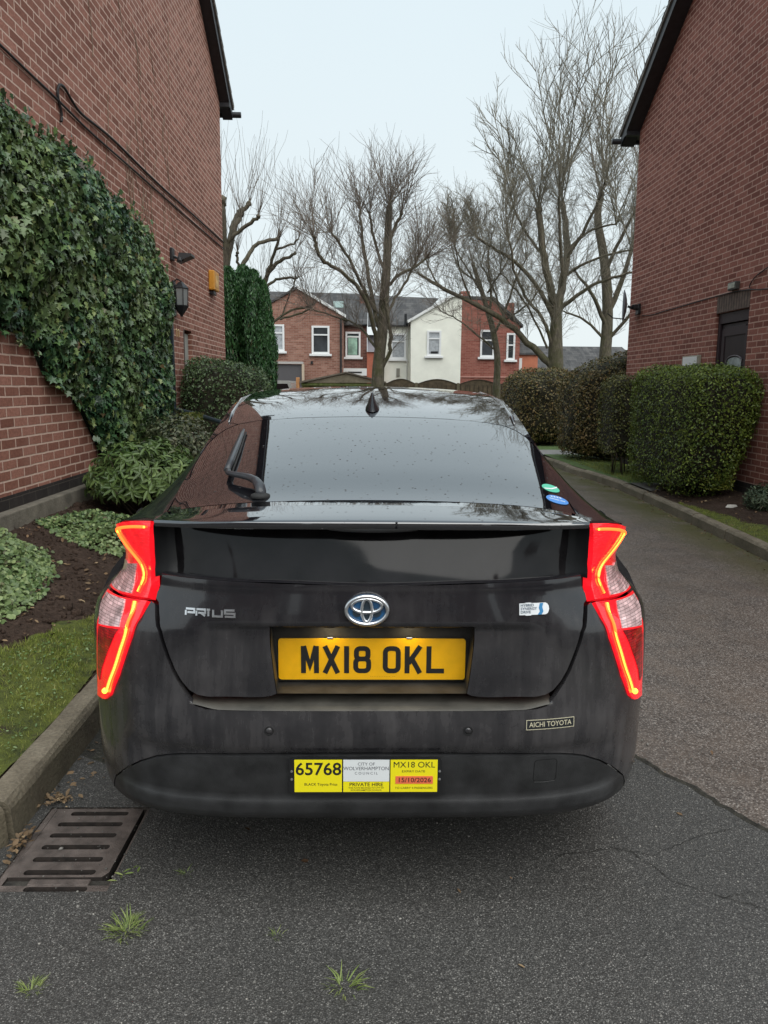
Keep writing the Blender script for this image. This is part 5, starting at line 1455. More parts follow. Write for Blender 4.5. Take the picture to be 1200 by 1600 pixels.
# ------------------------------------------------------------------ ivy
def inpoly(x, y, poly):
    x = np.asarray(x); y = np.asarray(y); c = np.zeros(x.shape, bool); n = len(poly)
    for i in range(n):
        x1, y1 = poly[i]; x2, y2 = poly[(i+1) % n]
        if y1 == y2: continue
        k = ((y1 > y) != (y2 > y)) & (x < (x2-x1)*(y-y1)/(y2-y1)+x1); c ^= k
    return c
def distpoly(x, y, poly):
    d = np.full(np.shape(x), 9.); n = len(poly)
    for i in range(n):
        ax, ay = poly[i]; bx, by = poly[(i+1) % n]; L2 = (bx-ax)**2+(by-ay)**2
        t = np.clip(((x-ax)*(bx-ax)+(y-ay)*(by-ay))/L2, 0, 1); d = np.minimum(d, np.hypot(x-ax-t*(bx-ax), y-ay-t*(by-ay)))
    return d
IV = [(4.2, 3.55), (4.9, 3.50), (5.5, 3.42), (5.79, 3.43), (6.12, 3.40), (6.2, 3.35), (6.59, 3.42), (7.01, 3.46), (7.57, 3.43), (7.86, 3.33), (8.54, 3.27), (9.2, 3.24), (9.44, 3.03), (9.85, 2.85), (9.90, 2.46), (9.85, 1.99), (9.80, 1.51), (9.64, 1.12), (9.2, .55), (8.8, .50), (7.9, .55), (7.5, .80), (7.22, 1.05), (7.0, 1.25), (6.71, 1.44), (6.24, 1.57), (6.09, 1.75), (5.81, 1.86), (5.46, 1.91), (5.29, 1.98), (4.9, 2.15), (4.2, 2.3)]
def ivy_th(y, z):
    d = distpoly(y, z, IV)
    return .04+.30*np.clip(d/.55, 0, 1)**.6*(.65+.35*fbm(y, z, 2.2, 4))+.05*fbm(y, z, 6, 5)
ivy = thing('ivy', 'dense dark green ivy climbing over the left brick wall', 'ivy', (-2.6, 7.5, 2))
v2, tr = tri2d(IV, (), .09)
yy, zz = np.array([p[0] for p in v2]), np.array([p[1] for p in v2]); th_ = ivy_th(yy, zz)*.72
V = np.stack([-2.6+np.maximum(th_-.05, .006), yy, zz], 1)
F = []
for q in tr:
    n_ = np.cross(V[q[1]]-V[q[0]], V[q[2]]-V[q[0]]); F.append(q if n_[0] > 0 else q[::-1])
mesh_obj('stems', V, F, plain('ivy_shade', (.010, .016, .008), .9, var=.5, vscale=12), ivy, True)  # dark underlay sheet, not stems; colour stands in for shade between leaves
n = 42000; y = rng.uniform(4.2, 10, n); z = rng.uniform(.5, 3.6, n)
k = inpoly(y+rng.normal(0, .05, n), z+rng.normal(0, .05, n), IV); y, z = y[k], z[k]
t = ivy_th(y, z); dd = rng.random(len(y))**.7
P = np.stack([-2.6+.012+t*(.45+.6*dd), y, z], 1)
gy = (ivy_th(y+.05, z)-ivy_th(y-.05, z))/.1; gz = (ivy_th(y, z+.05)-ivy_th(y, z-.05))/.1
Nn = np.stack([np.ones(len(y)), -gy*.8, -gz*.8+.35], 1); Nn /= np.linalg.norm(Nn, axis=1)[:, None]
M_ivy = leaf_mat('ivy_leaves', [(0, (.12, .07, .03)), (.012, (.08, .05, .02)), (.03, (.010, .030, .016)), (.3, (.028, .076, .036)), (.7, (.065, .145, .062)), (.9, (.13, .23, .075)), (1, (.28, .34, .12))], .33, .5, .10)
sc = (.040+.045*rng.random(len(y))**1.5)*np.where(z > 2.8, .85, 1.0)
leaves('leaves', P, Nn, sc, IVY, M_ivy, ivy, up=np.tile((0, 0, -1), (len(y), 1)), tilt=.38, twist=.5)
# runners with dead tendrils on the bare bricks
mb = MB()
for i in range(34):
    y0 = random.choice([random.uniform(7.2, 10.9), random.uniform(8.8, 10.6)]); z0 = random.uniform(3.2, 5.2) if i % 3 else random.uniform(2.9, 3.5)
    pts = [(-2.594, y0, z0)]; d = random.uniform(-.3, .3)
    for j in range(random.randint(4, 11)):
        d += random.uniform(-.5, .5); d *= .8
        p = pts[-1]; pts.append((-2.594, p[1]+d*.10, p[2]+random.uniform(.05, .12)))
    mb.tube(pts, [.0035]*(len(pts)-1)+[.0015], 3)
    for j in range(6):
        p = random.choice(pts); mb.tube([p, (-2.593, p[1]+random.uniform(-.08, .08), p[2]+random.uniform(-.02, .07))], [.002, .001], 3)
tag(mb.build('dead_ivy_stems', plain('bleached_stem', (.24, .17, .12), .8)), 'thin dead ivy stems clinging to the left brick wall above the ivy', 'dead stems')['kind'] = 'stuff'

# ------------------------------------------------------------------ hedges
def hedge(name, label, box, n, size, mat, expo=5, core=(.022, .020, .010), warp=.05, slope=0., group=None, cat='hedge', tpl=OVAL, ragged=.12, twigs=True, gaps=0.0, under=0.0):
    x0, x1, y0, y1, z0, z1 = box; c = np.array([(x0+x1)/2, (y0+y1)/2, (z0+z1)/2]); h_ = np.array([(x1-x0)/2, (y1-y0)/2, (z1-z0)/2])
    t = thing(name, label, cat, (c[0], c[1], z0), group)
    def shape(Q):
        Q = Q/np.max(np.abs(Q), axis=1)[:, None]
        r = (np.abs(Q)**expo).sum(1)**(1/expo); D = Q/r[:, None]
        P = D*h_
        w = 1+warp*fbm(P[:, 0]+c[0], P[:, 1]+c[1]+P[:, 2], 2.2, 8)+warp*.6*fbm(P[:, 2]*2, P[:, 0]*2+P[:, 1], 3, 3)
        Nn = np.sign(D)*np.abs(D)**(expo-1)/h_; Nn /= np.linalg.norm(Nn, axis=1)[:, None]
        P = P*w[:, None]
        if under: P[:, 1] += under*np.clip(-P[:, 1]/h_[1], 0, 1)*np.clip(1-(P[:, 2]+h_[2])/(1.5*h_[2]), 0, 1)**1.3; P[:, 0] -= .28*np.clip(P[:, 0]/h_[0], 0, 1)*np.clip(1-(P[:, 2]+h_[2])/(1.3*h_[2]), 0, 1)**1.2
        if slope: P[:, 2] += slope*P[:, 0]*np.clip((P[:, 2]+h_[2])/(2*h_[2]), 0, 1)
        return P, Nn
    wts = np.array([h_[1]*h_[2], h_[0]*h_[2], h_[0]*h_[1]]); wts /= wts.sum()
    ax = rng.choice(3, n, p=wts); Q = rng.uniform(-1, 1, (n, 3)); Q[np.arange(n), ax] = np.sign(rng.uniform(-1, 1, n))
    P, Nn = shape(Q)
    kill = (P[:, 2] < -h_[2]*.82) & (rng.random(n) < .75)
    if gaps: kill |= (rng.random(n) < gaps*(P[:, 2] < -h_[2]*.2))
    P, Nn = P[~kill], Nn[~kill]
    m_ = len(P); P = P-Nn*(rng.random(m_)**2*ragged)[:, None]+Nn*(rng.gamma(1.0, .012, m_))[:, None]
    P += rng.normal(0, size*.25, P.shape)
    leaves('leaves', P+c, Nn, size*(.65+.7*rng.random(m_)), tpl, mat, t, tilt=.55)
    # solid underlay, its dark colour stands in for shaded wood inside
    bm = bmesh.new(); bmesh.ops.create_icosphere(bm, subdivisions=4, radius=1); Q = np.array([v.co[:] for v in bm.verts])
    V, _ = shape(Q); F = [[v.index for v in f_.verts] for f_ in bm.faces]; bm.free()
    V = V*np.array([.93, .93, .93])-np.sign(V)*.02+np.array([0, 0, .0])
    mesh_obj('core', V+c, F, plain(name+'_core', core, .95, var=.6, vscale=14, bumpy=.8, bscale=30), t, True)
    if twigs:
        mb = MB()
        for i in range(12):
            x = random.uniform(x0+.12*(x1-x0), x1-.12*(x1-x0)); y = random.uniform(y0+.10*(y1-y0), y1-.2*(y1-y0))
            mb.tube([(x, y, 0.02), (x+random.uniform(-.07, .07), y+random.uniform(-.07, .07), z0+.12), (x+random.uniform(-.16, .16), y+random.uniform(-.14, .14), z0+.40)], [.011, .009, .005], 5)
        mb.build('stems', M_barkdark, t, True)
    return t
M_barkdark = plain('dark_stem_bark', (.06, .045, .03), .9, var=.4, vscale=20)
def hl(name, a, b_, c_, d_): return leaf_mat(name, [(0, (.085, .052, .022)), (.035, a), (.3, b_), (.68, c_), (1, tuple(x*1.15 for x in d_))], .42, .4, .12)
M_priv = hl('privet_leaves', (0.024, 0.045, 0.009), (0.051, 0.090, 0.018), (0.090, 0.147, 0.027), (0.225, 0.285, 0.045))
M_holly = hl('clipped_evergreen_leaves', (0.018, 0.033, 0.013), (0.033, 0.063, 0.021), (0.063, 0.105, 0.039), (0.135, 0.195, 0.090))
M_russet = hl('bronzed_hedge_leaves', (0.035, 0.035, 0.013), (0.072, 0.077, 0.022), (0.120, 0.109, 0.035), (0.224, 0.144, 0.056))
M_mixed = hl('olive_hedge_leaves', (0.029, 0.038, 0.013), (0.061, 0.077, 0.022), (0.104, 0.125, 0.032), (0.192, 0.176, 0.048))
M_yel_l = hl('yellowing_leaves', (0.057, 0.092, 0.011), (0.115, 0.161, 0.021), (0.196, 0.230, 0.034), (0.322, 0.322, 0.057))
h1 = hedge('privet_hedge', 'big clipped privet hedge against the right building, nearest of the right-hand hedges', (3.80, 4.70, 9.02, 11.40, .16, 1.79), 36000, .030, M_priv, 6.5, warp=.04, gaps=.25, under=.30)
# yellower lower skirt on its near face
n = 2600; x = rng.uniform(3.95, 4.50, n); z = .28+1.1*rng.random(n)**1.2; kk = rng.random(n) < np.clip((1-(z-.2)/1.15)*((x-3.9)/.75)*(.6+.9*fbm(x, z, 5, 3)), 0, 1)
x, z = x[kk], z[kk]; P = np.stack([x, 9.05+.10*((x-4.24)/.44)**4+.30*np.clip(1-(z-.16)/1.25, 0, 1)**1.3+.04*rng.random(len(x)), z], 1)
leaves('yellow_leaves', P, np.tile((-.1, -1, .2), (len(x), 1)), .032*(.6+.7*rng.random(len(x))), OVAL, M_yel_l, h1, tilt=.6)
hedge('privet_hedge', 'narrow upright hedge bush with a bare stem beside the big privet hedge', (3.86, 4.5, 12.2, 13.1, .34, 1.70), 7500, .034, M_mixed, 5, warp=.06, gaps=.3)
hedge('evergreen_hedge', 'tall round-shouldered evergreen hedge at the corner of the right building', (3.80, 5.6, 14.4, 16.0, .08, 2.12), 15000, .042, M_russet, 4, warp=.06, slope=.32)
hedge('evergreen_hedge', 'rounded bronze-green hedge farthest along the right side', (3.50, 5.3, 18.6, 21.0, .02, 1.98), 13000, .050, M_russet, 3.5, warp=.07)
hedge('evergreen_hedge', 'dark clipped evergreen hedge under the alarm box by the left building', (-2.58, -1.44, 10.3, 12.0, .45, 1.83), 15000, .036, M_holly, 4, warp=.04, slope=-.16)
hedge('low_hedge', 'low brown-tinged hedge low down between the two right-hand hedges', (4.2, 4.7, 11.5, 12.1, .15, 1.45), 3500, .032, M_russet, 4, warp=.08)

# shrubs and ground plants on the left ------------------------------------------------
def rosette_shrub(name, label, cat, centre, rad, n_ros, leaf, mat, per=9, tpl=LONG, droop=.35, core=None, group=None, up_bias=.8):
    t = thing(name, label, cat, (centre[0], centre[1], centre[2]-rad[2]*.3), group)
    d = rng.normal(0, 1, (n_ros, 3)); d[:, 2] = np.abs(d[:, 2])*.8-.12; d /= np.linalg.norm(d, axis=1)[:, None]
    C = np.array(centre)+d*np.array(rad)*(.6+.45*rng.random((n_ros, 1)))
    P = []; Nn = []; U = []
    for c, dd in zip(C, d):
        ax = Vector(dd)+Vector((0, 0, up_bias)); ax.normalize(); a0 = random.random()*6.28
        q = ax.to_track_quat('Z', 'Y')
        for k in range(per):
            a = a0+2*math.pi*k/per+random.uniform(-.2, .2); out = q @ Vector((math.cos(a), math.sin(a), -droop+random.uniform(-.45, .5)))
            out.normalize(); nn = (ax-out*ax.dot(out)).normalized(); s = leaf*random.uniform(.75, 1.2)
            P.append(np.array(c)+np.array(out)*s*.5); Nn.append(nn[:]); U.append(tuple(out))
    P = np.array(P); Nn = np.array(Nn); U = np.array(U)
    r0 = np.repeat(rng.random(n_ros), per)*.6+rng.random(len(P))*.4
    leaves('leaves', P, Nn, leaf, tpl, mat, t, up=U, tilt=.3, twist=.2, rnd=r0)
    mb = MB()
    for c in C[::3]:
        b0 = (centre[0]+random.uniform(-.1, .1)*rad[0], centre[1]+random.uniform(-.2, .2)*rad[1], centre[2]-rad[2]*.9)
        mid = [(b0[i]+c[i])/2+random.uniform(-.03, .03) for i in range(3)]; mb.tube([b0, mid, tuple(c)], [.009, .007, .004], 5)
    mb.build('stems', M_barkdark, t, True)
    return t
M_hell = hl('glossy_shrub_leaves', (0.022, 0.044, 0.013), (0.050, 0.094, 0.025), (0.094, 0.156, 0.043), (0.188, 0.250, 0.088))
LANC = ([(0, -.5, 0), (-.14, -.15, .05), (-.13, .15, .05), (0, .55, -.10), (.13, .15, .05), (.14, -.15, .05)], [(0, 1, 2, 3), (0, 3, 4, 5)])
for c, r, k in (((-2.10, 6.55, .62), (.34, .34, .30), 46), ((-2.02, 7.20, .68), (.38, .40, .34), 60), ((-2.30, 6.95, .80), (.25, .4, .28), 34), ((-1.75, 7.15, .50), (.26, .3, .24), 34)):
    pass
sh = rosette_shrub('broadleaf_shrub', 'leafy green shrub with finger-like leaf clusters under the ivy', 'shrub', (-2.02, 6.95, .62), (.46, .68, .40), 520, .092, M_hell, 6, LANC, droop=.15, up_bias=.35)
M_dks = hl('dark_small_leaves', (0.021, 0.033, 0.015), (0.042, 0.060, 0.024), (0.075, 0.093, 0.042), (0.150, 0.150, 0.090))
def blob_shrub(name, label, cat, c, r, n, size, mat, tpl=OVAL, group=None, core=True):
    t = thing(name, label, cat, (c[0], c[1], c[2]-r[2]), group)
    d = rng.normal(0, 1, (n, 3)); d /= np.linalg.norm(d, axis=1)[:, None]; rr = (.55+.5*rng.random(n)**.6)*(1+.25*fbm(d[:, 0]*3, d[:, 1]*3+d[:, 2]*2, 1.5, c[0]))
    P = np.array(c)+d*np.array(r)*rr[:, None]; keep = P[:, 2] > c[2]-r[2]*.95; P, d = P[keep], d[keep]
    leaves('leaves', P, d+np.array((0, 0, .4)), size*(.6+.8*rng.random(len(P))), tpl, mat, t, tilt=.5)
    mb = MB()
    for i in range(14):
        e = d[rng.integers(len(d))]; mb.tube([(c[0], c[1], c[2]-r[2]), tuple(np.array(c)+e*np.array(r)*.4), tuple(np.array(c)+e*np.array(r)*.95)], [.012, .007, .003], 5)
    mb.build('stems', M_barkdark, t, True); return t
blob_shrub('dark_shrub', 'dark small-leaved shrub between the ivy foot and the plant pot', 'shrub', (-2.05, 8.25, .80), (.36, .55, .40), 5200, .042, M_dks)
blob_shrub('yellow_shrub', 'yellow-green shrub close behind the left side of the car', 'shrub', (-1.72, 8.35, .52), (.28, .40, .30), 2600, .045, M_yel_l)
blob_shrub('low_shrub', 'olive shrub with brown stems right of the leafy shrub', 'shrub', (-1.62, 7.55, .42), (.25, .30, .24), 1800, .045, M_mixed)
M_gc = hl('ground_cover_leaves', (0.030, 0.060, 0.018), (0.070, 0.125, 0.040), (0.130, 0.200, 0.070), (0.260, 0.320, 0.140))
LOBE = ([(0, -.45, 0), (-.42, -.30, .05), (-.52, .10, .03), (-.25, .42, .0), (0, .50, -.03), (.25, .42, .0), (.52, .10, .03), (.42, -.30, .05), (0, 0, .07)], [(8, 0, 1), (8, 1, 2), (8, 2, 3), (8, 3, 4), (8, 4, 5), (8, 5, 6), (8, 6, 7), (8, 7, 0)])
def carpet(name, label, cat, poly, n, size, mat, hgt, tpl=LOBE):
    x0, x1 = min(p[0] for p in poly), max(p[0] for p in poly); y0, y1 = min(p[1] for p in poly), max(p[1] for p in poly)
    x = rng.uniform(x0, x1, n); y = rng.uniform(y0, y1, n); k = inpoly(x+rng.normal(0, .03, n), y+rng.normal(0, .03, n), poly); x, y = x[k], y[k]
    d = distpoly(x, y, poly); hh = hgt*np.clip(d/.22, .15, 1)*(.75+.35*fbm(x, y, 5, 6)); z = bedL(x, y)+hh*(.45+.6*rng.random(len(x)))
    t = thing(name, label, cat, (sum(p[0] for p in poly)/len(poly), sum(p[1] for p in poly)/len(poly), .3))
    leaves('leaves', np.stack([x, y, z], 1), np.tile((.25, -.35, 1), (len(x), 1)), size*(.6+.7*rng.random(len(x))), tpl, mat, t, tilt=.55)
    mb = MB()
    for i in range(0, len(x), 7):
        g_ = float(bedL(x[i], y[i])); mb.tube([(x[i]+random.uniform(-.03, .03), y[i]+random.uniform(-.03, .03), g_), (x[i], y[i], z[i])], [.003, .002], 4)
    mb.build('stems', plain(name+'_stem', (.10, .10, .04), .8), t)['kind'] = 'stuff'; return t
carpet('ground_cover_plant', 'low spreading pale green plant on the soil below the leafy shrub', 'plant', [(-2.50, 5.75), (-2.1, 5.45), (-1.75, 5.55), (-1.52, 5.85), (-1.55, 6.3), (-1.8, 6.5), (-2.3, 6.5)], 6200, .026, M_gc, .16)
carpet('ground_cover_plant', 'clump of round-leaved plants on the soil at the left edge, near the kerb', 'plant', [(-2.6, 3.6), (-2.15, 3.55), (-1.93, 3.72), (-1.86, 4.05), (-1.93, 4.40), (-2.05, 4.9), (-2.2, 5.15), (-2.6, 5.2)], 7500, .029, M_gc, .17)
blob_shrub('grassy_clump', 'small grey-green leafy clump on the soil at the right edge below the wall', 'plant', (4.45, 8.45, .30), (.22, .25, .16), 1500, .05, hl('grey_green', (.03, .05, .03), (.05, .08, .045), (.08, .12, .07), (.15, .18, .1)), LONG)

# ------------------------------------------------------------------ conifers
M_con = hl('cypress_sprays', (0.009, 0.030, 0.012), (0.018, 0.060, 0.021), (0.033, 0.099, 0.030), (0.068, 0.158, 0.053))
def column_tree(x, y, r, h_, label, n=10500):
    t = thing('column_conifer', label, 'conifer', (x, y, 0), 'dark upright conifers beside the left building')
    z = h_*rng.random(n)**.85; a = rng.random(n)*6.283; k = z/h_
    prof = np.clip(1.35*(1-k)**.30, 0, 1)*(.85+.15*np.sin(k*9+x*7))
    flute = 1+.18*np.sin(a*5+x*9+2*fbm(z, a, 1, 2))+.10*fbm(a*2, z*1.3, 2.5, 7)
    rr = r*1.22*prof*flute*(.72+.30*rng.random(n)); P = np.stack([x+rr*np.cos(a), y+rr*np.sin(a), z], 1)
    Nn = np.stack([np.cos(a), np.sin(a), np.full(n, .15)], 1); U = np.stack([np.cos(a)*.18, np.sin(a)*.18, np.ones(n)], 1)
    leaves('crown', P, Nn, .085*(.6+.8*rng.random(n)), ([(0, -.5, 0), (-.16, -.1, .03), (-.10, .35, .05), (0, .6, 0), (.10, .35, .05), (.16, -.1, .03)], [(0, 1, 2, 3), (0, 3, 4, 5)]), M_con, t, up=U, tilt=.5, twist=.22)
    mb = MB(); mb.lathe([(r*.6, .05), (r*.70, h_*.3), (r*.55, h_*.7), (r*.2, h_*.93), (.01, h_*.99)], (x, y, 0), 'z', 14); mb.build('shade_core', plain('conifer_shade', (.006, .012, .006), 1), t, True)  # solid dark body, its colour stands in for shade inside the crown
    MB().tube([(x, y, -.1), (x, y, h_*.8)], [.09, .02], 7).build('trunk', M_barkdark, t, True)
for i, (x, y, r, h_, lb) in enumerate(((-3.02, 16.9, .32, 3.95, 'dark upright conifer closest to the corner of the left building'), (-2.72, 17.2, .30, 4.02, 'dark upright conifer, second from the left building corner'), (-2.45, 16.8, .28, 3.88, 'dark upright conifer in the middle of the conifer row'),
     (-2.32, 17.2, .25, 3.72, 'dark upright conifer second from the right end of the row'), (-2.21, 16.6, .19, 3.45, 'shorter dark upright conifer at the right end of the row'), (-3.3, 17.3, .3, 4.0, 'dark upright conifer half hidden behind the left building corner'))):
    column_tree(x, y, r, h_, lb)

# ------------------------------------------------------------------ bare trees
def bark_mat():
    mt, nt, b = new_mat('mossy_bark'); c = coords(nt)
    mp = N(nt, 'ShaderNodeMapping'); mp.inputs['Scale'].default_value = (1, 1, .35); L(nt, c, mp.inputs[0])
    a = noise(nt, mp.outputs[0], 16, 5, .7)
    col = ramp(nt, a, [(.3, (.046, .039, .029)), (.6, (.14, .118, .086)), (.8, (.24, .205, .155))])
    s = N(nt, 'ShaderNodeSeparateXYZ'); L(nt, c, s.inputs[0])
    mo = math_(nt, 'MULTIPLY', ramp(nt, noise(nt, c, 2.5, 5, .7), [(.42, (0, 0, 0)), (.62, (.8, .8, .8))]), ramp(nt, math_(nt, 'MULTIPLY', s.outputs[2], .14), [(.2, (1, 1, 1)), (.9, (.15, .15, .15))]))
    col = mixc(nt, mo, col, (.055, .062, .014))
    L(nt, col, b.inputs['Base Color']); b.inputs['Roughness'].default_value = .9; bump(nt, b, a, .7, .03); return mt
M_bark = bark_mat()
M_twig = plain('twig_bark', (.165, .135, .108), .85)
M_twig2 = plain('pale_twig_bark', (.19, .172, .13), .85)
def smooth3(pts, k=1):
    P = [Vector(p) for p in pts]
    for _ in range(k):
        Q = [P[0]]
        for i in range(len(P)-1): Q += [P[i]*.75+P[i+1]*.25, P[i]*.25+P[i+1]*.75]
        P = Q+[P[-1]]
    return P
class Tubes:
    def __init__(s): s.V = []; s.F = []; s.n = 0
    def add(s, P, R, k):
        P = np.asarray(P, float); m = len(P)
        T = np.gradient(P, axis=0); T /= np.linalg.norm(T, axis=1)[:, None]+1e-9
        A = np.cross(T, (0.31, .17, .93)); A /= np.linalg.norm(A, axis=1)[:, None]+1e-9; B_ = np.cross(T, A)
        a = np.arange(k)*2*math.pi/k
        V = P[:, None]+np.asarray(R)[:, None, None]*(np.cos(a)[None, :, None]*A[:, None]+np.sin(a)[None, :, None]*B_[:, None])
        s.V.append(V.reshape(-1, 3))
        i = np.arange(m-1)[:, None]*k; j = np.arange(k)[None]; j2 = (j+1) % k
        s.F.append((np.stack([i+j, i+j2, i+k+j2, i+k+j], -1).reshape(-1, 4)+s.n)); s.n += m*k
    def build(s, name, mat, parent): return mesh_obj(name, np.concatenate(s.V), np.concatenate(s.F), mat, parent, True)
def twig(T, p, d, ln, r, level, up, spread, kids, curl=.12):
    n = max(4, int(ln/.22)+2); n = min(n, 9); P = [np.array(p)]; d = np.array(d, float); d /= np.linalg.norm(d)
    for i in range(n-1):
        d = d+rng.normal(0, curl, 3)+np.array((0, 0, up)); d /= np.linalg.norm(d); P.append(P[-1]+d*ln/(n-1))
    R = np.linspace(r, max(r*.35, .0022), n); T.add(P, R, 4 if r > .012 else 3)
    if level > 0:
        for k in range(kids):
            t = .15+.8*(k+rng.random())/kids; i = min(int(t*(n-1)), n-2); q = P[i]+(P[i+1]-P[i])*(t*(n-1)-i)
            dd = P[i+1]-P[i]; dd /= np.linalg.norm(dd); s_ = rng.normal(0, 1, 3); s_ -= dd*s_.dot(dd); s_ /= np.linalg.norm(s_)
            nd = dd*math.cos(spread)+s_*math.sin(spread); twig(T, q, nd, ln*(.35+.35*rng.random())*(1-.35*t), r*.55, level-1, up, spread, max(3, int(kids*.7)), curl)
def bare_tree(label, base, trunk, limbs, Y, r0, spec, twigmat=M_twig, kind='bare_tree', group='bare winter trees beyond the car', knuckle=True):
    """trunk/limbs: (x,z) outlines of the main wood at distance Y; each limb leans nearer or farther on its own"""
    t = thing(kind, label, 'tree', base, group)
    T = Tubes(); K = Tubes()
    tr3 = smooth3([(trunk[0][0]-.02, Y, -.1)]+[(x, Y, z) for x, z in trunk], 2)
    ntr = len(tr3); R = [r0*(1.25 if i < 3 else 1)*(1-.62*i/ntr) for i in range(ntr)]
    T.add([p[:] for p in tr3], R, 12)
    KN = []
    ends = []
    trn = np.array([p[:] for p in tr3])
    limbs = [(p_, a_*spec.get('thin', .72), b_*spec.get('thin', .72)) for p_, a_, b_ in limbs]
    allp = [(trn, np.array(R))]
    for li, (pts, r1, r2) in enumerate(limbs):
        # root the limb on wood already there
        x0, z0 = pts[0]; best = None
        for A, RR in allp:
            dd = np.hypot(A[:, 0]-x0, A[:, 2]-z0); i = dd.argmin()
            if best is None or dd[i] < best[0]: best = (dd[i], A[i, 1])
        y0 = best[1]; lean = rng.uniform(-.55, .55); acc = 0; P = [(x0, y0, z0)]
        for a, b_ in zip(pts[:-1], pts[1:]):
            acc += math.hypot(b_[0]-a[0], b_[1]-a[1]); P.append((b_[0], y0+lean*acc, b_[1]))
        P = np.array([p[:] for p in smooth3(P, 2)]); P[1:-1] += rng.normal(0, .012, P[1:-1].shape); R = np.linspace(r1, r2, len(P)); T.add(P, R, 8)
        allp.append((P, R)); ends.append((P, R))
        if knuckle and r2 > .03:
            kb = bmesh.new(); bmesh.ops.create_icosphere(kb, subdivisions=2, radius=1)
            V = np.array([v.co[:] for v in kb.verts]); V = V*r2*1.3*(1+.16*rng.normal(0, 1, (len(V), 1)))+P[-1]; F = [[v.index for v in f_.verts] for f_ in kb.faces]; kb.free()
            KN.append((V, F))
    T.build('trunk', M_bark, t)
    for V, F in KN: mesh_obj('pollard_knuckle', V, F, M_bark, t, True)
    tw = Tubes()
    for P, R in ends+[(trn[ntr//2:], None)]:
        L_ = np.linalg.norm(np.diff(P, axis=0), axis=1).sum(); k = int(spec['dens']*L_)
        for j in range(k):
            u = spec.get('from', .25)+(1-spec.get('from', .25))*rng.random(); i = min(int(u*(len(P)-1)), len(P)-2)
            d = P[i+1]-P[i]; d /= np.linalg.norm(d)+1e-9; s_ = rng.normal(0, 1, 3); s_ -= d*s_.dot(d); s_ /= np.linalg.norm(s_)
            nd = d*.5+s_*.8+np.array((0, 0, spec['rise'])); twig(tw, P[i], nd, spec['len']*(.35+.65*rng.random()), spec['r']*(.6+.4*rng.random()), spec['lev'], spec['up'], spec['spr'], spec['kids'])
        for j in range(spec['tip']):
            d = P[-1]-P[-3]; d /= np.linalg.norm(d); nd = d*.6+rng.normal(0, .45, 3)+np.array((0, 0, spec['rise']))
            twig(tw, P[-1], nd, spec['tlen']*(.5+.5*rng.random()), spec['r'], spec['lev'], spec['up'], spec['spr'], spec['kids'])
    for P, R in ends+([(trn, [r0*.4])] if spec.get('lead') else []):
        # upright leaders regrown from every lopped end high in the tree
        if P[-1][2] < spec.get('leadz', 5.8) or not spec.get('lead'): continue
        for j in range(spec['lead']):
            nd = np.array((rng.normal(0, .16)+.05*np.sign(P[-1][0]-trn[-1][0]), rng.normal(0, .22), 1.0)); ln = spec['leadlen']*(.55+.45*rng.random())*float(np.clip(.30+.30*(P[-1][0]-2.8), .3, 1))
            twig(tw, P[-1]-np.array((0, 0, .05)), nd, ln, .024*(.6+.5*rng.random()), 2, .03, .5, spec['kids']+4, .09)
    tw.build('crown', twigmat, t); return t
bare_tree('bare pollarded tree in the middle, its fan of fine twigs above the car roof', (.21, 20, 0), [(.21, 1.5), (.24, 2.21), (.33, 2.85), (.36, 3.64), (.42, 4.42), (.44, 5.19), (.47, 5.92)],
    [([(.21, 2.3), (.14, 2.85), (-.04, 3.48), (-.35, 3.95), (-.77, 4.25), (-1.14, 4.4), (-1.25, 4.71), (-1.3, 4.89)], .085, .045), ([(.23, 3.0), (.04, 3.79), (-.1, 4.57), (-.21, 5.18), (-.25, 5.86)], .085, .04), ([(.18, 3.33), (-.21, 3.95), (-.48, 4.56), (-.77, 4.95), (-.93, 5.14)], .065, .04),
     ([(.36, 3.9), (.76, 4.35), (1.16, 4.51), (1.44, 4.74)], .06, .035), ([(.34, 3.1), (.6, 3.64), (1.0, 4.27), (1.23, 4.82)], .06, .03), ([(.21, 2.4), (-.28, 3.08), (-.93, 3.31), (-1.54, 3.5)], .05, .02), ([(.28, 1.88), (.58, 2.46), (.46, 3.17), (.36, 3.64)], .08, .05),
     ([(.39, 4.26), (.19, 4.88), (.03, 5.49), (-.02, 5.82)], .055, .04), ([(.44, 5.04), (.66, 5.5), (.77, 5.73)], .06, .045), ([(.5, 4.9), (.47, 5.4), (.48, 5.95)], .07, .055)],
    20, .185, dict(dens=15, **{'from': .25}, rise=.6, len=1.35, r=.0095, lev=1, up=.04, spr=.5, kids=6, tip=16, tlen=1.75))
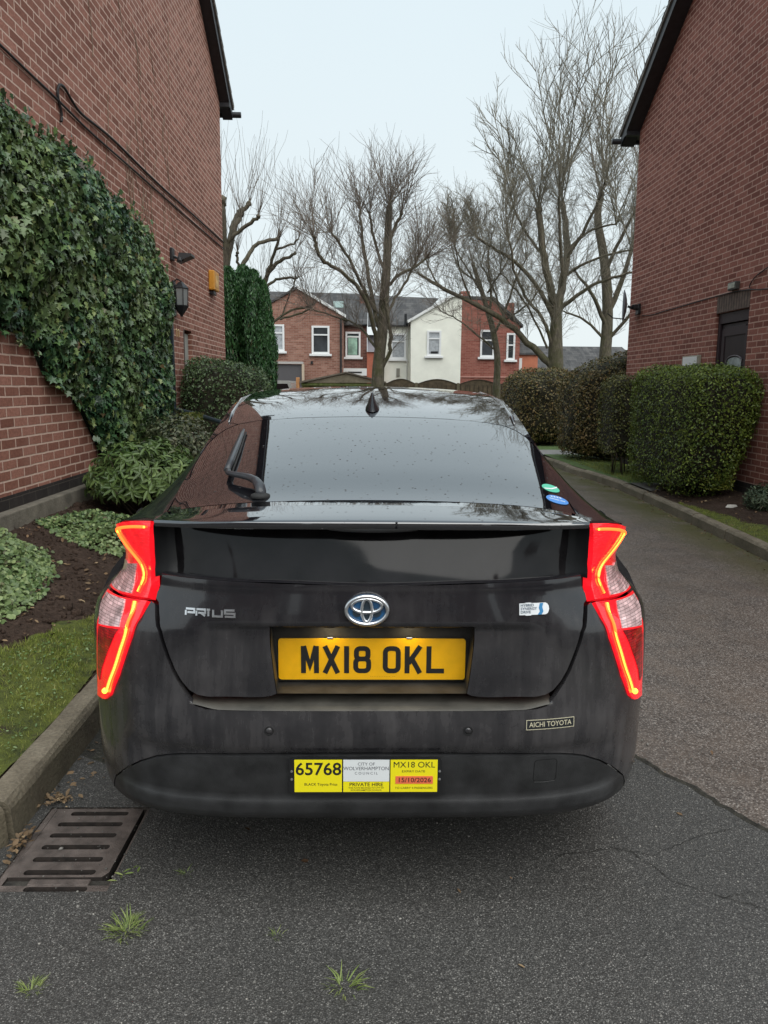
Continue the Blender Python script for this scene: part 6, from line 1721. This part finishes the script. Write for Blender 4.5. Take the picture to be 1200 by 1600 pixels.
RT = [([(5.2, 3.4), (5.02, 4.34), (4.82, 4.93), (4.71, 5.78), (4.63, 6.31)], .17, .11), ([(5.23, 3.4), (5.46, 4.43), (5.72, 5.28), (5.76, 6.29), (5.7, 6.92)], .19, .10), ([(5.18, 2.1), (4.55, 2.68), (3.8, 3.37), (2.89, 3.85), (1.99, 4.27), (1.36, 4.64)], .16, .04),
     ([(5.25, 3.2), (4.7, 4.25), (4.04, 4.89), (3.38, 5.25), (2.88, 5.55)], .10, .04), ([(5.37, 3.7), (6.01, 4.26), (6.71, 4.53), (7.36, 4.65)], .09, .03), ([(5.58, 4.68), (6.14, 5.08), (7.2, 5.27)], .07, .03), ([(5.73, 5.45), (6.36, 6.05), (7.14, 6.23)], .07, .03),
     ([(5.25, 2.33), (4.88, 3.38), (4.32, 3.9), (3.94, 4.58), (3.73, 5.43)], .08, .035), ([(4.81, 5.1), (4.34, 5.77), (4.09, 6.27), (3.95, 6.77)], .06, .03), ([(5.47, 4.25), (5.34, 5.11), (5.16, 5.95), (5.05, 6.78)], .08, .04), ([(5.61, 5.11), (6.1, 5.96), (6.4, 6.8), (6.47, 7.13)], .08, .04),
     ([(2.89, 3.85), (2.5, 4.6), (2.3, 5.3)], .04, .02), ([(3.8, 3.37), (3.5, 4.3), (3.2, 5.0)], .05, .02), ([(5.0, 2.6), (4.3, 3.9), (3.6, 4.6)], .05, .02)]
bare_tree('tallest bare tree, right of the houses, with a thick mossy forked trunk', (5.28, 22, 0), [(5.28, 1.8), (5.23, 2.86), (5.23, 3.65)], RT, 22, .30,
    dict(dens=8, **{'from': .2}, rise=.55, len=1.5, r=.011, lev=2, up=.05, spr=.6, kids=6, tip=8, tlen=1.7, lead=4, leadz=5.2, leadlen=4.0), M_twig2)
bare_tree('bare tree mostly hidden behind the tall tree at the edge of the right building', (8.16, 27, 0), [(8.16, 2.5), (8.2, 3.83), (8.09, 5.11), (7.9, 6.15), (7.62, 7.18), (7.75, 8.01)],
    [([(8.18, 4.0), (8.67, 5.32), (8.82, 6.37)], .16, .06), ([(8.16, 3.6), (7.49, 4.68), (6.8, 5.3)], .12, .04), ([(8.0, 5.4), (8.38, 6.58), (8.75, 7.61)], .10, .05), ([(8.1, 3.0), (9.0, 4.2), (9.4, 5.2)], .10, .04), ([(8.1, 3.2), (7.3, 3.9), (6.6, 4.1)], .08, .03)],
    27, .24, dict(dens=5, **{'from': .2}, rise=.5, len=1.8, r=.014, lev=2, up=.04, spr=.55, kids=5, tip=7, tlen=2.4, lead=4, leadz=5.5, leadlen=4.6))
bare_tree('smaller bare tree in front of the white house and red brick end', (4.26, 26, 0), [(4.26, 1.62), (4.28, 2.46), (4.12, 3.29), (3.85, 4.12), (3.57, 4.93), (3.34, 5.53)],
    [([(4.12, 3.2), (4.48, 4.12), (4.66, 4.94), (4.96, 5.55)], .07, .03), ([(3.85, 4.05), (3.42, 4.32), (2.56, 4.71), (2.14, 5.11), (1.91, 5.81)], .07, .03), ([(4.21, 2.7), (3.44, 3.29), (2.9, 3.69), (2.37, 3.89)], .05, .02), ([(3.96, 3.85), (4.03, 4.93), (3.9, 5.74), (4.08, 6.54)], .07, .03),
     ([(3.57, 4.9), (2.97, 5.32), (2.79, 5.92)], .05, .025), ([(4.3, 3.6), (5.12, 4.13), (5.61, 4.95)], .05, .025), ([(3.7, 4.5), (3.1, 5.6), (2.7, 6.4)], .05, .02), ([(3.9, 4.6), (4.6, 5.8), (4.9, 6.6)], .05, .02)],
    26, .135, dict(dens=11, **{'from': .15}, rise=.5, len=1.6, r=.010, lev=2, up=.04, spr=.6, kids=5, tip=7, tlen=1.8))
bare_tree('heavily pollarded tree with thick stubs rising behind the conifers by the left building', (-3.56, 19, 0), [(-3.56, 1.53), (-3.5, 3.34), (-3.46, 4.2)],
    [([(-3.46, 4.1), (-3.45, 4.8), (-3.43, 5.66)], .17, .15), ([(-3.43, 4.2), (-3.36, 4.8), (-3.28, 5.3), (-3.13, 5.62)], .13, .11), ([(-3.40, 4.3), (-3.30, 5.0), (-3.1, 5.5), (-2.89, 5.78)], .10, .07), ([(-3.43, 4.1), (-3.36, 4.74), (-3.21, 4.93), (-2.83, 5.15), (-2.57, 5.34)], .07, .055),
     ([(-3.35, 3.4), (-3.15, 4.32), (-2.97, 4.73), (-2.83, 4.95), (-2.33, 5.14)], .09, .055), ([(-3.15, 4.25), (-3.23, 4.5), (-3.21, 4.67)], .05, .045), ([(-3.4, 4.6), (-3.7, 5.3), (-3.9, 5.7)], .12, .09)],
    19, .24, dict(dens=3, **{'from': .5}, rise=1.3, len=1.3, r=.006, lev=0, up=.12, spr=.4, kids=3, tip=14, tlen=2.1))
bare_tree('lopped tree with stubby upturned branches behind the right end of the conifer row', (-2.91, 21, 0), [(-2.91, 1.54), (-2.88, 3.22), (-2.82, 3.9)],
    [([(-2.83, 3.8), (-2.74, 4.3), (-2.39, 4.68), (-1.92, 4.86)], .10, .045), ([(-2.80, 4.1), (-2.67, 4.4), (-2.43, 4.94), (-2.29, 5.31)], .07, .045), ([(-2.42, 4.94), (-1.95, 5.09), (-1.83, 5.22)], .045, .03), ([(-2.8, 4.0), (-2.66, 4.17), (-2.36, 4.34), (-1.95, 4.36)], .06, .04),
     ([(-2.88, 3.0), (-2.42, 3.27), (-2.18, 3.47), (-1.55, 3.61)], .055, .035), ([(-2.34, 3.31), (-2.07, 4.05), (-1.99, 4.29)], .03, .035), ([(-2.39, 3.25), (-1.83, 3.4), (-1.52, 3.55)], .045, .03)],
    21, .17, dict(dens=5, **{'from': .35}, rise=1.0, len=1.3, r=.006, lev=1, up=.10, spr=.4, kids=3, tip=8, tlen=1.8))

# ------------------------------------------------------------------ houses beyond
M_bR1 = brick_mat('far_red_brick', 'y', (.24, .10, .072), (.44, .24, .18), (.34, .25, .20), rustic=.2)
M_bR2 = brick_mat('far_deep_red_brick', 'y', (.24, .070, .052), (.38, .15, .115), (.32, .17, .13), rustic=.2)
M_bR2x = brick_mat('far_deep_red_brick_side', 'x', (.24, .070, .052), (.38, .15, .115), (.32, .17, .13), rustic=.2)
M_bDk = brick_mat('far_brown_brick', 'y', (.13, .055, .045), (.24, .11, .085), (.22, .16, .13), rustic=.2)
M_bR1x = brick_mat('far_red_brick_side', 'x', (.24, .10, .072), (.44, .24, .18), (.34, .25, .20), rustic=.2)
M_slate = brick_mat('roof_slate', 'y', (.060, .060, .062), (.125, .12, .118), (.03, .03, .03), bw=.28, bh=.13, ms=.004, rustic=.3, grime=.5)
M_render = plain('cream_render', (.80, .80, .71), .8, var=.08, vscale=1.6, bumpy=.3)
M_wfr = plain('white_window_frame', (.75, .76, .76), .4)
M_pane = plain('window_pane', (.045, .05, .055), .08, var=.5, vscale=1.6)
M_net = plain('net_curtain', (.36, .38, .40), .8, var=.25, vscale=9)
M_grn2 = plain('pale_green_blind', (.30, .48, .38), .7, var=.5, vscale=3)
M_facia = plain('white_fascia', (.72, .73, .72), .5)
M_chim = M_bDk
def far_window(par, x0, x1, z0, z1, y, pane=M_pane, split=.68, sill=True, blind=None):
    f = MB(); w = .085
    f.box(x0, x0+w, y-.05, y+.03, z0, z1); f.box(x1-w, x1, y-.05, y+.03, z0, z1); f.box(x0+w+.001, x1-w-.001, y-.049, y+.03, z1-w, z1); f.box(x0+w+.001, x1-w-.001, y-.049, y+.03, z0, z0+w)
    zs_ = z0+(z1-z0)*split; f.box(x0+w+.001, x1-w-.001, y-.045, y+.02, zs_-.03, zs_+.03)
    fo = f.build('window', M_wfr, par)
    MB().box(x0+w+.002, x1-w-.002, y-.012, y-.006, z0+w+.002, z1-w-.002).build('pane', pane, fo)
    if blind:
        MB().box(*blind, y-.020, y-.014, z0+w+.02, z1-w-.1).build('curtain', M_grn2, fo)
    if sill: MB().box(x0-.10, x1+.10, y-.11, y+.0, z0-.10, z0-.002, .01).build('sill', M_wfr, fo)
    return fo
A_ = thing('terraced_house', 'red brick gabled house on the left of the far terrace', 'house', (-2.7, 36, 0))
g1 = [(-5.2, 0), (-1.20, 0), (-1.20, 4.57), (-3.18, 5.72), (-5.2, 4.6)]
MB().prism(g1, 'y', 35, 35.25).build('wall', M_bR1, A_)
MB().box(-1.45, -1.2005, 35.26, 38.5, 0, 4.55).build('side_wall', M_bR1x, A_)
MB().prism([(-3.18, 5.72), (-1.05, 4.49), (-1.05, 4.62), (-3.18, 5.86)], 'y', 34.88, 34.99).build('verge_board', M_facia, A_)
MB().prism([(-3.18, 5.74), (-1.05, 4.51), (-1.05, 4.60), (-3.18, 5.83)], 'y', 35.26, 41).build('roof', M_slate, A_)
MB().prism([(-3.18, 5.74), (-5.4, 4.50), (-5.4, 4.60), (-3.18, 5.83)], 'y', 34.9, 41).build('roof', M_slate, A_)
far_window(A_, -4.45, -3.78, 3.02, 4.18, 34.99, M_net); far_window(A_, -2.57, -1.78, 2.92, 4.14, 34.99)
MB().box(-2.62, -2.52, 34.93, 34.999, 2.48, 2.60).build('vent', M_blk, A_)
MB().tube([(-1.27, 34.93, 4.5), (-1.27, 34.93, 0)], .045, 8).build('downpipe', M_blk, A_)
MB().box(-1.1995, -.12, 37, 37.25, 0, 4.40).build('recessed_wall', M_bDk, A_)
far_window(A_, -1.13, -.42, 2.87, 4.03, 36.99, M_pane, .8, True, (-1.0, -.58))
mb = MB(); mb.add([(-5.4, 36.9, 4.36), (-.10, 36.9, 4.40), (-.10, 41, 6.23), (-5.4, 41, 6.30), (-5.4, 36.9, 4.28), (-.10, 36.9, 4.30), (-.10, 41, 6.13), (-5.4, 41, 6.2)], [(0, 1, 2, 3), (4, 7, 6, 5), (0, 4, 5, 1), (1, 5, 6, 2)])
mb.build('main_roof', M_slate, A_)
MB().box(-1.78, -1.27, 38.9, 39.15, 5.32, 5.62).build('skylight', plain('skylight_glass', (.45, .58, .56), .2), A_)
MB().box(-.50, -.20, 39.6, 40.2, 5.3, 6.25).build('chimney', M_chim, A_)
mb = MB(); mb.box(-1.30, -.12, 36.3, 36.99, 2.0, 2.33); o = mb.build('bay_fascia', M_facia, A_)
MB().box(-1.0, -.35, 36.28, 36.299, 2.12, 2.18).build('bay_groove', M_blk, o)
MB().box(-.119, .62, 36.5, 36.7, 0, 3.1).build('painted_wall', plain('orange_red_painted_wall', (.40, .12, .07), .7, var=.15), A_)
mb = MB(); mb.add([(-.10, 36.4, 3.1), (.66, 36.4, 3.1), (.66, 37.8, 3.95), (-.10, 37.8, 3.95)], [(0, 1, 2, 3)]); mb.build('lean_to_roof', plain('grey_lean_to', (.20, .19, .21), .7), A_)

B_ = thing('terraced_house', 'cream rendered house in the middle of the far terrace', 'house', (2.5, 36, 0))
MB().box(.63, 1.90, 37, 37.25, 0, 4.33).build('recessed_wall', M_render, B_)
far_window(B_, 1.00, 1.72, 2.80, 3.98, 36.99, M_net)
mb = MB(); mb.add([(-.08, 36.9, 4.34), (2.1, 36.9, 4.40), (3.6, 41, 6.05), (-.08, 41, 6.17), (-.08, 36.9, 4.26), (2.1, 36.9, 4.30)], [(0, 1, 2, 3), (0, 4, 5, 1)]); mb.build('main_roof', M_slate, B_)
MB().prism([(1.90, 0), (4.145, 0), (4.145, 5.5), (3.70, 5.5), (1.86, 4.42)], 'y', 35.5, 35.75).build('wall', M_render, B_)
MB().box(1.9, 2.1, 35.76, 37, 0, 4.4).build('side_wall', M_render, B_)
MB().prism([(1.72, 4.34), (3.72, 5.50), (4.145, 5.50), (4.145, 5.60), (3.68, 5.60), (1.72, 4.46)], 'y', 35.38, 35.49).build('verge_board', M_facia, B_)
MB().prism([(1.74, 4.37), (3.70, 5.51), (4.145, 5.51), (4.145, 5.58), (3.69, 5.58), (1.74, 4.45)], 'y', 35.76, 41).build('roof', M_slate, B_)
far_window(B_, 2.60, 3.24, 2.90, 4.02, 35.49, M_net)
mb = MB(); mb.box(2.78, 3.10, 35.455, 35.47, 3.0, 3.10); mb.build('ornament', M_blk, B_)
MB().tube([(1.78, 36.9, 4.6), (1.78, 36.9, 0)], .035, 8).build('downpipe', plain('pale_pipe', (.5, .5, .46), .5), B_)
MB().tube([(1.68, 36.8, 4.3), (1.68, 36.8, 4.85)], .06, 8).build('vent_pipe', M_blk, B_)
MB().box(1.28, 1.44, 36.93, 36.999, 1.99, 2.36).build('extractor_vent', plain('grey_vent', (.25, .24, .2), .6), B_)

MB().tube([(-.08, 36.82, 4.30), (1.80, 36.82, 4.33)], .05, 6).build('gutter', M_blk, B_); MB().tube([(-1.15, 36.82, 4.33), (-.12, 36.82, 4.35)], .05, 6).build('gutter', M_blk, A_)
C_ = thing('terraced_house', 'deep red brick house at the right end of the far terrace', 'house', (5.5, 36, 0))
MB().prism([(4.1455, 0), (6.84, 0), (6.84, 4.30), (6.4, 4.5), (5.6, 5.35), (4.1455, 5.42)], 'y', 35.6, 35.85).build('wall', M_bR2, C_)
MB().prism([(5.55, 5.42), (6.95, 4.20), (6.95, 4.32), (5.55, 5.56)], 'y', 35.5, 40).build('roof', M_slate, C_)
MB().prism([(4.146, 5.45), (5.549, 5.40), (5.549, 5.55), (4.146, 5.58)], 'y', 35.7, 40).build('roof', M_slate, C_)
MB().box(4.30, 4.75, 37.5, 38.2, 5.2, 6.0, .01).build('chimney', M_bR2, C_); MB().box(6.55, 6.90, 37.6, 38.2, 4.4, 5.5, .01).build('chimney', M_bR2, C_)
far_window(C_, 5.03, 5.68, 2.87, 4.08, 35.59, M_pane, .62); far_window(C_, 6.23, 6.62, 2.76, 3.95, 35.59, M_pane, .55)
MB().box(4.147, 6.83, 35.56, 35.598, 1.95, 2.02).build('string_course', plain('pale_course', (.42, .2, .16), .7), C_)
MB().box(6.841, 7.75, 35.9, 36.1, 0, 3.08).build('annex_wall', plain('orange_painted_brick', (.45, .15, .08), .7, var=.15, vscale=3), C_)
MB().box(6.845, 7.02, 35.86, 35.898, 0, 2.85).build('annex_door_frame', M_facia, C_)
mb = MB(); mb.add([(6.83, 35.8, 3.08), (7.85, 35.8, 3.08), (7.30, 38, 4.15), (6.83, 38, 4.15), (6.83, 35.8, 3.0), (7.85, 35.8, 3.0)], [(0, 1, 2, 3), (0, 4, 5, 1)]); mb.build('annex_roof', M_slate, C_)
D_ = thing('far_house', 'grey slate-roofed house far off behind the tall tree on the right', 'house', (12, 48, 0))
MB().prism([(9, 0), (16, 0), (16, 2.6), (9, 2.6)], 'y', 48, 52).build('wall', M_bDk, D_)
mb = MB(); mb.add([(8.8, 47.7, 2.55), (17.3, 47.7, 2.55), (16.5, 51, 4.2), (10.6, 51, 4.2), (8.8, 54, 2.55), (17.3, 54, 2.55)], [(0, 1, 2, 3), (3, 2, 5, 4), (0, 3, 4), (1, 5, 2)]); mb.build('roof', M_slate, D_)

# fence, shed, awning, small parked vehicle
fe = thing('garden_fence', 'brown timber fence with arched panels in front of the white house', 'fence', (3.4, 29, 0))
M_fw = plain('weathered_fence_timber', (.10, .075, .045), .85, var=.4, vscale=6)
for i, x in enumerate((.59, 1.76, 3.32, 4.85, 6.35, 7.9)):
    MB().box(x-.05, x+.05, 28.97, 29.07, 0, 1.66, .01).build('post', plain('fence_post', (.16, .14, .09), .85, var=.3), fe)
xs_ = (.59, 1.76, 3.32, 4.85, 6.35, 7.9)
for a, b_ in zip(xs_[:-1], xs_[1:]):
    top = [(a+.05+(b_-a-.1)*t, 1.60+.17*math.sin(math.pi*t)) for t in np.linspace(0, 1, 13)]
    pn = MB().prism([(a+.05, .05), (b_-.05, .05)]+top[::-1], 'y', 29.0, 29.03).build('panel', M_fw, fe)
    mb = MB()
    for p, q in zip(top[:-1], top[1:]): mb.prism([p, q, (q[0], q[1]+.03), (p[0], p[1]+.03)], 'y', 28.98, 29.045)
    for k in range(9):
        x = a+.1+(b_-a-.2)*k/8; mb.box(x-.008, x+.008, 28.985, 28.999, .1, 1.58)
    mb.build('capping', plain('dark_capping', (.045, .032, .02), .8), pn)
sd_ = thing('garden_shed', 'low felt-roofed garden shed with a mossy side, left of the tree trunk', 'shed', (-1, 28, 0))
MB().box(-2.42, .50, 28.05, 29.8, 0, 1.62).build('wall', plain('mossy_boards', (.11, .11, .035), .9, var=.5, vscale=4), sd_)
MB().prism([(-2.50, 1.60), (-.83, 1.97), (.60, 1.63), (.60, 1.68), (-.83, 2.02), (-2.50, 1.66)], 'y', 27.9, 30).build('roof', plain('brown_felt', (.13, .11, .085), .9, var=.3, vscale=6), sd_)
MB().prism([(-2.40, 1.625), (.48, 1.63), (-.83, 1.955)], 'y', 27.96, 28.0).build('gable_boards', plain('pale_boards', (.17, .145, .10), .85, var=.25, vscale=8), sd_)
MB().box(-2.44, .52, 27.98, 28.03, 1.52, 1.60).build('mossy_board', plain('moss_green_board', (.09, .11, .03), .9, var=.4, vscale=9), sd_)
MB().box(-2.62, -2.50, 27.9, 28.1, 0, 1.80, .01).build('post', plain('orange_brown_timber', (.42, .20, .08), .8, var=.3, vscale=4), sd_)
aw = thing('shutter_door', 'grey roller shutter under a white beam at the foot of the left brick gable', 'shutter', (-3.1, 34.6, 0))
MB().box(-4.1, -3.0, 34.7, 34.8, .3, 2.45).build('shutter', plain('dark_grey_shutter', (.085, .08, .085), .6), aw)
MB().box(-4.2, -2.92, 34.6, 34.69, 2.46, 2.56).build('beam', plain('pale_beam', (.42, .40, .38), .6), aw)
MB().box(-2.99, -2.88, 34.6, 34.7, .3, 2.45).build('jamb', plain('pale_jamb', (.5, .40, .30), .6), aw)
van = thing('parked_car', 'silver car parked far off at the end of the conifer row', 'car', (-3.1, 30, 0))
body = [(-3.95, .35), (-2.85, .35), (-2.82, .9), (-2.86, 1.22), (-3.0, 1.62), (-3.10, 1.70), (-3.70, 1.70), (-3.85, 1.6), (-3.98, 1.2), (-4.0, .9)]
M_sil = plain('silver_paint', (.42, .42, .40), .3, metal=.3, coat=.5)
o = MB(); o.prism([(x+.0, z) for x, z in body], 'y', 29.6, 33.2); vb = o.build('body', M_sil, van)
MB().prism([(-3.80, 1.27), (-2.99, 1.27), (-3.10, 1.58), (-3.70, 1.58)], 'y', 29.59, 29.57).build('rear_window', M_sideglass, van)
MB().box(-3.6, -3.2, 29.56, 29.598, .62, .74).build('number_plate', M_plate, van)
for x in (-3.88, -2.92): MB().box(x-.07, x+.07, 29.57, 29.598, .85, 1.15, .01).build('tail_light', plain('dull_red', (.3, .01, .01), .3), van)
for x in (-3.85, -2.95):
    for y in (30.4, 32.6): MB().lathe([(.18, -.09), (.3, -.08), (.3, .08), (.18, .09)], (x, y, .3), 'x', 16).build('wheel', M_rubber, van, True)

# ------------------------------------------------------------------ the street behind the camera (seen in reflections)
def plain_house(x0, x1, y0, y1, e, label):
    t = thing('brick_house', label, 'house', ((x0+x1)/2, (y0+y1)/2, 0))
    MB().box(x0, x1, y0, y1, 0, e).build('wall', M_bDk, t)
    ym = (y0+y1)/2; MB().prism([(y0-.3, e), (y1+.3, e), (ym, e+2.4)], 'x', x0-.2, x1+.2).build('roof', M_rooftile, t)
    for x in np.arange(x0+1.2, x1-1, 2.8):
        for z in (1.0, 3.5): far_window_back(t, x, x+1.2, z, z+1.2, y1)
    MB().box(x0+1, x0+1.6, ym-.3, ym+.3, e+1.4, e+3.2).build('chimney', M_bDk, t)
def far_window_back(par, x0, x1, z0, z1, y):
    f = MB().box(x0, x1, y+.001, y+.05, z0, z1).build('window', M_wfr, par); MB().box(x0+.08, x1-.08, y+.051, y+.056, z0+.08, z1-.08).build('pane', M_pane, f)
plain_house(-13, -3.5, -23, -15, 5.2, 'brown brick house behind the camera to the left')
plain_house(-2.2, 5.5, -25, -17, 5.2, 'brown brick house straight behind the camera')
plain_house(8, 16, -23, -15, 5.2, 'brown brick house behind the camera to the right')
hedge('evergreen_hedge', 'long hedge behind the camera at the far side of the street', (-14, -3.2, -11, -10, 0, 1.5), 3000, .12, M_russet, 6, twigs=False)
hedge('evergreen_hedge', 'second long hedge behind the camera right of the drive', (4.5, 15, -11, -10, 0, 1.5), 3000, .12, M_russet, 6, twigs=False)
